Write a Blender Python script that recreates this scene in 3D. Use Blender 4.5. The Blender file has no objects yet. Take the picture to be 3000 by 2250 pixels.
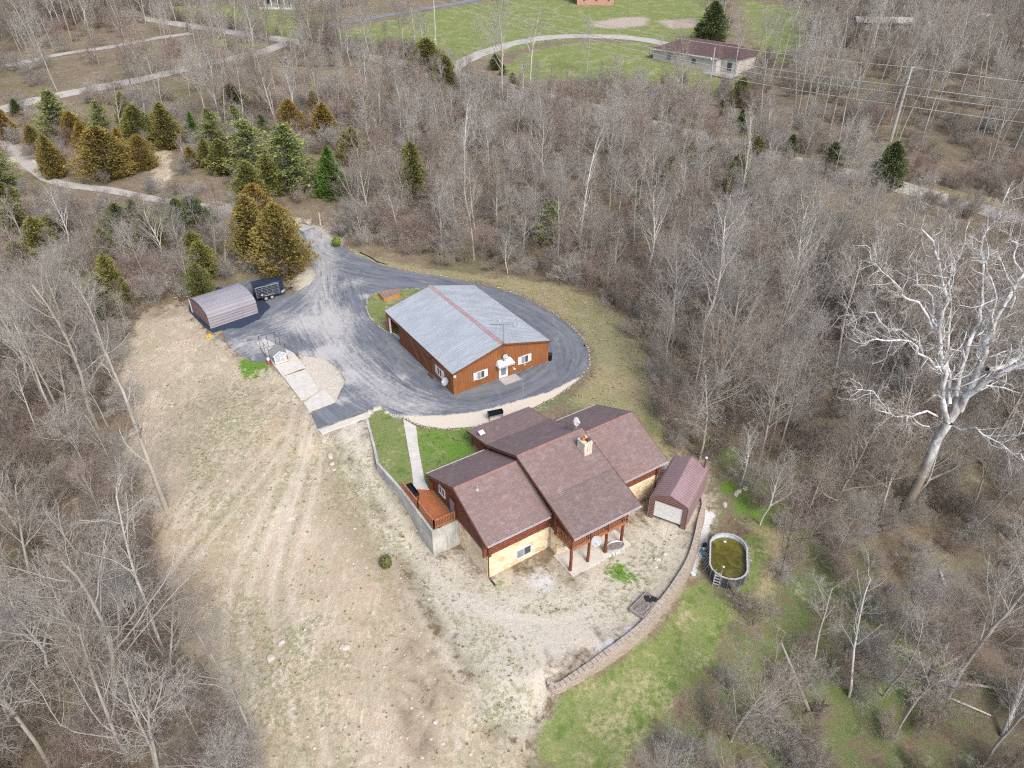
import bpy, math, random
import numpy as np
from mathutils import Vector, Matrix
from mathutils.geometry import delaunay_2d_cdt

# ------------------------------------------------------------------ camera, sky, sun
scene = bpy.context.scene
FPX, PITCH, CAMH = 2110.0, math.radians(34), 45.0
cd = bpy.data.cameras.new("camera"); cam = bpy.data.objects.new("camera", cd)
scene.collection.objects.link(cam); scene.camera = cam
cam.location = (0, 0, CAMH); cam.rotation_euler = (math.pi/2 - PITCH, 0, 0)
cd.sensor_width = 36.0; cd.lens = 36.0*FPX/3000.0; cd.clip_start = .5; cd.clip_end = 3000
SUN_EL, SUN_AZ = math.radians(46), math.radians(150)      # azimuth clockwise from +Y
world = bpy.data.worlds.new("World"); scene.world = world; world.use_nodes = True
wn = world.node_tree.nodes; wl = world.node_tree.links
sky = wn.new("ShaderNodeTexSky"); sky.sky_type = 'NISHITA'; sky.sun_disc = False
sky.sun_elevation = SUN_EL; sky.sun_rotation = SUN_AZ; sky.dust_density = 3.0; sky.air_density = .8
wl.new(sky.outputs[0], wn["Background"].inputs[0]); wn["Background"].inputs[1].default_value = 0.15
sd_ = bpy.data.lights.new("sun", 'SUN'); sd_.energy = 1.45; sd_.angle = math.radians(22); sd_.color = (1, .95, .88)
sun = bpy.data.objects.new("sun", sd_); scene.collection.objects.link(sun)
sv = Vector((math.sin(SUN_AZ)*math.cos(SUN_EL), math.cos(SUN_AZ)*math.cos(SUN_EL), math.sin(SUN_EL)))
sun.rotation_euler = sv.to_track_quat('Z', 'Y').to_euler(); sun.location = (0, -50, 120)
vs = scene.view_settings; vs.view_transform = 'Standard'; vs.look = 'None'; vs.exposure = 0.70; vs.gamma = 1
cy = scene.cycles
cy.max_bounces = 5; cy.diffuse_bounces = 2; cy.glossy_bounces = 2; cy.transparent_max_bounces = 6
cy.use_denoising = False; cy.use_adaptive_sampling = True; cy.adaptive_threshold = .012; cy.filter_width = 1.2; cy.sample_clamp_indirect = 3

col = scene.collection
rnd = random.Random(7)

# ------------------------------------------------------------------ photograph pixels -> places on the ground
def gz(px, py, z=0.0):
    x = (px-1500)/FPX; y = -(py-1125)/FPX
    d = (x, math.cos(PITCH)+y*math.sin(PITCH), -math.sin(PITCH)+y*math.cos(PITCH))
    t = (z-CAMH)/d[2]
    return (d[0]*t, d[1]*t, z)
def gO(u, v, z=0.0): return gz(u*1.3562, v*1.3562, z)
def proj(x, y, z):
    z = z-CAMH
    dep = y*math.cos(PITCH)-z*math.sin(PITCH); up = y*math.sin(PITCH)+z*math.cos(PITCH)
    dep = np.where(dep < 1, 1, dep)
    return 1500+FPX*x/dep, 1125-FPX*up/dep

# ------------------------------------------------------------------ terrain
class RBF:
    def __init__(s, P):
        P = np.array(P, float); s.c = P[:, :2]; n = len(P)
        A = np.zeros((n+3, n+3)); A[:n, :n] = s.k(s.c, s.c) + np.eye(n)*.3
        A[:n, n] = 1; A[:n, n+1:] = s.c; A[n, :n] = 1; A[n+1:, :n] = s.c.T
        s.w = np.linalg.solve(A, np.concatenate([P[:, 2], [0, 0, 0]]))
    def k(s, a, b):
        return -np.sqrt(((a[:, None]-b[None])**2).sum(-1)+9.0)
    def __call__(s, x, y):
        x = np.asarray(x, float); sh = x.shape; q = np.stack([x.ravel(), np.asarray(y, float).ravel()], 1)
        n = len(s.c); out = np.empty(len(q))
        for i in range(0, len(q), 20000):
            a = q[i:i+20000]; out[i:i+20000] = s.k(a, s.c)@s.w[:n] + s.w[n] + a@s.w[n+1:]
        return out.reshape(sh)
FAR = [(1000,420,1),(700,300,2),(300,500,0),(100,400,1),(0,600,-1),(1300,300,3),(1700,300,3),(2200,600,-1),(1900,380,2),
       (0,0,13),(500,40,11),(1000,90,9),(1100,0,14),(1500,100,9.5),(2200,0,14),(2000,150,8),(1700,110,8.5),(0,200,6),(1750,180,6.5),(2212,350,2)]
UP = [(460,720,0),(560,680,0),(640,600,0),(680,520,.3),(650,780,0),(740,860,0),(700,910,0),(800,880,0),(900,900,0),(1050,900,0),(1200,860,0),(1270,780,0),
      (1200,680,0),(1000,600,0),(850,570,0),(900,700,0),(1100,760,0),(1000,850,0),(1350,650,-.3),(1400,800,-.8),(1400,930,-1.6),(1250,880,-.3),(1440,990,-2.4),
      (770,960,-.3),(800,1010,-.9),(850,1080,-1.6),(890,1140,-2.2),(960,1200,-2.8),(1050,1250,-2.8),(1200,1230,-2.8),(1300,1200,-2.8),(1400,1120,-2.8),(1500,1080,-2.8),
      (1450,1200,-2.8),(1300,1380,-2.8),(1190,1420,-2.8),(600,800,-.3),(500,900,-.8),(600,950,-1),(600,1100,-2.2),(700,1200,-2.9),(900,1330,-3),(500,1150,-2.5),
      (600,1400,-4.2),(800,1500,-4.2),(1000,1500,-3.6),(1000,1640,-4.6),(600,1640,-5.5),(350,700,0),(200,800,-2),(200,1000,-5),(340,1100,-3.2),(100,1300,-8),
      (300,1500,-7.5),(100,1600,-9),(400,1600,-6.5),(0,900,-5),(1500,500,-1),(1290,600,-.6)]
LOW = [(1205,1482,-3.6),(1255,1472,-3.75),(1330,1425,-3.95),(1400,1375,-4.0),(1450,1325,-4.05),(1478,1270,-4.1),(1500,1150,-4.2),(1530,1080,-3.6),(1568,1210,-4.5),(1640,1200,-4.8),
       (1560,1020,-3.8),(1500,960,-3.2),(1250,1600,-5),(1400,1500,-5),(1600,1000,-4.8),(1700,1100,-5.8),(1900,1200,-7.5),(2000,1500,-9.5),(2200,1600,-10),(1700,1600,-8),
       (1450,1650,-5.8),(1650,800,-3.6),(1900,900,-6),(2200,1000,-7.5),(2200,1300,-9.5),(1600,600,-1.6),(1900,700,-2.6),(1450,800,-1.6),(1470,900,-2.4),(1500,500,-1),(1290,600,-.6),(1180,1620,-4.8)]
def cp(L): return [gO(u, v, z) for u, v, z in L]
OUT = [(-500,700,20),(0,800,22),(500,700,20),(-300,60,-12),(300,60,-14),(-200,-150,-14),(200,-150,-16),(0,-60,-10),(-60,10,-8),(60,10,-10),(400,350,12),(-400,350,12)]
fU = RBF(cp(UP)+cp(FAR)+OUT); fL = RBF(cp(LOW)+cp(FAR)+OUT)
WALLPX = [(1193,1478),(1212,1471),(1230,1460),(1290,1425),(1340,1390),(1390,1350),(1430,1300),(1460,1260),(1490,1210),(1505,1160),(1512,1120),(1522,1092),(1516,1074)]
WALL = [gO(u, v, -2.7)[:2] for u, v in WALLPX]
EXT = [gO(1140,1950,-5)[:2], gO(1150,1700,-5)[:2], gO(1165,1560,-4)[:2]] + WALL + [gO(*p)[:2] for p in [(1480,985,-2.8),(1450,930,-2),(1405,830,-1),(1390,740,-1),(1330,655,-.5),(1280,590,0)]] + [(60,260),(200,500)]
def seg_dist(x, y, pts, closed=False):
    """distance, signed side (+ right of travel) and index of the nearest segment"""
    best = np.full(x.shape, 1e9); side = np.zeros(x.shape); idx = np.zeros(x.shape, int)
    n = len(pts); m = n if closed else n-1
    for i in range(m):
        ax, ay = pts[i][0], pts[i][1]; bx, by = pts[(i+1) % n][0], pts[(i+1) % n][1]
        dx, dy = bx-ax, by-ay; L2 = dx*dx+dy*dy+1e-12
        t = np.clip(((x-ax)*dx+(y-ay)*dy)/L2, 0, 1)
        d = np.hypot(x-ax-t*dx, y-ay-t*dy); c = (dx*(y-ay)-dy*(x-ax))
        m_ = d < best-1e-9
        best = np.where(m_, d, best); side = np.where(m_, -np.sign(c), side); idx = np.where(m_, i, idx)
    return best, side, idx
def inside(x, y, pts):
    r = np.zeros(x.shape, bool); n = len(pts)
    for i in range(n):
        ax, ay = pts[i][0], pts[i][1]; bx, by = pts[(i+1) % n][0], pts[(i+1) % n][1]
        if ay == by: continue
        c = ((ay > y) != (by > y)) & (x < (bx-ax)*(y-ay)/(by-ay)+ax)
        r ^= c
    return r
def sdf(x, y, pts):
    """positive inside, metres"""
    d, _, _ = seg_dist(x, y, pts, True)
    return np.where(inside(x, y, pts), d, -d)
def sst(a, b, x):
    t = np.clip((x-a)/(b-a), 0, 1); return t*t*(3-2*t)

DRIVE = [gO(u, v, 0)[:2] for u, v in [(409,655),(408,672),(440,706),(461,719),(480,712),(488,736),(505,758),(545,780),(583,782),(600,797),(632,760),(655,768),(700,775),(735,800),(748,822),(735,845),(725,868),
      (672,893),(686,926),(797,886),(820,880),(845,893),(880,905),(900,917),(960,926),(1030,921),(1100,897),(1150,881),(1200,856),(1250,820),(1272,785),(1272,755),(1240,712),(1200,682),
      (1150,652),(1100,632),(1060,621),(1000,607),(930,594),(870,585),(820,572),(770,549),(735,528),(700,508),(680,492),(655,478),(636,492),(648,520),(665,560),(682,592),(672,612),(645,628),(620,640),(560,600),(470,620)]]
ISLAND = [gO(u, v, 0)[:2] for u, v in [(792,655),(797,642),(812,634),(850,628),(905,624),(935,640),(1000,700),(900,740),(845,718),(812,700),(800,685),(793,668)]]
GYARD = [gO(u, v, -2.8)[:2] for u, v in [(940,1150),(990,1215),(1060,1245),(1190,1225),(1230,1240),(1420,1090),(1400,1000),(1450,990),(1518,1000),(1518,1075),(1505,1160),(1490,1210),(1460,1260),(1430,1300),(1390,1350),(1300,1410),(1200,1440),(1050,1420),(980,1330),(920,1220)]]
POOLP = [gO(u, v, -4.5)[:2] for u, v in [(1535,1140),(1610,1140),(1640,1200),(1620,1290),(1540,1290),(1510,1230)]]
UPPER = [gO(u, v, 0)[:2] for u, v in [(795,905),(803,935),(811,965),(818,1000),(845,1030),(871,1058)]]
HA = math.radians(33.2); HO = (-2.05, 40.81)
BA = math.radians(33.2); BO = (-6.35, 64.6)
def fr(o, a, s, t): return (o[0]+s*math.cos(a)-t*math.sin(a), o[1]+s*math.sin(a)+t*math.cos(a))
def hl(s, t): return fr(HO, HA, s, t)
def bl(s, t): return fr(BO, BA, s, t)
UPPER += [hl(-2.0, 5.45), hl(.6, 5.45), hl(3, 6), hl(3, 9.5), hl(8, 9.5), hl(12.8, 9.5), hl(12.8, 14.2)] + [gO(u, v, 0)[:2] for u, v in [(1060,920),(1030,926),(960,931),(900,921),(878,910),(845,898),(828,884),(806,890)]]

def hgt(x, y):
    x = np.asarray(x, float); y = np.asarray(y, float)
    u = fU(x, y); l = fL(x, y)
    for P, z, b in ((DRIVE, -.03, 4.0), (GYARD, -2.82, 3.0)):
        w = sst(-b, -.3, sdf(x, y, P)); u = u*(1-w)+z*w
    w = sst(-2, 0, sdf(x, y, POOLP)); l = l*(1-w)-4.5*w
    d, side, idx = seg_dist(x, y, EXT); s = d*side
    dw, _, _ = seg_dist(x, y, WALL)
    k = np.clip((dw-d-.6)/5.0, 0, 1)
    w = sst(-1.6-3.5*k, -.35+4.0*k, s)
    h = u*(1-w)+l*w
    iu = sdf(x, y, UPPER)
    h = np.where(iu > -.05, np.minimum(h, -.06), h)
    return h
def hz(x, y): return float(hgt(np.array([x]), np.array([y]))[0])
def at(px, py):
    """the point of the ground seen at full-size pixel px, py"""
    z = 0.0
    for _ in range(14):
        x, y, _z = gz(px, py, z); z = z*.35+hz(x, y)*.65
    return gz(px, py, z)
def aO(u, v): return at(u*1.3562, v*1.3562)
def atv(P):
    """vectorised at()"""
    P = np.array(P, float); z = np.zeros(len(P))
    for _ in range(14):
        q = [gz(a, b, c) for (a, b), c in zip(P, z)]
        x = np.array([c[0] for c in q]); y = np.array([c[1] for c in q]); z = z*.35+hgt(x, y)*.65
    return np.stack([x, y, z], 1)
def polyO(L): return [tuple(p[:2]) for p in atv([(u*1.3562, v*1.3562) for u, v in L])]

# ------------------------------------------------------------------ materials
MATS = {}
class N:
    """small node helper"""
    def __init__(s, name):
        s.m = bpy.data.materials.new(name); s.m.use_nodes = True
        s.t = s.m.node_tree; s.n = s.t.nodes; s.l = s.t.links; s.b = s.n["Principled BSDF"]
        s.tc = s.n.new("ShaderNodeTexCoord")
    def o(s): return s.tc.outputs["Object"]
    def mapping(s, sc=(1,1,1), rot=(0,0,0), src=None):
        m = s.n.new("ShaderNodeMapping"); m.inputs["Scale"].default_value = sc; m.inputs["Rotation"].default_value = rot
        s.l.new(src or s.o(), m.inputs[0]); return m.outputs[0]
    def noise(s, scale, detail=4, rough=.6, dist=0, vec=None):
        n = s.n.new("ShaderNodeTexNoise"); n.inputs["Scale"].default_value = scale; n.inputs["Detail"].default_value = detail
        n.inputs["Roughness"].default_value = rough; n.inputs["Distortion"].default_value = dist
        s.l.new(vec or s.o(), n.inputs["Vector"]); return n.outputs[0]
    def ramp(s, f, a, b, c0=(0,0,0,1), c1=(1,1,1,1)):
        r = s.n.new("ShaderNodeValToRGB"); e = r.color_ramp.elements
        e[0].position = a; e[1].position = b; e[0].color = c0 if len(c0) == 4 else (*c0, 1); e[1].color = c1 if len(c1) == 4 else (*c1, 1)
        s.l.new(f, r.inputs[0]); return r.outputs[0]
    def math(s, op, a, b=None, c=None):
        m = s.n.new("ShaderNodeMath"); m.operation = op
        for i, v in enumerate((a, b, c)):
            if v is None: continue
            if isinstance(v, (int, float)): m.inputs[i].default_value = v
            else: s.l.new(v, m.inputs[i])
        return m.outputs[0]
    def mix(s, f, a, b, mode='MIX'):
        m = s.n.new("ShaderNodeMix"); m.data_type = 'RGBA'; m.blend_type = mode
        for i, v in ((0, f), (6, a), (7, b)):
            if isinstance(v, (int, float)): m.inputs[i].default_value = v
            elif isinstance(v, tuple): m.inputs[i].default_value = v if len(v) == 4 else (*v, 1)
            else: s.l.new(v, m.inputs[i])
        return m.outputs[2]
    def attr(s, name):
        a = s.n.new("ShaderNodeAttribute"); a.attribute_name = name; return a.outputs["Fac"]
    def rand(s):
        return s.n.new("ShaderNodeObjectInfo").outputs["Random"]
    def sep(s, v=None):
        x = s.n.new("ShaderNodeSeparateXYZ"); s.l.new(v or s.o(), x.inputs[0]); return x.outputs
    def color(s, c):
        if isinstance(c, tuple): s.b.inputs["Base Color"].default_value = c if len(c) == 4 else (*c, 1)
        else: s.l.new(c, s.b.inputs["Base Color"])
    def bump(s, f, strength=.3, dist=.05):
        b = s.n.new("ShaderNodeBump"); b.inputs["Strength"].default_value = strength; b.inputs["Distance"].default_value = dist
        s.l.new(f, b.inputs["Height"]); s.l.new(b.outputs[0], s.b.inputs["Normal"])
    def fin(s, rough=.8, metal=0, spec=.3):
        s.b.inputs["Roughness"].default_value = rough; s.b.inputs["Metallic"].default_value = metal
        s.b.inputs["Specular IOR Level"].default_value = spec; return s.m
def plain(name, c, rough=.7, metal=0, var=.25, scale=3, spec=.3):
    k = N(name); n = k.noise(scale, 5)
    d = tuple(v*(1-var) for v in c); e = tuple(min(1, v*(1+var)) for v in c)
    k.color(k.ramp(n, .3, .7, d, e)); k.bump(n, .15, .02); return k.fin(rough, metal, spec)

TRKDIR = 86.0
def ground_mat():
    k = N("ground"); 
    big = k.noise(.07, 4, .6); mid = k.noise(.45, 5, .65, .6); fine = k.noise(2.6, 6, .75); fine2 = k.noise(9, 4, .8)
    rot = math.radians(TRKDIR); mp_ = k.mapping((1, 1, 1), (0, 0, -rot)); mp2_ = k.mapping((.09, 1.0, 1), src=mp_)
    str_ = k.noise(1.1, 6, .78, .5, mp2_); str2 = k.noise(3.2, 5, .8, .5, k.mapping((.14, 1.0, 1), src=mp_))
    w1 = k.math('ADD', k.math('MULTIPLY', k.math('SUBTRACT', mid, .5), 1.1), k.math('MULTIPLY', k.math('SUBTRACT', fine, .5), .7))
    def mask(name, hard=.14, gain=1.0):
        v = k.math('ADD', k.attr(name), k.math('MULTIPLY', w1, gain))
        return k.ramp(v, .5-hard, .5+hard)
    # leaf litter
    lit = k.mix(k.ramp(fine, .3, .7), (.10, .072, .045), (.30, .235, .16))
    lit = k.mix(k.ramp(mid, .35, .7), lit, k.mix(k.ramp(fine2, .3, .7), (.13, .105, .07), (.38, .325, .24)))
    lit = k.mix(k.math('MULTIPLY', k.ramp(big, .5, .68), k.ramp(fine, .42, .6)), lit, (.13, .15, .06))
    c = lit
    # green ground cover in the wood
    mg = k.mix(k.ramp(fine2, .3, .7), (.075, .12, .03), (.16, .23, .07))
    c = k.mix(k.math('MULTIPLY', mask('moss', .25, 2.2), .75), c, mg)
    # dry olive grass
    dry = k.mix(k.ramp(fine, .3, .7), (.23, .19, .10), (.42, .36, .23))
    dry = k.mix(k.ramp(mid, .45, .7), dry, k.mix(k.ramp(fine, .3, .7), (.17, .185, .065), (.27, .27, .11)))
    c = k.mix(mask('dry'), c, dry)
    # tan bare dirt
    dirt = k.mix(k.ramp(mid, .38, .62), (.58, .48, .345), (.73, .66, .54))
    blot = k.noise(.16, 5, .62, 1.2)
    dirt = k.mix(k.math('MULTIPLY', k.ramp(blot, .50, .58), .75), dirt, (.58, .43, .275))
    dirt = k.mix(k.math('MULTIPLY', k.ramp(blot, .47, .40), .7), dirt, k.mix(k.ramp(fine, .35, .65), (.33, .30, .215), (.52, .47, .375)))
    dirt = k.mix(k.math('MULTIPLY', k.ramp(str_, .51, .57), .6), dirt, (.76, .71, .61))
    dirt = k.mix(k.math('MULTIPLY', k.ramp(str_, .475, .42), .6), dirt, (.47, .375, .26))
    dirt = k.mix(k.math('MULTIPLY', k.ramp(str2, .54, .64), .5), dirt, (.72, .655, .545))
    dirt = k.mix(k.math('MULTIPLY', k.ramp(str2, .45, .36), .4), dirt, (.36, .29, .21))
    dirt = k.mix(k.math('MULTIPLY', k.ramp(fine, .58, .66), .25), dirt, (.38, .32, .235))
    dirt = k.mix(k.math('MULTIPLY', k.ramp(fine2, .6, .68), .6), dirt, (.72, .68, .60))
    dirt = k.mix(k.math('MULTIPLY', k.ramp(big, .50, .62), k.math('MULTIPLY', k.ramp(fine, .47, .56), .75)), dirt, (.27, .27, .15))
    dirt = k.mix(k.math('MULTIPLY', k.ramp(k.noise(.9, 5, .6), .55, .7), .6), dirt, (.60, .54, .45))
    c = k.mix(mask('dirt'), c, dirt)
    c = k.mix(k.math('MULTIPLY', mask('rust', .3, 1.4), .32), c, (.50, .36, .23))
    mud = k.mix(k.ramp(mid, .4, .6), k.mix(k.ramp(fine, .35, .65), (.17, .13, .09), (.34, .275, .20)), (.46, .38, .275))
    mud = k.mix(k.ramp(fine2, .55, .75), mud, (.30, .27, .23))
    c = k.mix(k.math('MULTIPLY', mask('mud', .2, 1.3), .95), c, mud)
    # pale gravel
    gr = k.mix(k.ramp(fine2, .36, .64), (.45, .42, .355), (.655, .62, .545))
    gr = k.mix(k.ramp(mid, .3, .65), gr, k.mix(k.ramp(fine, .34, .64), (.50, .44, .345), (.68, .615, .505)))
    gr = k.mix(k.math('MULTIPLY', k.ramp(big, .42, .62), k.ramp(fine, .5, .62)), gr, (.27, .26, .145))
    c = k.mix(mask('gravel', .28, 1.7), c, gr)
    c = k.mix(k.math('MULTIPLY', mask('track', .3, 1.6), .38), c, (.68, .62, .52))
    wd = k.mix(k.ramp(fine2, .3, .7), (.15, .17, .075), (.33, .315, .19))
    c = k.mix(k.math('MULTIPLY', mask('weed', .25, 1.9), k.math('MULTIPLY', k.ramp(fine, .42, .56), .8)), c, wd)
    wh = k.mix(k.ramp(fine2, .3, .7), (.46, .46, .455), (.72, .72, .71))
    c = k.mix(mask('stone', .12, .9), c, wh)
    # lawn
    la = k.mix(k.ramp(fine, .34, .66), (.10, .155, .035), (.25, .32, .10))
    la = k.mix(k.math('MULTIPLY', k.ramp(fine2, .56, .66), .5), la, (.36, .36, .19))
    la = k.mix(k.ramp(mid, .3, .62), la, k.mix(k.ramp(fine2, .3, .7), (.135, .16, .05), (.29, .31, .135)))
    la = k.mix(k.math('MULTIPLY', k.ramp(k.noise(.28, 4, .65), .5, .62), k.ramp(fine, .42, .6)), la, (.40, .35, .21))
    la = k.mix(k.math('MULTIPLY', k.ramp(k.noise(.8, 4, .65), .56, .64), .6), la, (.085, .16, .03))
    c = k.mix(mask('lawn', .16, 1.25), c, la)
    sp = k.mix(k.ramp(fine2, .3, .7), (.09, .18, .025), (.18, .31, .06))
    c = k.mix(mask('sprout', .16, 1.7), c, sp)
    c = k.mix(mask('tilled', .2, .4), c, k.mix(k.ramp(fine, .3, .7), (.34, .27, .21), (.52, .45, .38)))
    k.color(c); k.bump(k.math('ADD', fine2, k.math('MULTIPLY', fine, 2.0)), .4, .12)
    return k.fin(.95, 0, .1)
M = {}
M['ground'] = ground_mat()
def drive_mat():
    k = N("asphalt")
    a = k.noise(.35, 6, .7, 2.2); b = k.noise(1.3, 6, .72, 1.6); f = k.noise(7, 4, .8)
    fa = k.n.new("ShaderNodeAttribute"); fa.attribute_name = "flow"; fl = fa.outputs["Vector"]
    st1 = k.noise(1.0, 5, .72, .4, k.mapping((1.1, .10, 1), src=fl)); st2 = k.noise(1.0, 5, .75, .6, k.mapping((3.2, .22, 1), src=fl))
    base = k.mix(k.ramp(f, .3, .7), (.085, .098, .118), (.125, .140, .16))
    base = k.mix(k.ramp(st1, .36, .68), base, (.20, .215, .24))
    base = k.mix(k.math('MULTIPLY', k.ramp(st2, .5, .72), .6), base, (.30, .305, .31))
    base = k.mix(k.math('MULTIPLY', k.ramp(a, .5, .7), .35), base, (.26, .27, .28))
    v = k.math('ADD', k.attr('pale'), k.math('ADD', k.math('MULTIPLY', k.math('SUBTRACT', st2, .5), 1.7), k.math('MULTIPLY', k.math('SUBTRACT', b, .5), 1.5)))
    c = k.mix(k.ramp(v, .30, 1.05), base, (.47, .455, .43))
    t = k.math('ADD', k.attr('apron'), k.math('MULTIPLY', k.math('SUBTRACT', b, .5), .9))
    c = k.mix(k.ramp(t, .35, .6), c, k.mix(k.ramp(f, .3, .7), (.56, .49, .39), (.72, .65, .54)))
    d = k.math('ADD', k.attr('fresh'), k.math('MULTIPLY', k.math('SUBTRACT', b, .5), .35))
    c = k.mix(k.ramp(d, .45, .55), c, k.mix(k.ramp(f, .3, .7), (.022, .034, .065), (.045, .06, .095)))
    # wandering cracks
    vo = k.n.new("ShaderNodeTexVoronoi"); vo.feature = 'DISTANCE_TO_EDGE'; vo.inputs["Scale"].default_value = .11
    dv = k.n.new("ShaderNodeVectorMath"); dv.operation = 'ADD'; nn = k.n.new("ShaderNodeTexNoise"); nn.inputs["Scale"].default_value = .5; nn.inputs["Detail"].default_value = 4
    k.l.new(k.o(), nn.inputs["Vector"]); sc = k.n.new("ShaderNodeVectorMath"); sc.operation = 'SCALE'; sc.inputs["Scale"].default_value = 2.5
    k.l.new(nn.outputs["Color"], sc.inputs[0]); k.l.new(k.o(), dv.inputs[0]); k.l.new(sc.outputs[0], dv.inputs[1]); k.l.new(dv.outputs[0], vo.inputs["Vector"])
    c = k.mix(k.math('MULTIPLY', k.ramp(vo.outputs[0], .003, .009, (1,1,1), (0,0,0)), .22), c, (.42, .41, .38))
    k.color(c); k.bump(f, .25, .02); return k.fin(.85, 0, .25)
M['asphalt'] = drive_mat()
M['concrete'] = plain("pale concrete", (.60, .57, .51), .85, 0, .12, 1.5)
M['road'] = plain("worn road", (.44, .415, .375), .9, 0, .12, .6)
M['blacktop'] = plain("blacktop", (.20, .22, .26), .9, 0, .15, .6)
def wallconc():
    k = N("weathered concrete wall"); n = k.noise(2.2, 6, .7, .2, k.mapping((3, 3, .25))); m = k.noise(.6, 4)
    c = k.mix(k.ramp(n, .3, .72), (.26, .27, .26), (.56, .56, .52)); c = k.mix(k.ramp(m, .45, .7), c, (.62, .60, .53))
    k.color(c); k.bump(n, .2, .03); return k.fin(.9)
M['wallconc'] = wallconc()
def shingles(name, a, b, c_):
    k = N(name); br = k.n.new("ShaderNodeTexBrick"); k.l.new(k.o(), br.inputs["Vector"])
    br.inputs["Scale"].default_value = 1; br.inputs["Brick Width"].default_value = .42; br.inputs["Row Height"].default_value = .17
    br.inputs["Mortar Size"].default_value = .012; br.inputs["Bias"].default_value = 0; br.offset = .37
    br.inputs["Color1"].default_value = (*a, 1); br.inputs["Color2"].default_value = (*b, 1); br.inputs["Mortar"].default_value = (*[v*.55 for v in a], 1)
    n = k.noise(1.6, 5, .7, .3); m = k.noise(.35, 4, .6)
    c = k.mix(k.math('MULTIPLY', k.ramp(n, .52, .68), .55), br.outputs[0], (*c_, 1))
    c = k.mix(k.math('MULTIPLY', k.ramp(m, .35, .7), .3), c, (a[0]*.7, a[1]*.7, a[2]*.75), 'MIX')
    k.color(c); k.bump(k.noise(12, 3), .3, .02); return k.fin(.92, 0, .15)
M['shingle'] = shingles("worn red brown shingles", (.225, .165, .152), (.295, .205, .185), (.33, .285, .30)); M['shingle2'] = shingles("older brown shingles", (.19, .142, .134), (.26, .185, .17), (.30, .265, .28))
M['ridgecap'] = plain("ridge cap shingles", (.27, .155, .14), .9, 0, .2, 3)
M['log'] = plain("red brown stained logs", (.17, .052, .028), .6, 0, .35, 5)
M['trimbrown'] = plain("brown trim", (.14, .06, .038), .55, 0, .2, 3)
M['redwood'] = plain("orange stained deck", (.42, .15, .06), .6, 0, .2, 4)
M['rail'] = plain("red stained railing", (.38, .17, .095), .6, 0, .25, 4)
def stonewall():
    k = N("yellow limestone cladding"); v = k.n.new("ShaderNodeTexVoronoi"); v.inputs["Scale"].default_value = 1.9
    mp = k.mapping((1, 1, 1.25)); k.l.new(mp, v.inputs["Vector"])
    e = k.n.new("ShaderNodeTexVoronoi"); e.feature = 'DISTANCE_TO_EDGE'; e.inputs["Scale"].default_value = 1.9; k.l.new(mp, e.inputs["Vector"])
    s = k.sep(v.outputs["Color"]); n = k.noise(4, 5, .7)
    c = k.mix(k.ramp(s[0], .1, .9), (.66, .52, .31), (.82, .72, .50))
    c = k.mix(k.math('MULTIPLY', k.ramp(s[1], .78, .86), k.ramp(n, .35, .6)), c, (.60, .31, .10))
    c = k.mix(k.math('MULTIPLY', k.ramp(e.outputs[0], .02, .05, (1,1,1), (0,0,0)), .7), c, (.70, .64, .52))
    c = k.mix(k.math('MULTIPLY', n, .35), c, (.74, .66, .50))
    k.color(c); k.bump(k.ramp(e.outputs[0], .0, .12), .5, .04); return k.fin(.9)
M['stonewall'] = stonewall()
M['chimstone'] = plain("pale chimney stone", (.62, .57, .47), .9, 0, .25, 4)
M['mortar'] = plain("dark mortar", (.20, .18, .15), .9)
M['white'] = plain("white paint", (.70, .70, .69), .5, 0, .04, 2)
M['gutter'] = plain("pale gutter metal", (.62, .58, .58), .4, .3, .08, 2)
def glass(name, c=(.03, .04, .05)):
    k = N(name); k.color(c); return k.fin(.08, 0, .8)
M['glass'] = glass("dark window glass", (.07, .085, .10)); M['doorglass'] = glass("blue grey door glass", (.16, .22, .27))
M['grate'] = plain("curtain", (.5, .52, .55), .7)
def barnwood():
    k = N("orange brown board siding"); x = k.sep()
    u = k.math('ADD', x[0], x[1]); st = k.math('FRACT', k.math('MULTIPLY', u, 1/.30))
    n = k.noise(2.0, 6, .7, .2, k.mapping((5, 5, .35))); m = k.noise(.5, 4)
    c = k.mix(k.ramp(n, .3, .72), (.19, .072, .026), (.40, .165, .062)); c = k.mix(k.math('MULTIPLY', k.ramp(m, .42, .7), .5), c, (.16, .065, .028))
    c = k.mix(k.math('MULTIPLY', k.ramp(st, .0, .12, (1,1,1), (0,0,0)), .45), c, (.07, .03, .015))
    k.color(c); k.bump(st, .1, .01); return k.fin(.7)
M['barnwood'] = barnwood()
M['barndark'] = plain("darker brown sliding door boards", (.165, .062, .026), .7, 0, .3, 3)
def metal_roof(name, a, b, rough=.45):
    k = N(name); n = k.noise(.9, 5, .7, .3, k.mapping((.35, 1.6, 1))); m = k.noise(.25, 3)
    c = k.mix(k.ramp(n, .3, .7), a, b); c = k.mix(k.math('MULTIPLY', k.ramp(m, .4, .7), .25), c, tuple(v*.8 for v in a))
    k.color(c); return k.fin(rough, .15, .4)
M['tin'] = metal_roof("grey galvanised roof", (.36, .39, .41), (.50, .53, .55))
M['pinkcap'] = plain("faded red ridge cap", (.42, .28, .265), .6, 0, .25, 3)
M['mauve'] = metal_roof("mauve grey steel", (.29, .275, .295), (.37, .35, .37))
M['brownsteel'] = metal_roof("brown steel roofing", (.28, .19, .195), (.36, .25, .255), .45)
M['brownsteeld'] = plain("brown steel siding", (.17, .085, .07), .45, .1, .1, 2)
M['black'] = plain("black painted steel", (.018, .022, .032), .4, .2, .2, 2)
M['navy'] = plain("dark trailer paint", (.022, .033, .055), .25, .1, .15, 2, .5)
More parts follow.
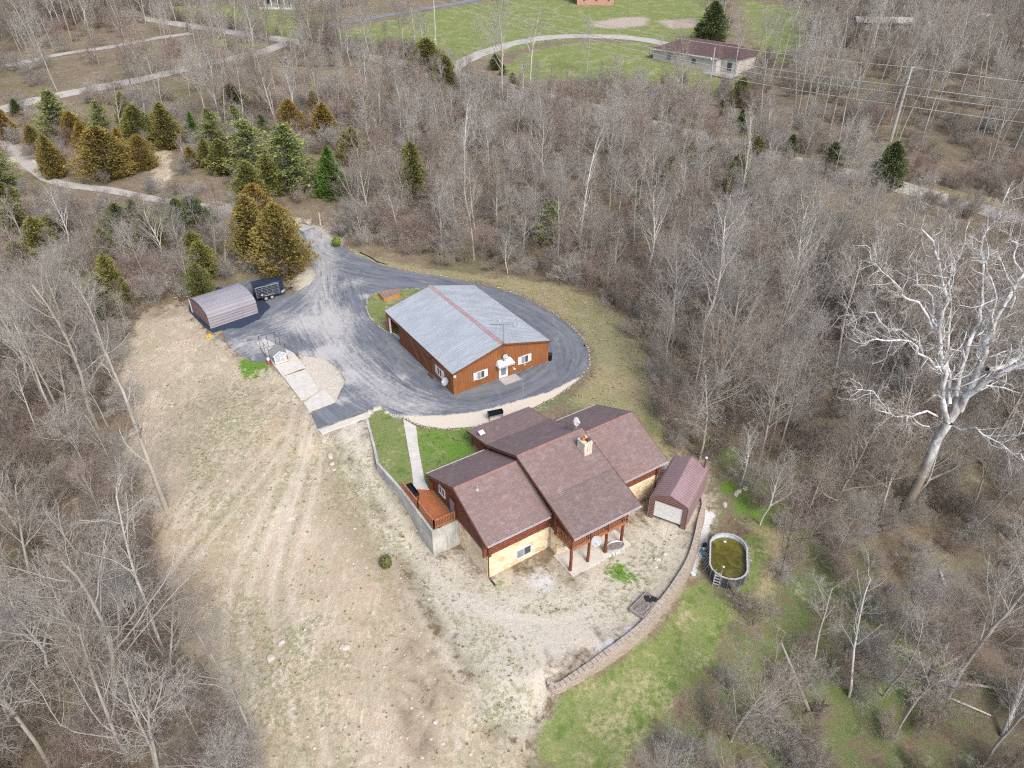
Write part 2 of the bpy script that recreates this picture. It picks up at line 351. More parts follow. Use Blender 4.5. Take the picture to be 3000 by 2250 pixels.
M['steel'] = plain("bare steel", (.45, .47, .49), .35, .6, .1, 3)
M['alu'] = plain("aluminium", (.62, .63, .64), .35, .5, .08, 3)
M['rubber'] = plain("tyre rubber", (.03, .03, .032), .8)
M['dish'] = plain("grey dish enamel", (.42, .44, .46), .45, 0, .06, 2)
M['wood'] = plain("weathered grey wood", (.33, .30, .27), .8, 0, .2, 4)
M['polewood'] = plain("pale weathered pole", (.47, .45, .42), .8, 0, .12, 2)
M['cedarwood'] = plain("orange garden bed boards", (.50, .23, .08), .7, 0, .2, 3)
M['soil'] = plain("garden soil", (.23, .20, .18), .95, 0, .5, 6)
M['ash'] = plain("black ash", (.03, .03, .035), .95)
M['rock'] = plain("pale fieldstone", (.52, .47, .40), .9, 0, .25, 3)
M['brick'] = plain("salmon brick", (.50, .27, .20), .9, 0, .2, 2)
M['farroof'] = plain("dark red shingle roof", (.125, .08, .078), .9, 0, .2, 1.2)
M['cream'] = plain("cream stone facing", (.56, .53, .47), .9, 0, .12, 1)
M['green'] = plain("bright green shrub leaves", (.16, .24, .03), .8, 0, .3, 6)
M['dullgreen'] = plain("dull olive shrub leaves", (.14, .15, .05), .8, 0, .35, 6); M['edge'] = plain('grey tan edging stones', (.37, .34, .28), .95, 0, .35, 1.5); M['dullsteel'] = plain('dull rail steel', (.22, .24, .26), .5, .3, .1, 3); M['curtain'] = plain('grey blue curtain behind glass', (.26, .29, .32), .5); M['red'] = plain("red plastic", (.60, .05, .04), .4); M['yellow'] = plain("yellow plastic", (.70, .45, .04), .4)
M['blue'] = plain("blue plastic", (.05, .28, .50), .4); M['orange'] = plain("terracotta flue", (.55, .20, .07), .7)
M['kennelgrey'] = plain("grey kennel siding", (.42, .44, .45), .6, 0, .06); M['kennelroof'] = plain("grey asphalt shingles", (.27, .28, .28), .9, 0, .2, 6)
def blockmat():
    k = N("tan split face blocks"); x = k.sep(); br = k.n.new("ShaderNodeTexBrick"); k.l.new(k.attrv('bl') if hasattr(k, 'attrv') else k.o(), br.inputs["Vector"])
    return k
def block_material():
    k = N("tan split face block wall"); a = k.n.new("ShaderNodeAttribute"); a.attribute_name = "bl"
    br = k.n.new("ShaderNodeTexBrick"); k.l.new(a.outputs["Vector"], br.inputs["Vector"])
    br.inputs["Scale"].default_value = 1; br.inputs["Brick Width"].default_value = .42; br.inputs["Row Height"].default_value = .2; br.inputs["Mortar Size"].default_value = .012
    br.inputs["Color1"].default_value = (.30, .25, .20, 1); br.inputs["Color2"].default_value = (.41, .345, .28, 1); br.inputs["Mortar"].default_value = (.14, .11, .08, 1)
    n = k.noise(5, 5, .7); c = k.mix(k.math('MULTIPLY', n, .4), br.outputs[0], (.30, .24, .19)); k.color(c); k.bump(n, .6, .05); return k.fin(.95)
M['block'] = block_material(); M['capblock'] = plain('tan cap blocks', (.42, .36, .295), .95, 0, .3, 5)
def water():
    k = N("green algae pool water"); n = k.noise(.7, 6, .65, 1.5); f = k.noise(2.5, 5, .7, 1)
    c = k.mix(k.ramp(n, .32, .68), (.055, .05, .006), (.19, .155, .012)); c = k.mix(k.math('MULTIPLY', k.ramp(f, .5, .66), .5), c, (.035, .035, .008))
    k.color(c); k.bump(k.noise(3, 2), .03, .02); return k.fin(.06, 0, .6)
M['water'] = water()
def bark(name, a, b, var=.25):
    k = N(name); n = k.noise(1.2, 5, .7, 0, k.mapping((2, 2, .6))); r = k.rand()
    c = k.mix(k.ramp(n, .3, .7), a, b); c = k.mix(k.math('MULTIPLY', r, var), c, (b[0]*1.2, b[1]*1.05, b[2]*.9)); k.color(c); return k.fin(.9, 0, .15)
def twig(name, a, b):
    k = N(name); r = k.rand(); k.color(k.mix(r, a, b)); return k.fin(.9, 0, .1)
M['barkgrey'] = bark("grey bark", (.26, .245, .21), (.47, .45, .40)); M['barkpale'] = bark("pale bark", (.46, .445, .41), (.68, .67, .62)); M['barkdark'] = bark("dark bark", (.10, .09, .08), (.21, .185, .165))
M['twiggrey'] = twig("grey twigs", (.315, .295, .26), (.48, .45, .405)); M['twigbrown'] = twig("brown twigs", (.28, .235, .19), (.40, .345, .285)); M['twigred'] = twig("reddish twigs", (.30, .235, .20), (.40, .32, .275))
def syc():
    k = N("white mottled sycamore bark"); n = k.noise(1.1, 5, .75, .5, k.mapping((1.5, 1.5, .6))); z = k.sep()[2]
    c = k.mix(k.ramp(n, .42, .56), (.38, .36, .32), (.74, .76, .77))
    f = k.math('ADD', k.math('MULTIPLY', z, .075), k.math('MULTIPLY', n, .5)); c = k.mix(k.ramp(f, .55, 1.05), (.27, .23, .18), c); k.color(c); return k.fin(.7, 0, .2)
M['syc'] = syc(); M['syctwig'] = twig("pale sycamore twigs", (.50, .46, .40), (.62, .58, .52))
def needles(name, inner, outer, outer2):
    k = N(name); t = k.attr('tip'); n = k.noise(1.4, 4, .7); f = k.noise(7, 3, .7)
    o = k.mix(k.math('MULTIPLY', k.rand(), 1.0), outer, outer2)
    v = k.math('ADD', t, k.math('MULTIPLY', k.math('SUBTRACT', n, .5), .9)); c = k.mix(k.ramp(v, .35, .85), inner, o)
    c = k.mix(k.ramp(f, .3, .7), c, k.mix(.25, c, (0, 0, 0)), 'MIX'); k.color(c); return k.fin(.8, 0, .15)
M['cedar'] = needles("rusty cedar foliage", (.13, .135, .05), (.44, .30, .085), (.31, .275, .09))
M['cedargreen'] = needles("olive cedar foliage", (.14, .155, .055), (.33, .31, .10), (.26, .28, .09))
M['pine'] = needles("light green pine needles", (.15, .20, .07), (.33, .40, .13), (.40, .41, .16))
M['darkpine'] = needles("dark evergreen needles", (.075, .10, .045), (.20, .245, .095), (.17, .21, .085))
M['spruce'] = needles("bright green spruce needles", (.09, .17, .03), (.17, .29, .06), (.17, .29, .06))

# ------------------------------------------------------------------ object helpers
def tag(o, label=None, cat=None, group=None, kind=None):
    if label: o['label'] = label
    if cat: o['category'] = cat
    if group: o['group'] = group
    if kind: o['kind'] = kind
    return o
def empty(name, loc=(0,0,0), rz=0, label=None, cat=None, group=None):
    o = bpy.data.objects.new(name, None); col.objects.link(o); o.location = loc; o.rotation_euler = (0, 0, rz)
    o.empty_display_size = .3
    return tag(o, label, cat, group)
class MB:
    def __init__(s): s.v = []; s.f = []
    def add(s, v, f):
        b = len(s.v); s.v += [tuple(p) for p in v]; s.f += [tuple(b+i for i in q) for q in f]; return s
    def box(s, x0, x1, y0, y1, z0, z1):
        return s.add([(x0,y0,z0),(x1,y0,z0),(x1,y1,z0),(x0,y1,z0),(x0,y0,z1),(x1,y0,z1),(x1,y1,z1),(x0,y1,z1)],
                     [(0,3,2,1),(4,5,6,7),(0,1,5,4),(1,2,6,5),(2,3,7,6),(3,0,4,7)])
    def prism(s, poly, z0, z1):
        """plan polygon (counter clockwise), straight up"""
        n = len(poly); a = sum(poly[i][0]*poly[(i+1) % n][1]-poly[(i+1) % n][0]*poly[i][1] for i in range(n))
        if a < 0: poly = poly[::-1]
        v = [(p[0], p[1], z0) for p in poly]+[(p[0], p[1], z1) for p in poly]
        return s.add(v, [tuple(range(n))[::-1], tuple(range(n, 2*n))]+[(i, (i+1) % n, (i+1) % n+n, i+n) for i in range(n)])
    def ext_s(s, prof, s0, s1):
        """profile of (t, z) points swept along local x from s0 to s1"""
        n = len(prof); v = [(s0, p[0], p[1]) for p in prof]+[(s1, p[0], p[1]) for p in prof]
        return s.add(v, [tuple(range(n)), tuple(range(n, 2*n))[::-1]]+[((i+1) % n, i, i+n, (i+1) % n+n) for i in range(n)])
    def ext_t(s, prof, t0, t1):
        n = len(prof); v = [(p[0], t0, p[1]) for p in prof]+[(p[0], t1, p[1]) for p in prof]
        return s.add(v, [tuple(range(n))[::-1], tuple(range(n, 2*n))]+[(i, (i+1) % n, (i+1) % n+n, i+n) for i in range(n)])
    def bar(s, a, b, w, h=None):
        """rectangular bar between two points"""
        h = h or w; a = Vector(a); b = Vector(b); d = (b-a).normalized(); up = Vector((0,0,1)) if abs(d.z) < .95 else Vector((1,0,0))
        x = d.cross(up).normalized()*w/2; y = x.normalized().cross(d).normalized()*h/2
        v = [p+i*x+j*y for p in (a, b) for i, j in ((-1,-1),(1,-1),(1,1),(-1,1))]
        return s.add(v, [(0,1,2,3),(7,6,5,4),(0,4,5,1),(1,5,6,2),(2,6,7,3),(3,7,4,0)])
    def tube(s, pts, rad, k=8, caps=True):
        pts = [Vector(p) for p in pts]; n = len(pts); rad = rad if isinstance(rad, (list, tuple)) else [rad]*n
        V = []; up0 = Vector((.31, .17, .93))
        for i, p in enumerate(pts):
            d = (pts[min(i+1, n-1)]-pts[max(i-1, 0)]).normalized()
            x = d.cross(up0 if abs(d.dot(up0)) < .95 else Vector((1,0,0))).normalized(); y = d.cross(x)
            for j in range(k): V.append(p+(x*math.cos(2*math.pi*j/k)+y*math.sin(2*math.pi*j/k))*rad[i])
        F = [(i*k+j, i*k+(j+1) % k, (i+1)*k+(j+1) % k, (i+1)*k+j) for i in range(n-1) for j in range(k)]
        if caps: F += [tuple(range(k))[::-1], tuple((n-1)*k+j for j in range(k))]
        return s.add(V, F)
    def lathe(s, prof, c, axis=(0,0,1), k=20):
        """profile of (radius, height) about an axis through c"""
        ax = Vector(axis).normalized(); x = ax.cross(Vector((0,0,1)) if abs(ax.z) < .9 else Vector((1,0,0))).normalized(); y = ax.cross(x); c = Vector(c)
        V = [c+ax*h+(x*math.cos(2*math.pi*j/k)+y*math.sin(2*math.pi*j/k))*r for r, h in prof for j in range(k)]
        return s.add(V, [(i*k+j, i*k+(j+1) % k, (i+1)*k+(j+1) % k, (i+1)*k+j) for i in range(len(prof)-1) for j in range(k)])
    def build(s, name, mat, parent=None, smooth=False, bevel=0):
        me = bpy.data.meshes.new(name); me.from_pydata(s.v, [], s.f); me.update()
        import bmesh
        bm = bmesh.new(); bm.from_mesh(me); bmesh.ops.recalc_face_normals(bm, faces=bm.faces)
        if bevel: bmesh.ops.bevel(bm, geom=list(bm.edges), offset=bevel, segments=1, affect='EDGES', clamp_overlap=True)
        bm.to_mesh(me); bm.free()
        me.materials.append(M[mat] if isinstance(mat, str) else mat)
        if smooth: me.polygons.foreach_set('use_smooth', [True]*len(me.polygons))
        o = bpy.data.objects.new(name, me); col.objects.link(o)
        if parent: o.parent = parent
        return o
def mesh_np(name, V, F4, mat, parent=None, smooth=False, attrs=None, link=True):
    """V (n,3), F4 (m,3|4) of one size or list of arrays"""
    FL = F4 if isinstance(F4, list) else [F4]
    me = bpy.data.meshes.new(name); me.vertices.add(len(V)); me.vertices.foreach_set('co', np.asarray(V, np.float32).ravel())
    tot = sum(f.size for f in FL); npoly = sum(len(f) for f in FL)
    me.loops.add(tot); me.polygons.add(npoly)
    me.loops.foreach_set('vertex_index', np.concatenate([f.ravel() for f in FL]).astype(np.int32))
    sizes = np.concatenate([np.full(len(f), f.shape[1]) for f in FL]); st = np.concatenate([[0], np.cumsum(sizes)[:-1]])
    me.polygons.foreach_set('loop_start', st.astype(np.int32))
    me.update(calc_edges=True)
    if smooth: me.polygons.foreach_set('use_smooth', np.ones(npoly, bool))
    for k, a in (attrs or {}).items():
        at_ = me.attributes.new(k, 'FLOAT', 'POINT'); at_.data.foreach_set('value', np.asarray(a, np.float32))
    me.materials.append(M[mat] if isinstance(mat, str) else mat)
    if not link: return me
    o = bpy.data.objects.new(name, me); col.objects.link(o)
    if parent: o.parent = parent
    return o

# ------------------------------------------------------------------ ground masks
def smooth_line_(P, n=3):
    for _ in range(n): P = [P[0]]+[q for a, b in zip(P, P[1:]) for q in ((a[0]*.75+b[0]*.25, a[1]*.75+b[1]*.25), (a[0]*.25+b[0]*.75, a[1]*.25+b[1]*.75))]+[P[-1]]
    return P
def poly_mask(x, y, polys, soft):
    m = np.zeros(x.shape)
    for P in polys:
        s = soft
        if isinstance(P, tuple): P, s = P
        m = np.maximum(m, np.clip(.5+sdf(x, y, P)/(2*s), 0, 1))
    return m
REG = {}
REG['lawn'] = [(polyO(L), s) for L, s in [
    ([(1210,1490),(1255,1477),(1330,1432),(1400,1382),(1450,1332),(1485,1270),(1520,1255),(1540,1285),(1590,1290),(1600,1150),(1640,1150),(1662,1200),(1640,1260),(1600,1310),(1560,1380),(1530,1450),(1480,1500),(1430,1545),(1395,1600),(1340,1665),(1240,1665),(1165,1640),(1160,1590),(1190,1530)], 1.0),
    ([(700,75),(760,60),(900,30),(1000,12),(1100,0),(1540,-12),(1540,40),(1500,85),(1440,110),(1400,95),(1380,80),(1300,78),(1180,90),(1050,125),(985,140),(940,130),(850,100),(740,90)], 3),
    ([(1080,150),(1150,110),(1250,90),(1400,92),(1412,130),(1600,160),(1600,200),(1500,210),(1400,190),(1250,175),(1120,175)], 3),
    ([(340,20),(420,10),(560,18),(700,22),(720,60),(700,100),(640,90),(500,50),(400,40)], 3),
    ([(420,70),(500,88),(590,95),(560,110),(460,95)], 2), ([(1600,0),(1760,20),(1760,150),(1640,130)], 5), ([(60,-10),(330,-10),(330,15),(200,30)], 3),
    (UPPER, .4), (ISLAND, .4)]]
for i in (7, 8): REG['lawn'][i] = ([UPPER, ISLAND][i-7], .5)
REG['sprout'] = [(polyO(L), s) for L, s in [([(515,778),(582,780),(580,792),(555,800),(560,815),(540,820),(525,800)], 1.2), ([(1335,1215),(1350,1212),(1362,1240),(1350,1262),(1322,1250)], 1.2),
    ([(1590,1070),(1660,1090),(1640,1130),(1590,1110)], 1.5), ([(1555,1030),(1600,1050),(1590,1070),(1560,1060)], 1.2), ([(905,935),(1000,945),(1020,985),(940,1010),(915,975)], 3.5)]]
REG['gravel'] = [(polyO(L), s) for L, s in [([(697,935),(730,925),(795,905),(800,940),(812,985),(845,1060),(885,1120),(935,1175),(1000,1210),(1060,1245),(1190,1225),(1230,1245),(1300,1180),(1420,1090),(1400,1040),(1440,1000),(1518,1000),(1518,1075),(1505,1160),(1490,1210),(1460,1260),(1430,1300),(1390,1350),(1300,1410),(1200,1465),(1200,1560),(1120,1590),(1050,1540),(1010,1450),(960,1380),(920,1320),(880,1230),(830,1130),(780,1060),(740,990)], 2.4),
    ([(648,762),(720,775),(752,820),(735,870),(690,880),(650,810)], .8), ([(630,470),(660,478),(710,500),(745,530),(720,545),(665,500)], 1.5), ([(655,560),(690,590),(675,620),(640,635),(640,600)], 1.2),
    ([(2,290),(40,320),(110,360),(110,375),(60,365),(0,340)], 2), ([(480,440),(520,445),(520,465),(480,460)], 1.5)]]
REG['dirt'] = [(polyO(L), s) for L, s in [([(300,675),(400,660),(420,690),(461,722),(500,765),(580,790),(640,830),(690,930),(740,1000),(830,1140),(880,1240),(940,1350),(1010,1480),(1060,1580),(1150,1620),(1150,1700),(540,1700),(520,1560),(420,1400),(350,1290),(340,1150),(310,1050),(260,1000),(300,900),(250,820),(280,740)], 2.0),
    ([(335,320),(365,315),(370,380),(340,420),(330,380)], 2), ([(60,470),(100,500),(160,520),(140,540),(60,500)], 2)]]
REG['mud'] = [(polyO(L), s) for L, s in [([(690,960),(740,980),(770,1070),(860,1190),(920,1310),(900,1340),(820,1260),(740,1200),(700,1100)], 4.5), ([(880,1360),(950,1390),(1010,1460),(990,1530),(940,1560),(960,1640),(890,1659),(850,1560),(840,1450)], 1.2), ([(300,680),(390,655),(400,680),(320,700)], 2), ([(400,1330),(470,1380),(480,1450),(420,1420)], 2)]]
REG['dry'] = [(polyO(L), s) for L, s in [([(745,530),(800,555),(900,575),(1060,600),(1180,610),(1290,645),(1370,705),(1395,770),(1400,850),(1435,960),(1455,1010),(1400,1000),(1340,900),(1230,870),(1290,800),(1285,755),(1250,705),(1150,645),(1060,612),(900,590),(820,575),(745,545)], 1.5),
    ([(1815,330),(1950,395),(2140,425),(2260,455),(2260,485),(2000,440),(1830,370)], 2), ([(1470,240),(1640,260),(1720,300),(1600,330),(1480,280)], 5), ([(1600,1130),(1700,1150),(1690,1250),(1640,1330),(1610,1310),(1662,1200)], 2)]]
REG['weed'] = [(polyO(L), s) for L, s in [([(400,840),(560,800),(620,880),(560,960),(470,1080),(390,1020),(380,920)], 5), ([(690,930),(760,960),(850,1100),(920,1230),(980,1340),(940,1370),(860,1270),(780,1150),(700,1080)], 2.5), ([(990,1300),(1100,1420),(1150,1560),(1080,1620),(1020,1500)], 3), ([(520,1340),(640,1360),(760,1400),(700,1640),(540,1640)], 6),
    ([(820,1020),(870,1120),(940,1170),(960,1210),(900,1170),(830,1080)], 1.2), ([(1300,1180),(1420,1160),(1440,1240),(1380,1330),(1330,1320),(1350,1250)], 3), ([(960,1240),(1060,1260),(1200,1260),(1160,1300),(1000,1290)], 2)]]
REG['weed'].append((polyO([(1225,650),(1370,700),(1396,790),(1385,850),(1300,790),(1275,720)]), 2.0)); REG['weed'].append((polyO([(1200,870),(1300,830),(1400,880),(1430,960),(1330,930)]), 2.5))
REG['rust'] = [(polyO(L), s) for L, s in [([(560,840),(640,850),(660,930),(600,1010),(540,980)], 3), ([(330,1130),(460,1120),(500,1280),(420,1330),(360,1250)], 4), ([(740,1180),(860,1250),(900,1380),(800,1400),(740,1300)], 4)]]
REG['moss'] = [(polyO(L), s) for L, s in [([(1560,1010),(1700,1090),(1830,1200),(1900,1350),(2060,1480),(2000,1659),(1600,1659),(1560,1500),(1680,1300),(1650,1150)], 7), ([(1540,960),(1600,960),(1680,1080),(1600,1120)], 2),([(1560,1010),(1680,1090),(1800,1200),(1720,1400),(1900,1450),(2000,1659),(1420,1659),(1560,1500),(1560,1400),(1660,1250),(1650,1150)], 8), ([(1180,870),(1290,830),(1400,880),(1430,960),(1300,900)], 3), ([(380,900),(480,880),(520,1000),(440,1100),(360,1050)], 6), ([(0,1180),(60,1180),(60,1300),(0,1300)], 3)]]
REG['stone'] = [(polyO(L), s) for L, s in [([(1517,1100),(1545,1110),(1530,1140),(1528,1180),(1500,1240),(1496,1230),(1510,1180),(1512,1140)], .4), ([(1140,1245),(1180,1235),(1190,1262),(1150,1270)], 2.5), ([(1290,1405),(1360,1365),(1365,1375),(1300,1420)], .8), ([(800,885),(830,880),(868,905),(835,905),(805,905)], .3)]]
REG['tilled'] = [(polyO(L), s) for L, s in [([(1285,48),(1340,38),(1400,36),(1395,55),(1330,62),(1270,58)], 3), ([(1420,45),(1500,40),(1510,58),(1450,62)], 3)]]
TRK = [smooth_line_(polyO(L)) for L in [[(655,860),(640,950),(600,1080),(540,1200),(500,1330),(520,1500)], [(690,930),(665,1050),(625,1180),(600,1300),(640,1450),(680,1659)], [(610,950),(530,1050),(450,1150),(380,1240)], [(640,830),(560,900),(470,1000),(400,1120)], [(715,925),(760,990),(800,1070),(870,1160),(960,1240),(1060,1300),(1180,1330),(1300,1290),(1400,1180),(1440,1080)], [(760,990),(800,1070),(850,1170),(900,1270),(960,1380),(1040,1470),(1120,1560)]]]
def ground_attrs(x, y):
    A = {k: poly_mask(x, y, v, 1) for k, v in REG.items()}; t = np.zeros(x.shape); w = A['weed']
    for L in TRK:
        d, _, _ = seg_dist(x, y, L); t = np.maximum(t, .85*np.exp(-((d-.85)/.38)**2)); w = np.maximum(w, .62*np.exp(-(d/.35)**2))
    A['track'] = t; A['weed'] = w*.9; return A

def axis(lo, hi, a, b, d0, g):
    L = list(np.arange(a, b, d0)); s = d0; p = b
    while p < hi: L.append(p); s = min(s*g, 40); p += s
    L.append(hi); s = d0; p = a-d0; Q = []
    while p > lo: Q.append(p); s = min(s*g, 40); p -= s
    Q.append(lo); return np.array(Q[::-1]+L)
gx = axis(-650, 650, -46, 46, .36, 1.035); gy = axis(-260, 950, 20, 112, .36, 1.03)
X, Y = np.meshgrid(gx, gy); Z = hgt(X, Y)
rs = np.random.RandomState(3)
nx, ny = len(gx), len(gy)
i = np.arange(nx*ny).reshape(ny, nx)
Fq = np.stack([i[:-1, :-1], i[:-1, 1:], i[1:, 1:], i[1:, :-1]], -1).reshape(-1, 4)
g = mesh_np('ground', np.stack([X, Y, Z], -1).reshape(-1, 3), Fq, 'ground', smooth=True, attrs=ground_attrs(X.ravel(), Y.ravel()))
tag(g, kind='structure')

def sheet(name, poly, zf, mat, step=.6, attrs=None, holes=(), kind='structure', thick=.0):
    """triangulated sheet over a plan polygon"""
    P = np.array(poly); pts = []; 
    n = len(poly); edges = []; bound = []
    def ring(pl):
        st = len(bound)
        for a, b in zip(pl, list(pl[1:])+[pl[0]]):
            L = math.dist(a, b); m = max(1, int(L/step))
            for j in range(m): bound.append((a[0]+(b[0]-a[0])*j/m, a[1]+(b[1]-a[1])*j/m))
        e = len(bound); edges.extend([(q, q+1 if q+1 < e else st) for q in range(st, e)])
    ring(list(poly)); 
    for h in holes: ring(list(h))
    xs = np.arange(P[:, 0].min(), P[:, 0].max(), step); ys = np.arange(P[:, 1].min(), P[:, 1].max(), step)
    xx, yy = np.meshgrid(xs, ys); xx = xx.ravel(); yy = yy.ravel()
    ok = sdf(xx, yy, poly) > step*.5
    for h in holes: ok &= sdf(xx, yy, h) < -step*.5
    pts = bound+list(zip(xx[ok].tolist(), yy[ok].tolist()))
    v, e, f, *_ = delaunay_2d_cdt([Vector(p) for p in pts], edges, [], 0, 1e-5)
    V = np.array([(p.x, p.y) for p in v]); F = np.array([q for q in f if len(q) == 3])
    c = V[F].mean(1); keep = inside(c[:, 0], c[:, 1], list(poly))
    for h in holes: keep &= ~inside(c[:, 0], c[:, 1], list(h))
    F = F[keep]; zz = zf(V[:, 0], V[:, 1]) if callable(zf) else np.full(len(V), float(zf))
    a, b, cc = V[F[:, 0]], V[F[:, 1]], V[F[:, 2]]
    cr = (b[:, 0]-a[:, 0])*(cc[:, 1]-a[:, 1])-(b[:, 1]-a[:, 1])*(cc[:, 0]-a[:, 0]); F[cr < 0] = F[cr < 0][:, ::-1]
    o = mesh_np(name, np.column_stack([V, zz]), F, mat, attrs=attrs(V[:, 0], V[:, 1]) if attrs else None, smooth=True)
    if kind: tag(o, kind=kind)
    return o
def blobs(x, y, L, z=0):
    m = np.zeros(x.shape)
    for u, v, r, a in L:
        c = gO(u, v, z); rr = abs(gO(u+r, v, z)[0]-c[0]); m = np.maximum(m, a*np.exp(-((x-c[0])**2+(y-c[1])**2)/(rr*rr)))
    return m
def drive_attrs(x, y):
    tr = polyO([(690,500),(700,560),(690,620),(700,700),(760,790),(830,850),(900,880)])
    d, _, _ = seg_dist(x, y, tr)
    pale = .75*np.exp(-(d/3.0)**2)+blobs(x, y, [(640,700,50,.75),(560,745,55,.85),(600,690,40,.65),(520,745,40,.8),(740,690,60,.5),(870,815,14,.6),(770,610,30,.6),(790,640,18,.9),(690,850,20,.5),(700,765,28,1.0),(745,815,22,1.0),(735,865,18,.9),(655,765,18,.9),(700,505,30,.8),(540,770,30,.5)])
    ap = poly_mask(x, y, [(polyO(L), .5) for L in [[(860,898),(900,925),(960,935),(1030,930),(1100,906),(1150,890),(1210,862),(1262,822),(1250,815),(1190,846),(1100,872),(1030,890),(960,898),(905,898)],
        ]], .5)
    global FLOW
    FLOW = flow(x, y)
    fresh = poly_mask(x, y, [(polyO([(405,660),(400,672),(440,708),(461,722),(480,716),(490,711),(520,709),(535,702),(560,690),(585,662),(560,640),(470,620)]), .25)], .3)
    return {'pale': np.clip(pale, 0, 1), 'apron': ap, 'fresh': fresh}
def flow(x, y):
    best = np.full(x.shape, 1e9); fx = np.zeros(x.shape); fy = np.zeros(x.shape); off = 0
    for L in (FL1, FL2):
        for a, b in zip(L, L[1:]):
            dx, dy = b[0]-a[0], b[1]-a[1]; l = math.hypot(dx, dy); t = np.clip(((x-a[0])*dx+(y-a[1])*dy)/(l*l), 0, 1); d = np.hypot(x-a[0]-t*dx, y-a[1]-t*dy)
            sg = np.sign(dx*(y-a[1])-dy*(x-a[0])); m_ = d < best; fx = np.where(m_, sg*d+(60 if L is FL2 else 0), fx); fy = np.where(m_, off+t*l, fy); best = np.where(m_, d, best); off += l
    return np.column_stack([fx, fy, np.zeros(len(x))])
def smooth_line(P, n=3):
    for _ in range(n): P = [P[0]]+[q for a, b in zip(P, P[1:]) for q in ((a[0]*.75+b[0]*.25, a[1]*.75+b[1]*.25), (a[0]*.25+b[0]*.75, a[1]*.25+b[1]*.75))]+[P[-1]]
    return P
FL1 = smooth_line([gO(u, v, 0)[:2] for u, v in [(640,440),(665,500),(700,570),(700,650),(745,740),(820,820),(900,865),(1000,885),(1100,870),(1190,830),(1232,780),(1225,735),(1180,695),(1100,650),(1000,620),(900,600),(820,588),(740,570),(690,545)]])
FL2 = smooth_line([gO(u, v, 0)[:2] for u, v in [(430,730),(500,700),(580,690),(650,640),(690,600)]])
dw_ = sheet('driveway', DRIVE, 0.0, 'asphalt', .5, drive_attrs, [ISLAND])
fa_ = dw_.data.attributes.new('flow', 'FLOAT_VECTOR', 'POINT'); fa_.data.foreach_set('vector', FLOW.astype(np.float32).ravel())
sheet('front_yard', UPPER, 0.01, 'ground', .6, ground_attrs)
sheet('grass_island', ISLAND, .06, 'ground', .6, ground_attrs)
# terrace edge behind the block wall
def offset_line(pts, d):
    out = []
    for k_, p in enumerate(pts):
        a = Vector(pts[max(k_-1, 0)]); b = Vector(pts[min(k_+1, len(pts)-1)]); t = (b-a).normalized(); out.append((p[0]-t.y*d, p[1]+t.x*d))
    return out
WALLM = [gO(u, v, -2.9)[:2] for u, v in [(1186,1463),(1188,1472)]]+WALL
WIN = offset_line(WALL, 2.6)
sheet('gravel_terrace', WALLM+WIN[::-1], lambda x, y: -2.80-.45*(1-sst(0, 4.5, np.hypot(x-WALL[0][0], y-WALL[0][1]))), 'ground', .5, ground_attrs)

def strip(name, pts, w, mat, z_off=.06, kind='structure', step=2.0):
    """a road or path draped over the ground along a line of places"""
    P = [Vector((p[0], p[1])) for p in pts]; Q = []
    for a, b in zip(P, P[1:]):
        m = max(1, int((b-a).length/step)); Q += [a.lerp(b, j/m) for j in range(m)]
    Q.append(P[-1])
    for _ in range(2): Q = [Q[0]]+[(Q[j-1]+Q[j]*2+Q[j+1])/4 for j in range(1, len(Q)-1)]+[Q[-1]]
    V = []; n = 5
    for j, p in enumerate(Q):
        t = (Q[min(j+1, len(Q)-1)]-Q[max(j-1, 0)]).normalized(); q = Vector((-t.y, t.x)); ww = w*(1+.07*math.sin(j*1.7)+.05*math.sin(j*.6))
        for i_ in range(n): c = p+q*(i_/(n-1)-.5)*ww; V.append((c.x, c.y))
    V = np.array(V); m = len(Q); ii = np.arange(m*n).reshape(m, n)
    F = np.stack([ii[:-1, :-1], ii[:-1, 1:], ii[1:, 1:], ii[1:, :-1]], -1).reshape(-1, 4)[:, ::-1]
    o = mesh_np(name, np.column_stack([V, hgt(V[:, 0], V[:, 1])+z_off]), F, mat, smooth=True); return tag(o, kind=kind)
def fp(L): return [tuple(p) for p in atv(L)[:, :2]]
ROADS = [('road', fp([(-60,-10),(226,29),(420,55),(588,81),(700,98),(836,118),(1000,150),(1200,190),(1350,225),(1497,258),(1656,298),(1904,362),(2140,425),(2384,486),(2633,547),(2814,597),(3050,660)]), 5.2, 'road'),
         ('gravel_lane', fp([(-40,335),(80,300),(217,271),(407,235),(633,181),(780,150),(840,125)]), 5.0, 'road'),
         ('gravel_lane', fp([(-40,205),(60,185),(181,158),(316,140),(452,113),(560,98)]), 3.6, 'road'),
         ('farm_drive', fp([(1310,225),(1330,194),(1407,158),(1488,131),(1588,111),(1678,106),(1814,108),(1900,118),(1960,132)]), 5.0, 'road'),
         ('blacktop_drive', fp([(960,78),(1000,68),(1136,45),(1226,29),(1316,14),(1398,0),(1500,-25)]), 3.6, 'blacktop'),
         ('access_lane', fp([(-40,390),(40,440),(90,488),(149,532),(230,548),(316,556),(452,585),(560,600),(633,612),(760,632),(860,655),(905,672)]), 2.3, 'road'),
         ('far_lane', fp([(2760,25),(2850,38),(2930,48),(3060,70)]), 5, 'concrete'), ('far_lane', fp([(2870,116),(3000,136),(3100,150)]), 2.2, 'concrete')]
for n_, p_, w_, m_ in ROADS: strip(n_, p_, w_, m_)
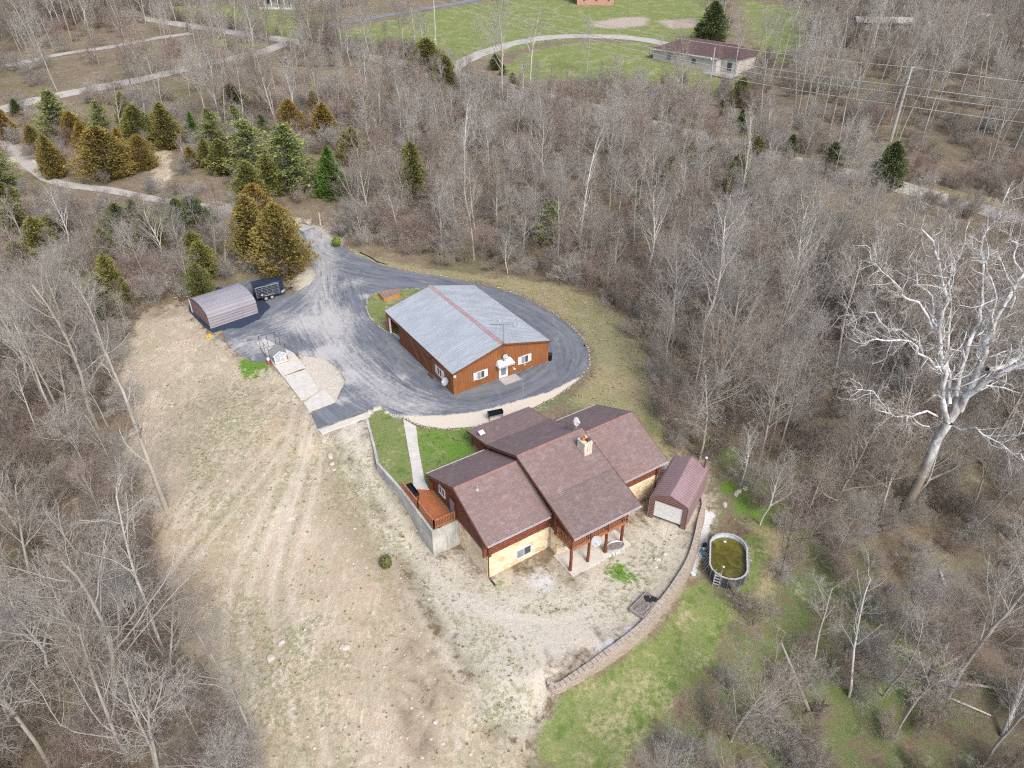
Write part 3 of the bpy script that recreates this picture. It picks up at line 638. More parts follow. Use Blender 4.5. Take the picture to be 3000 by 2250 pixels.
# front walk, slabs, patio
def slab(name, poly, z0, z1, mat='concrete'): return tag(MB().prism(poly, z0, z1).build(name, mat), kind='structure')
slab('sidewalk', [gO(u, v, .05)[:2] for u, v in [(871,905),(899,921),(903,960),(911,1005),(918,1040),(930,1062),(894,1058),(889,1010),(880,960)]], -.2, .06)
slab('kennel_pad', [gz(500+u*.27125, 750+v*.27125, .1)[:2] for u, v in [(925,935),(1010,890),(1330,1045),(1450,1195),(1200,1285)]], -.2, .10)
slab('concrete_pad', [gz(500+u*.27125, 750+v*.27125, .05)[:2] for u, v in [(1215,1300),(1455,1225),(1590,1420),(1590,1440),(1455,1540),(1400,1545)]], -.6, .05)
slab('concrete_pad', [gz(500+u*.27125, 750+v*.27125, .0)[:2] for u, v in [(1435,1585),(1650,1435),(1780,1580),(1500,1680)]], -.6, .015)
slab('concrete_curb', [gz(*p, .12)[:2] for p in [(933,1260),(943,1270),(1085,1218),(1082,1205)]], -.5, .13)
slab('door_pad', [bl(5.7, -1.5), bl(7.9, -1.5), bl(7.9, -.15), bl(5.7, -.15)], -.1, .03, 'road')
slab('patio', [hl(6.45, -3.3), hl(13.0, -3.3), hl(13.0, -.5), hl(6.45, -.5)], -3.0, -2.74)

# ------------------------------------------------------------------ log house
house = empty('log_house', (HO[0], HO[1], 0), HA, "log and stone house with red brown shingle roof and a balcony on posts", 'house')
TH = .16
def roofpart(prof, s0, s1, name='roof', mat='shingle'):
    p = prof+[(t, z-TH) for t, z in prof[::-1]]
    return MB().ext_s(p, s0, s1).build(name, mat, house)
rl_ = roofpart([(0, 1.7), (5.25, 4.0), (10.5, 1.7)], 0, 6.55); rr_ = roofpart([(-.1, 1.66), (5.25, 4.0), (10.5, 1.7)], 13.2, 19.7)
rm_ = roofpart([(.69, 3.067), (5.25, 4.6), (10.4, 2.4), (14.05, 1.7)], 6.36, 13.6)
rp_ = roofpart([(-3.25, 1.735), (.665, 3.043)], 6.36, 13.6, 'porch_roof', 'shingle2')
def cap(s0, s1, t, z, par):
    MB().ext_s([(t-.17, z-.045), (t, z+.05), (t+.17, z-.045), (t, z+.01)], s0, s1).build('ridge_cap', 'ridgecap', par)
cap(0.02, 6.5, 5.25, 4.0, rl_); cap(13.6, 19.4, 5.25, 4.0, rr_); cap(6.4, 13.3, 5.25, 4.6, rm_)
# fascia boards and gutters
def fascia(pts, s, par):
    m = MB()
    for (t0, z0), (t1, z1) in zip(pts, pts[1:]): m.add([(s-.03, t0, z0+.01), (s-.03, t1, z1+.01), (s-.03, t1, z1-.26), (s-.03, t0, z0-.26), (s+.03, t0, z0+.01), (s+.03, t1, z1+.01), (s+.03, t1, z1-.26), (s+.03, t0, z0-.26)], [(0,1,2,3),(7,6,5,4),(0,4,5,1),(3,2,6,7),(0,3,7,4),(1,5,6,2)])
    m.build('fascia', 'trimbrown', par)
fascia([(-.02, 1.69), (5.25, 3.99), (10.52, 1.69)], -.035, rl_); fascia([(-.1, 1.65), (5.25, 3.99), (10.52, 1.69)], 19.735, rr_)
fascia([(-3.26, 1.74), (5.25, 4.59), (10.4, 2.39), (14.06, 1.69)], 6.325, rm_); fascia([(-3.26, 1.74), (5.25, 4.59), (10.4, 2.39), (14.06, 1.69)], 13.635, rm_)
for s0, s1, t, z, par in ((.05, 6.3, -.1, 1.62, rl_), (13.65, 19.7, -.2, 1.58, rr_), (6.35, 13.6, -3.35, 1.67, rm_), (.05, 6.3, 10.6, 1.6, rl_), (13.7, 19.7, 10.6, 1.6, rr_)):
    MB().ext_s([(t-.07, z+.06), (t-.05, z-.07), (t+.05, z-.07), (t+.07, z+.06), (t+.05, z+.06), (t+.035, z-.05), (t-.035, z-.05), (t-.055, z+.06)], s0, s1).build('gutter', 'gutter', par)
# stone basement
def slabwall(m, a, b, z0, z1, th=.3):
    a = Vector((*a, 0)); b = Vector((*b, 0)); d = (b-a).normalized(); q = Vector((-d.y, d.x, 0))*th
    m.prism([(a.x, a.y), (b.x, b.y), ((b+q).x, (b+q).y), ((a+q).x, (a+q).y)], z0, z1)
m = MB(); m.box(.3, 6.75, .5, 10.2, -3.1, -.22); m.build('stone_wall', 'stonewall', house)
m = MB(); m.box(6.7, 13.2, -.62, 10.3, -3.1, -.24); m.build('stone_wall', 'stonewall', house)
m = MB(); m.box(13.15, 19.3, .52, 10.15, -3.2, -.22); m.build('stone_wall', 'stonewall', house)
# log walls
LR = .145
def logs_s(m, t, s0, s1, z0, z1, over=.35):
    z = z0+LR
    while z < z1: m.tube([(s0-over, t, z), (s1+over, t, z)], LR, 8); z += LR*1.78
def logs_t(m, s, t0, t1, z0, z1, over=.35, roof=None):
    z = z0+LR+.1
    while z < z1:
        a, b = t0-over, t1+over
        if roof:
            lo, hi = roof(z+LR)
            a, b = max(a, lo), min(b, hi)
            if b-a < .5: break
        m.tube([(s, a, z), (s, b, z)], LR, 8); z += LR*1.78
gab = lambda z: ((z-1.5)/2.3*5.25+.1 if z > 1.5 else -9, 10.4-(z-1.5)/2.3*5.25 if z > 1.5 else 99)
m = MB(); logs_s(m, .62, .35, 6.6, -.22, 1.5); logs_t(m, .47, .6, 10.1, -.22, 3.7, .35, gab); logs_s(m, 10.05, .4, 6.6, -.22, 1.45); m.build('log_wall', 'log', house)
m = MB(); logs_s(m, .64, 13.4, 19.2, -.22, 1.5); logs_t(m, 19.15, .6, 10.0, -.22, 3.7, .35, gab); logs_s(m, 10.0, 13.4, 19.1, -.22, 1.45); m.build('log_wall', 'log', house)
gm = lambda z: ((-9, 99) if z < 2.4 else (5.25-(4.4-z)/.337, 5.25+(4.4-z)/.427))
m = MB(); logs_s(m, -.48, 6.85, 13.1, -.24, 2.2); logs_t(m, 6.85, -.5, 10.2, -.24, 4.2, .35, gm); logs_t(m, 13.1, -.5, 10.2, -.24, 4.2, .35, gm); logs_s(m, 10.2, 6.85, 13.1, -.24, 2.0); m.build('log_wall', 'log', house)
# windows and doors
def win_t(s0, s1, z0, z1, t, par, sash='vertical', out=-1, shut=0):
    """window in a wall of constant local t, looking towards -t"""
    f = MB(); w = .07; y0, y1 = t+out*.09, t+out*.005
    ya, yb = min(y0, y1), max(y0, y1)
    f.box(s0-w, s1+w, ya, yb, z1, z1+w); f.box(s0-w, s1+w, ya-.03, yb, z0-w, z0); f.box(s0-w, s0, ya, yb, z0, z1); f.box(s1, s1+w, ya, yb, z0, z1)
    mid = (s0+s1)/2; f.box(mid-.035, mid+.035, ya, yb, z0, z1)
    o = f.build('window', 'white', par)
    MB().box(s0, s1, t+out*.05-.005, t+out*.05+.005, z0, z1).build('pane', 'glass', o)
    MB().box(s0+.03, mid-.05, t+out*.058-.003, t+out*.058+.003, z0+.04, z1-.04).build('curtain', 'curtain', o)
    return o
def win_s(t0, t1, z0, z1, s, par, out=-1):
    f = MB(); w = .07; ya, yb = min(s+out*.09, s+out*.005), max(s+out*.09, s+out*.005)
    f.box(ya, yb, t0-w, t1+w, z1, z1+w); f.box(ya-.02, yb, t0-w, t1+w, z0-w, z0); f.box(ya, yb, t0-w, t0, z0, z1); f.box(ya, yb, t1, t1+w, z0, z1)
    mid = (t0+t1)/2; f.box(ya, yb, mid-.035, mid+.035, z0, z1)
    o = f.build('window', 'white', par); MB().box(s+out*.05-.005, s+out*.05+.005, t0, t1, z0, z1).build('pane', 'glass', o); return o
win_t(3.25, 4.65, -2.1, -1.2, .5, house); win_t(7.3, 8.3, -2.0, -1.2, -.62, house); win_s(7.55, 8.5, .95, 1.75, .32, house)
d = MB().box(.18, .30, 5.62, 6.5, -.02, 1.95).build('door', 'trimbrown', house)
MB().box(.165, .178, 5.7, 6.42, .08, 1.87).build('door_glass', 'doorglass', d)
p = MB().box(8.8, 10.9, -.70, -.645, .0, 1.95).build('patio_door', 'trimbrown', house); MB().box(8.9, 10.8, -.715, -.70, .1, 1.85).build('pane', 'glass', p)
# downspouts
m = MB(); m.tube([(.35, -.05, 1.6), (.38, .38, 1.2), (.38, .40, -2.5), (.42, .1, -2.72)], .055, 6).build('downspout', 'trimbrown', house)
MB().tube([(.42, .1, -2.72), (.45, -.45, -2.76)], .07, 6).build('drain_hose', 'black', house)
MB().tube([(19.0, -.15, 1.5), (19.0, .36, 1.1), (19.0, .38, -2.6)], .055, 6).build('downspout', 'trimbrown', house)
mm_ = MB(); mm_.tube([(6.62, .38, .3), (6.62, .38, -1.9)], .035, 6); mm_.box(6.5, 6.72, .28, .5, -2.4, -1.85); mm_.build('electric_meter', 'steel', house)
# balcony over the patio
balc = MB().box(6.55, 12.65, -2.85, -.66, -.24, -.08).build('balcony_floor', 'rail', house)
def railing(par, pts, h=.95, z=0, name='railing', mat='rail', gap=.2):
    m = MB()
    for a, b in zip(pts, pts[1:]):
        a = Vector((a[0], a[1], 0)); b = Vector((b[0], b[1], 0)); L = (b-a).length
        m.bar(a+Vector((0,0,z+h)), b+Vector((0,0,z+h)), .12, .05); m.bar(a+Vector((0,0,z+.1)), b+Vector((0,0,z+.1)), .05, .08)
        n = int(L/gap)
        for j in range(1, n): p = a.lerp(b, j/n); m.bar(p+Vector((0,0,z+.1)), p+Vector((0,0,z+h)), .04)
        for p in (a, b): m.bar(p+Vector((0,0,z-.1)), p+Vector((0,0,z+h+.06)), .11)
    return m.build(name, mat, par)
railing(house, [(6.62, -.75), (6.62, -2.8), (8.6, -2.8), (10.5, -2.8), (12.58, -2.8), (12.58, -.75)], .95, -.06)
for s_ in (6.66, 8.56, 10.48, 12.3):
    MB().tube([(s_, -2.66, -2.76), (s_+.02, -2.67, -1.5), (s_, -2.66, -.24)], [.15, .14, .13], 10).build('porch_post', 'log', house)
    MB().tube([(s_, -2.66, -.08), (s_, -2.66, 1.74)], .09, 8).build('roof_post', 'log', house)
# far porch
MB().box(6.6, 13.3, 10.3, 13.6, -.06, .12).build('porch_floor', 'rail', house)
railing(house, [(6.65, 10.6), (6.65, 13.5), (9, 13.5)], .9, .12); railing(house, [(10.6, 13.5), (13.2, 13.5), (13.2, 10.6)], .9, .12)
for s_ in (6.65, 9, 10.6, 13.2): MB().tube([(s_, 13.5, .1), (s_, 13.5, 1.7)], .12, 8).build('porch_post', 'log', house)
# chimney
ch = MB().box(11.95, 12.75, 2.75, 3.75, 3.2, 5.0).build('chimney', 'mortar', house)
m = MB(); r2 = random.Random(4)
z = 3.25
while z < 4.95:
    hh = r2.uniform(.17, .27)
    for face in range(4):
        L = .8 if face % 2 == 0 else 1.0; u = -.02
        while u < L:
            w = min(r2.uniform(.2, .42), L+.02-u); e = r2.uniform(.02, .06); a, b = u+.012, u+w-.012
            if b-a > .04:
                if face == 0: m.box(11.95+a, 11.95+b, 2.75-e, 2.76, z, z+hh-.025)
                elif face == 2: m.box(11.95+a, 11.95+b, 3.74, 3.75+e, z, z+hh-.025)
                elif face == 1: m.box(12.74, 12.75+e, 2.75+a, 2.75+b, z, z+hh-.025)
                else: m.box(11.95-e, 11.96, 2.75+a, 2.75+b, z, z+hh-.025)
            u += w
    z += hh
m.build('stone_facing', 'chimstone', ch)
MB().box(11.9, 12.8, 2.7, 3.8, 4.98, 5.08).build('chimney_crown', 'chimstone', ch)
MB().tube([(12.2, 3.35, 5.05), (12.2, 3.35, 5.45)], .17, 10, caps=False).build('flue', 'orange', ch)
MB().box(12.3, 12.65, 2.85, 3.2, 5.1, 5.3).build('rain_hood', 'trimbrown', ch)
MB().box(11.86, 12.84, 2.6, 3.85, 3.25, 3.62).build('flashing', 'ridgecap', ch)
def vent(s, t, z, par):
    m = MB(); m.tube([(s, t, z-.1), (s, t, z+.4)], .05, 8); m.box(s-.14, s+.14, t-.14, t+.14, z-.06, z+.03); m.build('roof_vent', 'gutter', par)
vent(1.75, 4.3, 3.63, house); vent(14.0, 4.9, 3.86, house)
m = MB(); m.tube([(6.9, 12.2, 2.0), (6.9, 12.2, 2.35)], .03, 6); m.add([(6.65,11.95,2.33),(7.2,11.95,2.33),(7.2,12.4,2.5),(6.65,12.4,2.5),(6.65,11.95,2.37),(7.2,11.95,2.37),(7.2,12.4,2.54),(6.65,12.4,2.54)], [(0,1,2,3),(4,5,6,7),(0,1,5,4),(1,2,6,5),(2,3,7,6),(3,0,4,7)])
t_ = m.build('flat_antenna', 'white'); t_.parent = None; t_.location = (HO[0], HO[1], 0); t_.rotation_euler = (0, 0, HA); tag(t_, "small flat white internet antenna on the dark porch slope of the log house roof", 'antenna')

def sat_dish(loc, r, aim, label, pole, rz=0, arm=None):
    """loc: centre of the reflector; aim: where it points; pole: points of the mast"""
    e = empty('satellite_dish', pole[0], 0, label, 'satellite dish'); L = Vector(pole[0])
    a = Vector(aim).normalized(); c = Vector(loc)-L
    prof = [(r*q, r*.28*(q*q)) for q in (0.001, .2, .4, .6, .8, 1)]; prof += [(r*1.02, r*.28), (r*1.0, r*.25)]+[(r*q, r*.28*q*q-.03) for q in (.8, .4, .001)]
    MB().lathe(prof, c, a, 24).build('reflector', 'dish', e, True)
    low = Vector((0, 0, -1))-a*Vector((0, 0, -1)).dot(a); low.normalize()
    f = c+low*r*.95; g_ = c+a*r*1.0+low*r*.25
    m = MB(); m.tube([f, g_], .015, 6); m.tube([c-a*.02, g_ if False else c-a*.12], .05, 6); m.build('feed_arm', 'steel', e)
    MB().box(g_.x-.06, g_.x+.06, g_.y-.06, g_.y+.06, g_.z-.05, g_.z+.07).build('receiver', 'white', e)
    m = MB(); pts = [Vector(p)-L for p in pole]; m.tube(pts+[c-a*.1], .03, 6); m.build('mast', 'steel', e)
    return e
b = hl(8.95, -3.05); b0 = hl(8.62, -2.86)
sat_dish((b[0], b[1], -.15), .45, (.25, -.8, .55), "large round grey satellite dish mounted on the balcony post over the patio", [(b0[0], b0[1], -.9), (b[0]-.02, b[1]+.06, -.75)])
p0 = hl(12.9, 5.25)
e_ = sat_dish((p0[0]-.1, p0[1]+.1, 5.55), .42, (.75, -.55, .45), "round pale satellite dish on a tripod at the ridge of the log house", [(p0[0], p0[1], 4.5), (p0[0], p0[1], 5.35)])
m = MB(); [m.tube([(0, 0, .8), (math.cos(a)*.4, math.sin(a)*.4, -.05)], .018, 5) for a in (HA, HA+math.pi, HA+1.6)]; m.build('tripod', 'steel', e_)

# ------------------------------------------------------------------ deck, walls
DK = [hl(.15, 5.5), hl(.15, 9.95), hl(-.95, 10.85), hl(-2.0, 11.3), hl(-1.95, 5.5)]
dk = empty('deck', (*hl(-1, 8), 0), 0, "orange stained wooden deck with a slatted railing beside the log house gable", 'deck')
def rel(pts, o): return [(p[0]-o.location.x, p[1]-o.location.y) for p in pts]
MB().prism(rel(DK, dk), -.08, .08).build('deck_floor', 'redwood', dk)
m = MB()
for k_ in range(1, 40):
    s = .15-k_*.14
    if s < -1.95: break
    a = hl(s, 5.52); b = hl(s, 9.9 if s > -.1 else 10.0+min(-s, .95)*.8)
    m.bar((a[0]-dk.location.x, a[1]-dk.location.y, .082), (b[0]-dk.location.x, b[1]-dk.location.y, .082), .012, .006)
m.build('board_gap', 'trimbrown', dk)
railing(dk, rel([hl(.1, 5.55), hl(-1.9, 5.55), hl(-1.92, 8.5), hl(-1.98, 11.6)], dk), .9, .06, gap=.15)
cw = empty('concrete_wall', (*UPPER[0], 0), 0, "grey concrete retaining wall between the front lawn and the gravel track", 'retaining wall')
CWP = UPPER[:6]+[hl(-2.06, 5.4), hl(.28, 5.4)]
m = MB(); outer = offset_line(CWP, -.22)
for (a, b), (c, d_) in zip(zip(CWP, CWP[1:]), zip(outer, outer[1:])):
    m.prism([a, b, d_, c], -4.2, .05)
m.v = [(x-cw.location.x, y-cw.location.y, z) for x, y, z in m.v]; m.build('wall_body', 'wallconc', cw)
# block wall
bw = empty('block_wall', (*WALL[0], -4), 0, "curved tan block retaining wall between the gravel yard and the lower lawn", 'retaining wall')
def resample(pts, d):
    P = [Vector(p) for p in pts]
    for _ in range(3): P = [P[0]]+[q for a, b in zip(P, P[1:]) for q in (a.lerp(b, .25), a.lerp(b, .75))]+[P[-1]]
    out = [P[0]]; acc = 0
    for a, b in zip(P, P[1:]):
        L = (b-a).length; s = d-acc
        while s <= L: out.append(a.lerp(b, s/L)); s += d
        acc = (acc+L) % d if L > 0 else acc
        acc = L-(s-d)
    return out
WR = resample(WALLM, .42); nW = len(WR)
V = []; F = []; BLv = []; dist = 0
topz = lambda j: -2.62-.55*(1 if j < 3 else max(0, 1-(j-3)/10))
for j, p in enumerate(WR):
    a = WR[max(j-1, 0)]; b = WR[min(j+1, nW-1)]; t = (b-a).normalized(); out = Vector((t.y, -t.x))
    if j: dist += (p-WR[j-1]).length
    tz = topz(j)
    for off, z in ((.05, tz), (.16, tz), (.16, tz-.2), (.23, tz-.21), (.42, -5.6)):
        q = p+out*off; V.append((q.x-bw.location.x, q.y-bw.location.y, z+4)); BLv.append((dist, z, 0))
    q = p-out*.25; V.append((q.x-bw.location.x, q.y-bw.location.y, tz+4)); BLv.append((dist, tz, 0))
for j in range(nW-1):
    for i_ in range(4): F.append((j*6+i_, (j+1)*6+i_, (j+1)*6+i_+1, j*6+i_+1))
    F.append((j*6+5, (j+1)*6+5, (j+1)*6, j*6))
wb = mesh_np('wall_face', np.array(V), np.array(F), 'block', bw)
at_ = wb.data.attributes.new('bl', 'FLOAT_VECTOR', 'POINT'); at_.data.foreach_set('vector', np.array(BLv, np.float32).ravel())
m = MB()
for j in range(nW-1):
    p = WR[j]; b = WR[j+1]; t = (b-p).normalized(); out = Vector((t.y, -t.x)); tz = topz(j)+.012*((j*7) % 3)
    a0 = p+t*.012; a1 = b-t*.012; w0 = -.2; w1 = .21+.02*((j*5) % 3)
    m.prism([(c.x-bw.location.x, c.y-bw.location.y) for c in (a0+out*w0, a1+out*w0, a1+out*w1, a0+out*w1)], tz+4, tz+4.11)
m.build('cap_block', 'capblock', bw)

# ------------------------------------------------------------------ workshop
barn = empty('workshop', (BO[0], BO[1], 0), BA, "brown board workshop with a pale grey metal roof inside the asphalt loop", 'workshop')
BW, BL_, BE, BR = 12.65, 17.0, 2.85, 4.5
MB().ext_t([(0, 0), (BW, 0), (BW, BE-.1), (BW/2, BR-.12), (0, BE-.1)], 0, .18).build('gable_wall', 'barnwood', barn)
MB().ext_t([(0, 0), (BW, 0), (BW, BE-.1), (BW/2, BR-.12), (0, BE-.1)], BL_-.3, BL_-.12).build('gable_wall', 'barnwood', barn)
MB().box(BW-.18, BW, .19, BL_-.31, 0, BE-.1).build('side_wall', 'barnwood', barn)
m = MB(); m.box(0, .18, .19, 13.0, 0, BE-.12); m.box(0, .18, 16.1, BL_-.31, 0, BE-.12); m.box(0, .18, 13.0, 16.1, 2.2, BE-.12); m.build('side_wall', 'barnwood', barn)
MB().box(.2, BW-.2, .2, BL_-.32, -.02, .04).build('floor_slab', 'concrete', barn)
MB().box(4.5, 4.6, .2, BL_-.32, .04, 2.7).build('partition', 'grate', barn)
MB().box(-.06, .16, 16.02, 16.12, .0, 2.2).build('door_jamb', 'white', barn)
# corrugated roof, one sheet per slope
def corr(s0, z0, s1, z1, name='roof'):
    ts = np.arange(-.18, BL_+.05, .075); hh = np.where((np.arange(len(ts)) % 5) == 0, .022, 0.0)
    V = []; 
    for t, h in zip(ts, hh):
        for q in (0, 1): V.append((s0+(s1-s0)*q, t, z0+(z1-z0)*q+h))
    n = len(ts); lo = [(x, y, z-.09-0) for x, y, z in V]
    F = [(2*j, 2*j+1, 2*j+3, 2*j+2) for j in range(n-1)]
    B = len(V); F += [(B+2*j+2, B+2*j+3, B+2*j+1, B+2*j) for j in range(n-1)]+[(2*j+2, B+2*j+2, B+2*j, 2*j) for j in range(n-1)]+[(2*j+1, B+2*j+1, B+2*j+3, 2*j+3) for j in range(n-1)]
    F += [(0, B, B+1, 1), (2*n-2, 2*n-1, B+2*n-1, B+2*n-2)]
    return MB().add(V+lo, F).build(name, 'tin', barn)
ra = corr(-.12, BE-.03, BW/2, BR, 'roof'); rb = corr(BW+.12, BE-.03, BW/2, BR, 'roof')
for k_ in range(6):
    a, b = -.2+k_*2.88, -.2+(k_+1)*2.88-.03
    MB().ext_t([(BW/2-.26, BR-.03), (BW/2, BR+.10), (BW/2+.26, BR-.03), (BW/2, BR+.06)], a, b).build('ridge_cap', 'pinkcap', ra)
m = MB(); 
for s0, z0, s1, z1 in ((-.13, BE-.02, BW/2, BR+.01), (BW/2, BR+.01, BW+.13, BE-.02)):
    for t in (-.23, BL_+.02): MB().add([(s0,t,z0),(s1,t,z1),(s1,t,z1-.2),(s0,t,z0-.2),(s0,t+.04,z0),(s1,t+.04,z1),(s1,t+.04,z1-.2),(s0,t+.04,z0-.2)], [(0,1,2,3),(7,6,5,4),(0,4,5,1),(3,2,6,7),(0,3,7,4),(1,5,6,2)]).build('rake_trim', 'barndark', barn)
# sliding doors
for t0, t1 in ((10.3, 13.1), (7.7, 10.25), (5.1, 7.65)):
    d = MB().box(-.13, -.04, t0, t1, .05, 2.32).build('sliding_door', 'barndark', barn)
    if t0 < 10: m = MB(); m.bar((-.15, t0+.05, .15), (-.15, t1-.05, 2.25), .03, .09); m.bar((-.152, t0, 2.25), (-.152, t1, 2.25), .03, .09); m.build('brace', 'barnwood', d)
MB().box(-.17, -.03, 2.5, 13.2, 2.34, 2.46).build('door_track', 'barndark', barn)
def bwin_t(s0, s1, z0, z1):
    w = win_t(s0, s1, z0, z1, 0, barn)
    for a, b in ((s0-.48, s0-.09), (s1+.09, s1+.48)): MB().box(a, b, -.06, -.005, z0-.05, z1+.05).build('shutter', 'white', w)
bwin_t(3.0, 3.87, 1.0, 1.85); bwin_t(8.86, 9.72, 1.0, 1.88)
w = win_s(2.55, 3.55, .85, 1.78, 0, barn)
for a, b in ((2.05, 2.45), (3.65, 4.05)): MB().box(-.06, -.005, a, b, .8, 1.85).build('shutter', 'white', w)
d = MB().box(5.8, 6.98, -.07, -.005, .03, 2.15).build('door', 'white', barn); MB().box(6.08, 6.72, -.085, -.07, .35, 1.9).build('door_glass', 'doorglass', d)
MB().tube([(6.82, -.12, 1.0), (6.86, -.12, 1.0)], .03, 6).build('handle', 'steel', d)
aw = MB(); aw.add([(5.6,-.02,2.45),(7.3,-.02,2.45),(7.5,-.8,2.02),(5.4,-.8,2.02),(5.4,-.8,1.86),(7.5,-.8,1.86),(7.5,-.02,1.95),(5.4,-.02,1.95)], [(0,3,2,1),(3,4,5,2),(1,2,5,6),(0,7,4,3)])
aw.v += [(x, y, z-.03) for x, y, z in aw.v[:8]]; aw.f += [tuple(8+i for i in f[::-1]) for f in aw.f[:4]]; aw.build('awning', 'white', barn)
for k_ in (.6,): MB().tube([(.06, -.1, 2.55), (.06, -.1, 2.3)], .05, 6).build('flood_lamp', 'white', barn)
MB().lathe([(.001, .1), (.12, .1), (.14, 0), (.1, -.16), (.001, -.2)], (.18, -.14, 2.4), k=12).build('wall_lamp', 'white', barn)
for s_, z_, mt in ((7.9, .6, 'white'), (7.75, .75, 'gutter'), (9.3, .7, 'gutter')): MB().box(s_-.1, s_+.1, -.1, -.005, z_-.09, z_+.09).build('utility_box', mt, barn)
MB().tube([(-.04, 16.75, 2.7), (-.04, 16.75, .2), (-.2, 16.9, .05)], .05, 6).build('downspout', 'barnwood', barn)
MB().tube([(-.04, .35, 2.7), (-.04, .35, .1)], .05, 6).build('downspout', 'barndark', barn)
MB().tube([(BW+.04, .3, 2.7), (BW+.04, .3, .2)], .05, 6).build('downspout', 'barndark', barn)
for wx, wy in ((-1.5, 74.2), (.8, 74.3)):
    dx, dy = wx-BO[0], wy-BO[1]; s = dx*math.cos(BA)+dy*math.sin(BA); t = -dx*math.sin(BA)+dy*math.cos(BA); z = BR-(s-BW/2)*(BR-BE)/(BW/2)
    MB().tube([(s, t, z), (s, t, z+.45)], .07, 8).build('vent_pipe', 'gutter', barn)
x = bl(6.3, -.35)
ta = empty('tv_antenna', (*bl(6.25, -.3), 3.0), BA, "thin television antenna on a mast at the workshop gable", 'antenna')
MB().tube([(0, 0, -.6), (0, 0, 4.0)], .028, 6).build('mast', 'trimbrown', ta)
m = MB(); m.tube([(-1.35, .4, 4.25), (1.15, -.35, 3.75)], .02, 5)
for k_ in range(11): q = k_/10; c = Vector((-1.35, .4, 4.25)).lerp(Vector((1.15, -.35, 3.75)), q); w = .18+.45*q; m.tube([c+Vector((-.27*w, -w, 0)), c+Vector((.27*w, w, 0))], .012, 4)
m.build('aerial_boom', 'black', ta)
q0 = bl(6.4, -.1); q = bl(6.4, -.5); sat_dish((q[0], q[1], 2.95), .3, (.3, -.8, .5), "small round satellite dish above the white awning", [(q0[0], q0[1], 2.7), (q[0], q[1]+.05, 2.75)])
q0 = bl(-.05, 1.0); q = bl(-.55, .75); sat_dish((q[0], q[1], 1.5), .45, (-.55, -.6, .55), "round grey satellite dish on the long side wall of the workshop near its corner", [(q0[0], q0[1], 1.25), (q[0], q[1], 1.25)])
# things inside the open bay
def cyl_thing(name, loc, prof, mat, label, cat, k=16):
    o = MB().lathe(prof, (0, 0, 0), k=k).build(name, mat, None, True); o.location = loc; return tag(o, label, cat)
cyl_thing('drum', (*bl(1.3, 15.2), .04), [(.001, 0), (.28, 0), (.29, .3), (.28, .6), (.29, .85), (.001, .86)], 'alu', "silver drum standing in the open bay of the workshop", 'drum')
cyl_thing('drum', (*bl(1.9, 14.3), .04), [(.001, 0), (.3, 0), (.3, .9), (.001, .9)], 'black', "black drum standing in the open bay of the workshop", 'drum')
cyl_thing('trash_can', (*bl(12.95, .1), 0), [(.001, 0), (.24, 0), (.3, .8), (.32, .85), (.001, .9)], 'black', "black bin against the far corner of the workshop gable", 'bin')
o = MB().box(-.5, .5, -.12, .12, 0, .2).build('flower_box', 'trimbrown'); o.location = (*bl(-.4, 4.6), 0); o.rotation_euler.z = BA+math.pi/2; tag(o, "dark planter on the asphalt below the shuttered side window", 'planter')

# ------------------------------------------------------------------ metal shelters
ca = math.radians(41.7); CO = (-38.02, 79.19)
cpt = empty('carport', (*CO, 0), ca, "mauve grey round shouldered steel carport standing on fresh black asphalt", 'carport')
def arch(w):
    P = [(0, 0), (0, 1.6), (.1, 1.86), (.36, 2.07), (.95, 2.32), (1.9, 2.56), (w/2, 2.66)]
    return P+[(w-t, z) for t, z in P[-2::-1]]
def ribbed(prof, L, par, mat, name='roof_shell', step=.115, rib=.022, along=False, y0=0):
    """a steel shell: profile (t,z) swept along x with ribs running along x"""
    P = []; 
    for (a, b), (c, d_) in zip(prof, prof[1:]):
        n = max(1, int(math.hypot(c-a, d_-b)/step))
        for j in range(n): P.append((a+(c-a)*j/n, b+(d_-b)*j/n))
    P.append(prof[-1]); V = []; cx = sum(p[0] for p in P)/len(P)
    for j, (t, z) in enumerate(P):
        h = rib if j % 3 == 0 else 0; a = P[max(j-1, 0)]; b = P[min(j+1, len(P)-1)]; d_ = Vector((b[0]-a[0], b[1]-a[1])).normalized(); n = Vector((-d_.y, d_.x))
        for x in (0, L): V.append((x, t+n.x*h, z+n.y*h))
    for j, (t, z) in enumerate(P):
        a = P[max(j-1, 0)]; b = P[min(j+1, len(P)-1)]; d_ = Vector((b[0]-a[0], b[1]-a[1])).normalized(); n = Vector((-d_.y, d_.x))*-.03
        for x in (0, L): V.append((x, t+n.x, z+n.y))
    m = len(P); B = 2*m
    F = [(2*j, 2*j+2, 2*j+3, 2*j+1) for j in range(m-1)]+[(B+2*j+1, B+2*j+3, B+2*j+2, B+2*j) for j in range(m-1)]+[(2*j, B+2*j, B+2*j+2, 2*j+2) for j in range(m-1)]+[(2*j+3, B+2*j+3, B+2*j+1, 2*j+1) for j in range(m-1)]
    return MB().add(V, F).build(name, mat, par)
ribbed(arch(5.95), 6.4, cpt, 'mauve', rib=.03)
for x in (.03, 6.3): MB().tube([(x, 5.88, 0), (x, 5.88, 1.9)], .06, 6).build('frame_post', 'white', cpt)
AR = [(t+(.04 if t < 3 else -.04), z-.04 if z > 0 else 0) for t, z in arch(5.95)]
MB().ext_s(AR, .12, .15).build('end_wall', 'brownsteeld', cpt)
m = MB(); z = .12
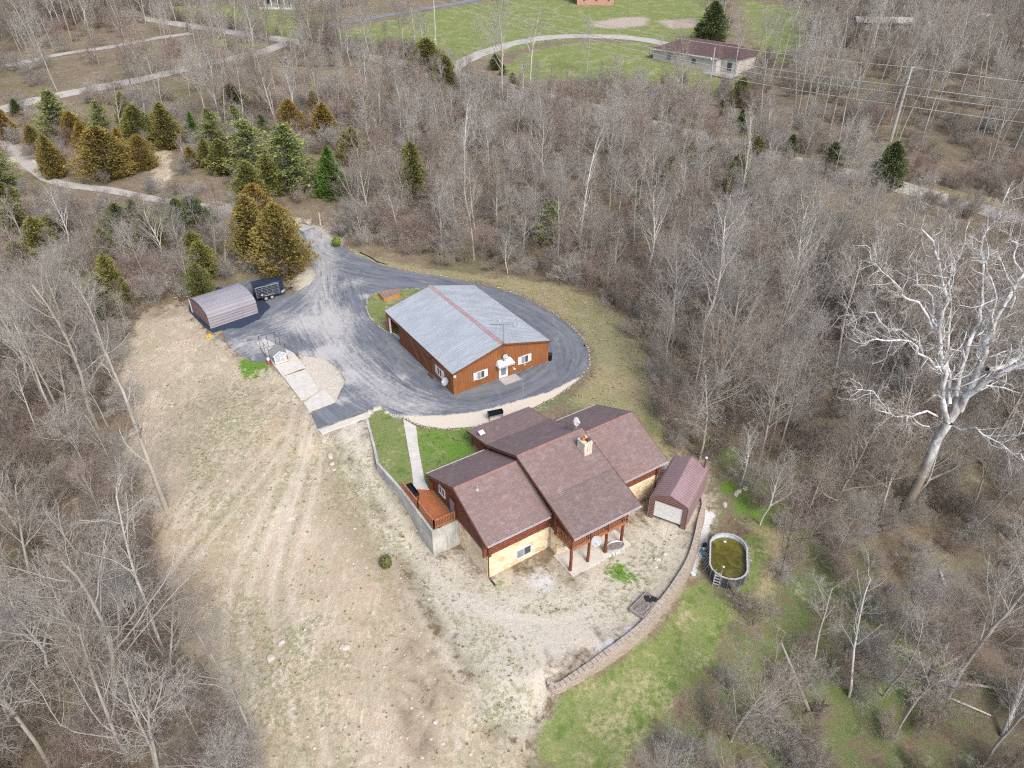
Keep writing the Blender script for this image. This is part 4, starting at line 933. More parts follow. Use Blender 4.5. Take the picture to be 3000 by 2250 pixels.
while z < 2.5:
    w0 = next((a[0]+(b[0]-a[0])*(z-a[1])/(b[1]-a[1]) for a, b in zip(AR, AR[1:]) if a[1] <= z < b[1]), 2.9); m.box(.08, .12, w0+.05, 5.9-w0, z, z+.07); z += .21
m.build('siding_rib', 'brownsteel', cpt)
# brown steel garage
GA = math.radians(61.0); GO = (12.62, 48.72)
gar = empty('steel_garage', (*GO, -2.8), GA, "brown steel garage with a white roll up door on the gravel beside the log house", 'garage')
prof = [(0, 0), (0, 2.35), (-.0, 2.5), (-.12, 2.72), (-.45, 2.84), (-1.78, 3.45), (-3.1, 2.84), (-3.44, 2.72), (-3.56, 2.5), (-3.56, 0)]
prof = prof[::-1]
def garage_roof():
    # profile ribs run from eave to ridge, so the ribs step along the length
    L = 6.35; xs = np.arange(0, L+.01, .0795); pr = [(-3.58, 0), (-3.58, 2.45), (-3.5, 2.68), (-3.3, 2.82), (-1.78, 3.42), (-.26, 2.82), (-.06, 2.68), (.02, 2.45), (.02, 0)]
    V = []; n = len(pr)
    for j, x in enumerate(xs):
        h = .03 if j % 4 == 0 else 0
        for i_, (t, z) in enumerate(pr):
            nn = Vector((t+1.78, (z-1.2)*.9)); nn = nn.normalized() if nn.length else nn; V.append((x, t+nn.x*h, z+nn.y*h if z > 0 else z))
    for x in xs: 
        for t, z in pr: V.append((x, -1.78+(t+1.78)*.985, z*.99))
    m_ = len(xs); B = m_*n; F = []
    for j in range(m_-1):
        for i_ in range(n-1): F.append((j*n+i_, (j+1)*n+i_, (j+1)*n+i_+1, j*n+i_+1)); F.append((B+j*n+i_+1, B+(j+1)*n+i_+1, B+(j+1)*n+i_, B+j*n+i_))
    for i_ in range(n-1): F.append((i_, i_+1, B+i_+1, B+i_)); F.append(((m_-1)*n+i_+1, (m_-1)*n+i_, B+(m_-1)*n+i_, B+(m_-1)*n+i_+1))
    return MB().add(V, F).build('roof_shell', 'brownsteel', gar)
garage_roof()
m = MB(); e0 = .06
def gface(x0, x1):
    # front face with the door opening (door from t=-3.0..-.6, z 0..2.3)
    m.add([(x0,0,0),(x0,-.42,0),(x0,-.42,2.35),(x0,0,2.45)], [(0,1,2,3)]); m.add([(x0,-3.56,0),(x0,-3.12,0),(x0,-3.12,2.35),(x0,-3.56,2.45)], [(3,2,1,0)])
m.box(.05, .1, -.46, -.02, 0, 2.5); m.box(.05, .1, -3.54, -3.1, 0, 2.5)
m.add([(.05,-.02,2.5),(.05,-.26,2.78),(.05,-1.78,3.38),(.05,-3.3,2.78),(.05,-3.54,2.5),(.05,-3.1,2.5),(.05,-3.1,2.28),(.05,-.46,2.28),(.05,-.46,2.5)], [(0,1,2,3,4,5,6,7,8)])
m.build('front_wall', 'brownsteeld', gar)
m = MB(); z = .14
while z < 2.5:
    for a, b in ((-.45, -.03), (-3.53, -3.11)): m.box(.02, .05, a, b, z, z+.035)
    z += .2
while z < 3.2:
    hw = (3.38-z)/.6*1.5; m.box(.02, .05, -1.78-min(hw, 1.74), -1.78+min(hw, 1.74), z, z+.035); z += .2
m.build('siding_rib', 'brownsteel', gar)
dd = MB(); z = .38
while z < 2.26: dd.box(.11, .15, -3.08, -.48, z, z+.085); z += .094
dd.build('roll_up_door', 'white', gar)
MB().box(6.25, 6.3, -3.54, -.02, 0, 2.5).build('rear_wall', 'brownsteeld', gar)
MB().tube([(6.0, -3.2, 2.7), (6.0, -3.2, 4.0)], .09, 8).build('stove_pipe', 'brownsteeld', gar)
MB().lathe([(.001, .2), (.14, .12), (.15, 0), (.001, 0)], (6.0, -3.2, 4.0), k=10).build('pipe_cap', 'gutter', gar)

# ------------------------------------------------------------------ horse trailer
TA = math.radians(32.0); TO = gz(500+940*.27125, 750+500*.27125, 0)
tr = empty('livestock_trailer', (TO[0], TO[1], 0), TA, "dark blue black livestock trailer with slatted sides and a rounded nose beside the carport", 'trailer')
TL, TW = 4.1, 2.0
def plan(L, W, r=.9, inset=0):
    P = [(inset, inset), (L-r, inset)]+[(L-r+math.sin(a)*(r-inset), W/2-math.cos(a)*(W/2-inset)) for a in np.linspace(.15, math.pi-.15, 9)]+[(L-r, W-inset), (inset, W-inset)]
    return P
MB().prism(plan(TL, TW), .38, .5).build('floor', 'black', tr)
MB().prism(plan(TL, TW, .9, .06), .5, 2.12).build('body', 'navy', tr)
rf = MB(); P0 = plan(TL+.03, TW, .93, -.03); n = len(P0)
rf.add([(a, b, 2.1) for a, b in P0]+[(TL/2+(a-TL/2)*.985, TW/2+(b-TW/2)*.9, 2.24) for a, b in P0]+[(TL/2+(a-TL/2)*.95, TW/2+(b-TW/2)*.6, 2.31) for a, b in P0], [(i_, (i_+1) % n, (i_+1) % n+n, i_+n) for i_ in range(n)]+[(i_+n, (i_+1) % n+n, (i_+1) % n+2*n, i_+2*n) for i_ in range(n)]+[tuple(range(2*n, 3*n)), tuple(range(n))[::-1]]).build('roof', 'navy', tr, True)
m = MB()
for k_ in range(7):
    z = .62+k_*.225
    m.box(.05, TL-.95, -.02, .045, z, z+.03)
for x in (.02, .8, 1.5, 2.2, 3.0, 3.15): m.box(x, x+.05, -.03, .05, .5, 2.1)
m.build('side_rail', 'dullsteel', tr)
MB().box(.0, TL-.9, -.035, .05, 2.04, 2.1).build('top_rail', 'alu', tr)
MB().add([(TL-.9+math.sin(a)*.93, TW/2-math.cos(a)*(TW/2+.03), z) for z in (.5, .85) for a in np.linspace(.15, math.pi-.15, 9)], [(i_, i_+1, i_+10, i_+9) for i_ in range(8)]).build('nose_guard', 'alu', tr, True)
MB().box(3.2, TL-.92, -.06, .04, .55, 1.95).build('escape_door', 'navy', tr)
m = MB(); [m.bar(a, b, .04) for a, b in (((3.2,-.07,.58),(3.85-.7,-.07,.58)),)]
def wheel(x, y, z, r, par, w=.2):
    t_ = MB().lathe([(r*.6, -w/2), (r*.97, -w/2), (r, -w/4), (r, w/4), (r*.97, w/2), (r*.6, w/2), (r*.6, -w/2)], (x, y, z), (0, 1, 0), 20).build('wheel', 'rubber', par, True)
    MB().lathe([(.001, -w/2+.02), (r*.25, -w/2), (r*.5, -w/2+.05), (r*.62, -w/2+.01), (r*.62, w/2), (.001, w/2-.02)], (x, y, z), (0, 1, 0), 16).build('rim', 'alu', t_, True)
wheel(1.15, -.12, .34, .33, tr); wheel(1.95, -.12, .34, .33, tr); wheel(1.15, TW+.12, .34, .33, tr); wheel(1.95, TW+.12, .34, .33, tr); wheel(.72, -.18, 1.0, .3, tr, .16)
MB().add([(1.55+x*.85, y, z) for y in (-.24, -.02) for x, z in ((-1, .45), (-.9, .68), (-.5, .78), (0, .70), (.5, .78), (.9, .68), (1, .45))], [(i_, i_+1, i_+8, i_+7) for i_ in range(6)]).build('fender', 'alu', tr)
m = MB(); m.bar((TL-.2, TW/2-.4, .45), (TL+1.0, TW/2, .45), .08); m.bar((TL-.2, TW/2+.4, .45), (TL+1.0, TW/2, .45), .08); m.bar((TL+.9, TW/2, .1), (TL+.9, TW/2, 1.0), .07); m.bar((TL+1.0, TW/2, .45), (TL+1.25, TW/2, .47), .09); m.build('hitch', 'black', tr)

# ------------------------------------------------------------------ kennel, playthings
KA = math.radians(31); KO = gz(500+1135*.27125, 750+1178*.27125, .1)
kh = empty('kennel_house', (KO[0], KO[1], .1), KA, "small grey dog house with white trim and a grey shingle roof on the concrete pad", 'dog house')
MB().ext_t([(0, .12), (1.35, .12), (1.35, 1.25), (.675, 1.62), (0, 1.25)], 0, 1.6).build('wall', 'kennelgrey', kh)
MB().box(-.03, 1.38, -.03, 1.63, .0, .12).build('base', 'wood', kh)
m = MB(); m.add([(-.16,-.12,1.18),(.675,-.12,1.70),(1.51,-.12,1.18),(-.16,1.7,1.18),(.675,1.7,1.70),(1.51,1.7,1.18),(-.16,-.12,1.13),(.675,-.12,1.64),(1.51,-.12,1.13),(-.16,1.7,1.13),(.675,1.7,1.64),(1.51,1.7,1.13)],
  [(0,1,4,3),(1,2,5,4),(9,10,7,6),(10,11,8,7),(0,6,7,1),(1,7,8,2),(3,4,10,9),(4,5,11,10),(0,3,9,6),(2,8,11,5)]).build('roof', 'kennelroof', kh)
m = MB(); m.bar((-.17,-.14,1.15),(.675,-.14,1.67),.04,.1); m.bar((.675,-.142,1.67),(1.52,-.142,1.15),.04,.1); m.box(-.02,.06,-.03,-.002,.12,1.25); m.box(1.29,1.37,-.03,-.002,.12,1.25); m.box(.06,1.29,-.03,-.002,.12,.2); m.build('trim', 'white', kh)
d = MB().box(.62, 1.2, -.06, -.02, .2, 1.35).build('door', 'white', kh); m = MB(); m.box(.68, 1.14, -.07, -.06, .28, .72); m.box(.68, 1.14, -.07, -.06, .82, 1.28); m.build('panel', 'kennelgrey', d)
kr = empty('dog_run', (KO[0], KO[1], .1), KA+math.radians(4), "black wire dog run behind the small grey dog house", 'dog run')
m = MB()
x0, x1, y0, y1 = -.25, 1.65, .9, 4.4
for x, y in ((x0,y0),(x1,y0),(x0,y1),(x1,y1),(x0,2.6),(x1,2.6),(.7,y1)): m.tube([(x,y,0),(x,y,1.8)], .025, 5)
for z in (.05, 1.8):
    for a, b in (((x0,y0),(x0,y1)),((x1,y0),(x1,y1)),((x0,y1),(x1,y1))): m.tube([(*a,z),(*b,z)], .02, 5)
m.tube([(x0,y0,1.8),(x0,2.0,1.0)], .015, 4); m.build('frame', 'black', kr)
m = MB()
for k_ in range(1, 14):
    z = k_*.135
    for a, b in (((x0,y0),(x0,y1)),((x1,y0),(x1,y1)),((x0,y1),(x1,y1))): m.tube([(*a,z),(*b,z)], .003, 3, False)
for k_ in range(1, 24):
    y = y0+(y1-y0)*k_/24
    for x in (x0, x1): m.tube([(x,y,0),(x,y,1.8)], .003, 3, False)
m.build('wire_mesh', 'steel', kr)
c = gz(500+1060*.27125, 750+1150*.27125, .0)
e = empty('poultry_waterer', c, 0, "red and white plastic waterer on the ground beside the dog house", 'waterer')
MB().lathe([(.001, 0), (.24, 0), (.26, .1), (.12, .14), (.12, .3)], (0,0,0), k=14).build('base', 'red', e, True); MB().lathe([(.12, .26), (.19, .3), (.2, .55), (.1, .68), (.001, .7)], (0,0,0), k=14).build('tank', 'white', e, True)
c = gz(500+1262*.27125, 750+1135*.27125, .1)
e = empty('toy_bucket', c, 0, "pink red and yellow plastic buckets stacked beside the dog house door", 'bucket'); MB().lathe([(.001,0),(.13,0),(.16,.3),(.13,.3)], (0,0,0), k=12).build('lower_bucket', 'yellow', e, True); MB().lathe([(.001,.3),(.12,.3),(.15,.6),(.001,.6)], (0,0,0), k=12).build('upper_bucket', 'red', e, True)
c = gz(612, 987, 0); o = MB().lathe([(.001,0),(.2,.02),(.3,.12),(.22,.26),(.001,.3)], (0,0,0), k=12).build('toy_truck', 'yellow', None, True); o.location = (c[0], c[1], hz(c[0], c[1])); 
m = MB(); m.box(-.35, .3, -.16, .16, .1, .25); m.box(-.05, .25, -.14, .14, .25, .42); [m.lathe([(.001,-.05),(.1,-.05),(.1,.05),(.001,.05)], (x, y, .1), (0,1,0), 10) for x in (-.22, .18) for y in (-.17, .17)]
me_ = m.build('toy_truck', 'yellow'); me_.location = o.location; me_.rotation_euler.z = .6; bpy.data.objects.remove(o); tag(me_, "yellow toy truck lying on the bare dirt near the carport", 'toy')
c = aO(451, 725) if False else at(625, 988)
m = MB(); m.box(-.15, .15, -.03, .03, 0, .06); m.box(.12, .22, -.08, .08, 0, .06); o = m.build('toy_shovel', 'blue'); o.location = at(633, 988); tag(o, "small blue plastic toy shovel on the bare dirt", 'toy')
# basketball hoop behind the trailer
c = gz(785, 818, 0)
bh = empty('basketball_hoop', c, TA-.3, "grey basketball backboard on a post behind the livestock trailer", 'basketball hoop')
MB().tube([(0,0,0),(0,0,2.9)], .06, 6).build('post', 'steel', bh); MB().box(-.55, .55, -.14, -.1, 2.5, 3.3).build('backboard', 'kennelroof', bh)
m = MB(); [m.tube([(math.cos(a)*.23, -.4+math.sin(a)*.23, 2.6), (math.cos(a+.5)*.23, -.4+math.sin(a+.5)*.23, 2.6)], .012, 4) for a in np.arange(0, 6.3, .5)]; m.build('rim', 'red', bh)
# junk beside the carport
r3 = random.Random(11)
for k_, (u, v, lab, mt) in enumerate([(398,650,"rusty brown scrap frame at the back corner of the carport",'trimbrown'),(404,660,"grey stack of boards at the back corner of the carport",'wood'),(393,643,"white plank leaning at the back of the carport",'white')]):
    c = gO(u, v, 0); m = MB()
    for j in range(6): a = Vector((r3.uniform(-.7,.7), r3.uniform(-.5,.5), r3.uniform(.05,.3))); m.bar(a, a+Vector((r3.uniform(-1,1), r3.uniform(-.6,.6), r3.uniform(-.02,.5))), .09, .05)
    o = m.build('scrap_pile', mt); o.location = c; tag(o, lab, 'scrap')

# ------------------------------------------------------------------ garden beds, braziers, trough, fire bed
def bed(name, P, h, mat, label, z0, soil='soil', cat='planter'):
    c = (sum(p[0] for p in P)/len(P), sum(p[1] for p in P)/len(P)); e = empty(name, (*c, z0), 0, label, cat)
    Q = [(p[0]-c[0], p[1]-c[1]) for p in P]; m = MB()
    for a, b in zip(Q, Q[1:]+Q[:1]): m.bar((a[0], a[1], h/2), (b[0], b[1], h/2), .07, h)
    m.build('board', mat, e)
    V = []; ns = 14; a, b, c_, d_ = [Vector(q) for q in Q]
    r = random.Random(5)
    for j in range(ns+1):
        for i_ in range(ns+1): p = a.lerp(b, i_/ns).lerp(d_.lerp(c_, i_/ns), j/ns)*.97; V.append((p.x, p.y, h-.08+r.uniform(-.05, .09)*(0 < i_ < ns and 0 < j < ns)))
    F = [(j*(ns+1)+i_, j*(ns+1)+i_+1, (j+1)*(ns+1)+i_+1, (j+1)*(ns+1)+i_) for j in range(ns) for i_ in range(ns)]
    MB().add(V, F).build('soil', soil, e, True); return e
Z10 = lambda u, v, z: gz(1100+u*.13562, 800+v*.13562, z)[:2]
bed('raised_bed', [Z10(188,625,0), Z10(530,520,0), Z10(520,420,0), Z10(75,490,0)], .5, 'cedarwood', "orange wooden raised garden bed on the island beside the workshop", .05)
fb = bed('fire_bed', [gz(1550+u*.27125, 1400+v*.27125, -2.8)[:2] for u, v in [(1085,1440),(1225,1535),(1395,1345),(1270,1255)]], .35, 'wood', "weathered timber framed fire bed with black ash on the gravel beside the block wall", -2.8, 'soil', 'fire pit')
m = MB(); r = random.Random(2)
for k_ in range(26): a = r.uniform(0, 6.28); d_ = r.uniform(0, .55); m.box(.55+math.cos(a)*d_-.12, .55+math.cos(a)*d_+.12, .45+math.sin(a)*d_*.6-.08, .45+math.sin(a)*d_*.6+.08, .24, .34+r.uniform(0, .08))
m.build('charred_wood', 'ash', fb)
def brazier(px, py, z, rz, label):
    c = gz(px, py, z); e = empty('charcoal_brazier', c, rz, label, 'brazier')
    m = MB(); L, W = .8, .25
    m.box(-L, L, -W, W, .62, .66); m.box(-L, L, -W, -W+.03, .66, .98); m.box(-L, L, W-.03, W, .66, .98); m.box(-L, -L+.03, -W+.03, W-.03, .66, .98); m.box(L-.03, L, -W+.03, W-.03, .66, .98); m.build('trough', 'black', e)
    for x in (-L+.08, L-.08):
        for y in (-W+.05, W-.05): MB().bar((x, y, 0), (x, y, .62), .05).build('leg', 'black', e)
brazier(1100+648*.5425, 1150+141*.5425, 0, math.radians(20), "black steel box brazier on legs at the edge of the asphalt loop")
brazier(1150+225*.27125, 1350+385*.27125, .08, math.radians(122), "black steel box brazier standing on the orange deck")
c = gz(1550+925*.27125, 1400+780*.27125, -2.74)
e = empty('stock_tank', c, HA-.2, "oval galvanised stock tank planter at the edge of the patio", 'planter')
def oval(a, b, n=24): return [(a*math.cos(t), b*math.sin(t)) for t in np.linspace(0, 2*math.pi, n, endpoint=False)]
def ov_tube(m, prof, n=24):
    V = [(x, y, z) for a, b, z in prof for x, y in oval(a, b, n)]
    m.add(V, [(i_*n+j, i_*n+(j+1) % n, (i_+1)*n+(j+1) % n, (i_+1)*n+j) for i_ in range(len(prof)-1) for j in range(n)]); return m
ov_tube(MB(), [(.78, .42, .0), (.82, .46, .3), (.8, .44, .32), (.84, .48, .58), (.87, .51, .6), (.83, .47, .6), (.80, .44, .4)]).build('tank_wall', 'alu', e, True)
ov_tube(MB(), [(.8, .44, .5), (.4, .2, .54), (.01, .01, .52)]).build('soil', 'soil', e, True)
for k_, (u, v) in enumerate([(905,830),(935,818),(960,808)]):
    c = gz(1550+u*.27125, 1400+v*.27125, -2.8); o = MB().box(-.11, .11, -.2, .2, 0, .19).build('concrete_block', 'concrete', None, bevel=.015); o.location = c; o.rotation_euler.z = HA; tag(o, "pale concrete block lying on the gravel before the stock tank", 'block', 'blocks before the stock tank')

# ------------------------------------------------------------------ pool
pc = Vector((19.2, 44.4)); PA = math.radians(14)       # long axis roughly along y
pool = empty('swimming_pool', (pc.x, pc.y, -4.5), -PA, "oval above ground pool with green water, dark wall and white rim on the lower lawn", 'pool')
def pov(a, b, n=18, L=.0):
    out = []
    for k_ in range(n):
        t = 2*math.pi*k_/n+math.pi/n; x = a*math.cos(t); y = a*math.sin(t)+(b-a)*(1 if math.sin(t) > 0 else -1); out.append((x, y))
    return out
PN = 18; A_, B_ = 1.62, 2.72; PH = 1.22
def ring_mesh(m, prof):
    V = []; 
    for a, b, z in prof: V += [(x, y, z) for x, y in pov(a, b, PN)]
    m.add(V, [(i_*PN+j, i_*PN+(j+1) % PN, (i_+1)*PN+(j+1) % PN, (i_+1)*PN+j) for i_ in range(len(prof)-1) for j in range(PN)]); return m
ring_mesh(MB(), [(A_, B_, -.1), (A_, B_, PH), (A_-.03, B_-.03, PH), ]).build('outer_wall', plain("dark weathered pool wall", (.075, .075, .085), .7, 0, .4, 6), pool)
ring_mesh(MB(), [(A_-.035, B_-.035, PH), (A_-.04, B_-.04, .3)]).build('liner', plain("pale blue pool liner", (.55, .66, .72), .4, 0, .05), pool)
ring_mesh(MB(), [(A_+.07, B_+.07, PH-.02), (A_+.07, B_+.07, PH+.03), (A_-.07, B_-.07, PH+.03), (A_-.07, B_-.07, PH-.02), (A_+.07, B_+.07, PH-.02)]).build('rim', 'gutter', pool)
n = PN; wv = [(x, y, .78) for x, y in pov(A_-.05, B_-.05, PN)]; MB().add(wv, [tuple(range(PN))]).build('water', 'water', pool)
m = MB(); mb = MB()
for x, y in pov(A_+.03, B_+.03, PN): m.bar((x, y, -.05), (x, y, PH), .06)
for k_ in range(7):
    y = -1.35+k_*.45
    for sx in (-1, 1): mb.bar((sx*(A_+.03), y, PH*.95), (sx*(A_+.42), y, 0), .035)
m.build('upright', 'steel', pool); mb.build('side_brace', 'alu', pool)
pl = empty('pool_ladder', (*gz(2000+215*.452, 1500+470*.452, -4.5)[:2], -4.5), math.radians(-22), "pale ladder leaning over the pool rim", 'ladder')
m = MB(); 
for x in (-.25, .25): m.bar((x, -.25, 0), (x, .1, 1.75), .05); m.bar((x, .1, 1.75), (x, .35, 1.0), .04)
for k_ in range(1, 6): q = k_/6.3; m.bar((-.25, -.25+.35*q, 1.75*q), (.25, -.25+.35*q, 1.75*q), .12, .035)
m.build('ladder_frame', 'alu', pl)
c = gz(1980+995*.1447, 1520+445*.1447, -3.6); e = empty('pool_float', (c[0], c[1], -3.72), 0, "white and blue chlorine float near the pale end of the pool", 'float'); MB().lathe([(.001, 0), (.13, 0), (.15, .06), (.08, .12), (.001, .12)], (0,0,0), k=12).build('float_ring', 'white', e, True); MB().lathe([(.06, .12), (.06, .16), (.001, .16)], (0,0,0), k=8).build('cap', 'blue', e)
c = gz(1980+962*.1447, 1520+975*.1447, -3.72); cyl_thing('skimmer_cap', c, [(.001, 0), (.11, 0), (.1, .07), (.001, .08)], 'white', "small white cap floating in the middle of the green water", 'float', 10)
c = gz(1980+620*.1447, 1520+760*.1447, -4.5); m = MB(); r = random.Random(9)
P_ = [Vector((.5*math.sin(k_*.5)-.1, -1.2+k_*.17, .15+.1*math.cos(k_*.9))) for k_ in range(16)]
m.tube(P_, .09, 6).build('pool_hose', 'blue'); o = bpy.data.objects['pool_hose']; o.location = c; o.rotation_euler.z = -.35; tag(o, "blue pool hose lying on the white stones beside the pool wall", 'hose')
o = MB().tube([Vector((.35*math.cos(a), .35*math.sin(a), .08+.02*a)) for a in np.arange(0, 8, .4)], .03, 6).build('vacuum_hose', 'white'); o.location = gz(1980+550*.1447, 1520+760*.1447, -4.5); tag(o, "white coiled hose on the stones beside the pool", 'hose')
e = empty('pool_pump', gz(1980+600*.1447, 1520+620*.1447, -4.5), .4, "black pool pump and white filter on the stones below the block wall", 'pump'); MB().lathe([(.001,0),(.2,0),(.22,.5),(.12,.62),(.001,.64)], (0,.2,0), k=14).build('filter_tank', 'black', e, True); MB().box(-.35,-.05,-.15,.12,0,.3).build('motor', 'white', e, bevel=.03)
o = MB().box(-.2, .2, -.2, .2, 0, .28).build('plastic_tub', plain("pale blue tub", (.5,.66,.72), .5), None, bevel=.03); o.location = gz(1980+338*.1447, 1520+1135*.1447, -4.5); o.rotation_euler.z = .3; tag(o, "pale blue plastic tub on the grass at the end of the white stones", 'tub')

# ------------------------------------------------------------------ rocks
def rock_mesh(seed, s=1.0, flat=.6):
    import bmesh
    bm = bmesh.new(); bmesh.ops.create_icosphere(bm, subdivisions=2, radius=1); r = random.Random(seed)
    dirs = [Vector((r.gauss(0,1), r.gauss(0,1), r.gauss(0,1))).normalized() for _ in range(7)]
    for v in bm.verts:
        k_ = 1
        for d_ in dirs:
            q = v.co.dot(d_)
            if q > .6: k_ = min(k_, .6/q+.03)
        v.co *= k_*r.uniform(.96, 1.04); v.co.z *= flat
    me = bpy.data.meshes.new('boulder'); bm.to_mesh(me); bm.free(); me.materials.append(M['rock']); return me
RM = [rock_mesh(s, flat=f) for s, f in ((1,.6),(2,.5),(3,.45),(4,.7))]
def rock(px, py, r, label, k=0, group=None):
    o = bpy.data.objects.new('boulder', RM[k % 4]); col.objects.link(o); p = at(px, py); o.location = (p[0], p[1], p[2]+r*.1); o.scale = (r, r*.8, r); o.rotation_euler.z = px*.7
    return tag(o, label, 'boulder', group)
F_ = 1.3562
for i_, (u, v, r, l) in enumerate([(714,986,.45,"pale boulder on the bank nearest the concrete curb"),(718,1003,.35,"pale tan boulder in the line on the bank beside the gravel track"),(722,1016,.3,"low tan rock at the lower end of the line beside the gravel track"),(700,955,.4,"grey boulder on the bank just below the concrete curb"),
    (1420,1209,.35,"white rock beside the block wall nearest the pool"),(1436,1197,.3,"white rock by the top course of the block wall"),(1417,1225,.25,"small white rock on the gravel near the block wall"),
    (1564,1091,.45,"round flat stone nearest the block wall on the leaf strewn slope"),(1590,1068,.4,"round stone in the brown leaves above the pool"),(1608,1056,.45,"pale round stone farthest up the leaf strewn slope"),(1596,1062,.4,"flat disc stone between the other two round stones"),
    (610,1388,.4,"pale boulder on the dirt field"),(745,1400,.5,"grey white boulder on the dirt field"),(940,1560,.3,"white rock in the churned soil"),(585,1423,.5,"buried tan boulder beside the dark hole"),
    (800,893,.5,"pale limestone block at the end of the curb"),(815,884,.55,"large limestone rock at the corner of the lawn"),(835,892,.4,"limestone rock on the lawn corner beside the asphalt")]):
    rock(u*F_, v*F_, r, l, i_)
def stone_line(name, line, label, size=.22, gap=.42, seed=1, jit=.25, z=None, mat='rock'):
    """a border of laid stones, one thing"""
    P = resample(line, gap); r = random.Random(seed); o0 = Vector((P[0].x, P[0].y, 0)); V = []; F = []
    base = [RM[k_] for k_ in range(4)]; e = empty(name, (o0.x, o0.y, 0), 0, label, 'stone border')
    import bmesh
    VV = []; FF = []; b = 0
    B = []
    for me in base:
        B.append((np.array([v.co[:] for v in me.vertices]), np.array([p.vertices[:] for p in me.polygons])))
    zz = hgt(np.array([p.x for p in P]), np.array([p.y for p in P])) if z is None else np.full(len(P), z)
    for j, p in enumerate(P):
        if r.random() < .12: continue
        v, f = B[r.randrange(4)]; s = size*r.uniform(.6, 1.35); a = r.uniform(0, 6.28); ca_, sa_ = math.cos(a), math.sin(a)
        q = v*np.array([s*1.2, s*.8, s]); q = np.column_stack([q[:, 0]*ca_-q[:, 1]*sa_, q[:, 0]*sa_+q[:, 1]*ca_, q[:, 2]]); q += np.array([p.x-o0.x+r.uniform(-jit, jit), p.y-o0.y+r.uniform(-jit, jit), zz[j]+s*.25])
        VV.append(q); FF.append(f+b); b += len(v)
    mesh_np('edging', np.concatenate(VV), np.concatenate(FF), M['edge'], e)
ol = lambda L: [gO(u, v, 0)[:2] for u, v in L]
stone_line('stone_border', ol([(845,893),(880,907),(900,919),(960,929),(1030,924),(1100,899),(1150,883),(1200,858),(1252,822),(1275,786),(1275,754),(1243,711),(1203,680),(1152,650),(1100,629)]), "pale stone border around the near outer edge of the asphalt loop", .15, .3, 2, .12)
stone_line('stone_border', ol([(1100,629),(1060,618),(1000,604),(930,591),(870,582),(820,569),(770,546),(735,525)]), "low rubble border between the asphalt and the dry grass slope", .14, .5, 3)
stone_line('stone_border', ol([(905,624),(850,627),(812,633),(797,641),(791,655),(793,670),(800,686),(812,701),(835,716)]), "curved stone border around the grass island by the workshop", .16, .3, 4, .08)
stone_line('stone_border', [gz(1980+u*.1447, 1520+v*.1447, -4.6)[:2] for u, v in [(1440,610),(1490,720),(1490,850),(1450,980),(1430,1080),(1390,1200),(1350,1310),(1280,1400),(1240,1460)]], "flat tan edging stones curving along the far side of the pool", .16, .3, 5, .05, -4.58)
def pipe_line(name, P, r, mat, label, cat, lift=.05):
    Q = [(p[0], p[1], hz(p[0], p[1])+lift) for p in P]; o0 = Vector(Q[0]); o = MB().tube([Vector(q)-o0 for q in Q], r, 6).build(name, mat, None, True); o.location = o0; return tag(o, label, cat)
pipe_line('drain_pipe', [aO(*p)[:2] for p in [(778,546),(800,556),(815,566),(835,572)]], .09, 'black', "black corrugated drain pipe lying along the asphalt edge by the wood", 'pipe')

# ------------------------------------------------------------------ far houses
def far_house():
    c = at(2046, 232); 
    p0 = at(1912, 172); p1 = at(2095, 215)
    a = math.atan2(p1[1]-p0[1], p1[0]-p0[0]); e = empty('ranch_house', (p0[0], p0[1], p0[2]-1.0), a, "far low cream stone house with a dark red hipped roof beyond the trees", 'house')
    L = math.dist(p0[:2], p1[:2]); W = 13; h = 3.6
    MB().box(0, L, 0, W, -1.5, h).build('wall', 'cream', e)
    MB().box(L+.02, L+4.5, 2.6, W-1, -2.5, h-.1).build('wing_wall', 'cream', e)
    ov = .7; m = MB(); m.add([(-ov,-ov,h),(L+ov,-ov,h),(L+ov,W+ov,h),(-ov,W+ov,h),(6,W/2,h+2.8),(L-4,W/2,h+2.8)], [(0,1,5,4),(2,3,4,5),(3,0,4),(1,2,5),(0,3,2,1)]).build('roof', 'farroof', e)
    m = MB(); m.add([(L-3,1.9,h+.02),(L+5.2,1.9,h+.02),(L+5.2,W-.3,h+.02),(L-3,W-.3,h+.02),(L-3,W/2+.7,h+2.4),(L+2,W/2+.7,h+2.4)], [(0,1,5,4),(2,3,4,5),(1,2,5),(3,0,4),(0,3,2,1)]).build('wing_roof', 'farroof', e)
    MB().box(-ov, L+ov, -ov-.08, -ov, h-.2, h+.02).build('eave_board', 'white', e)
    for x in (4.5, L*.62): w = MB().box(x, x+1.5, -.05, .0, 1.3, 2.7).build('window', 'white', e); MB().box(x+.1, x+1.4, -.07, -.05, 1.4, 2.6).build('pane', 'glass', w)
    w = MB().box(L+1.6, L+3.2, 2.55, 2.6, .4, 2.8).build('window', 'white', e); MB().box(L+1.7, L+3.1, 2.52, 2.55, .5, 2.7).build('pane', 'glass', w)
    m = MB(); m.box(L-2, L+6, -2.6, 2.5, -.2, 0); m.build('deck_floor', 'polewood', e)
    m = MB(); [m.box(x, x+.15, -2.6, -2.45, -3.5, .9) for x in np.arange(L-2, L+6, 2)]; m.box(L-2, L+6, -2.66, -2.6, .8, .92); m.box(L-2, L+6, -2.66, -2.6, .1, .5); m.build('deck_railing', 'white', e)
far_house()
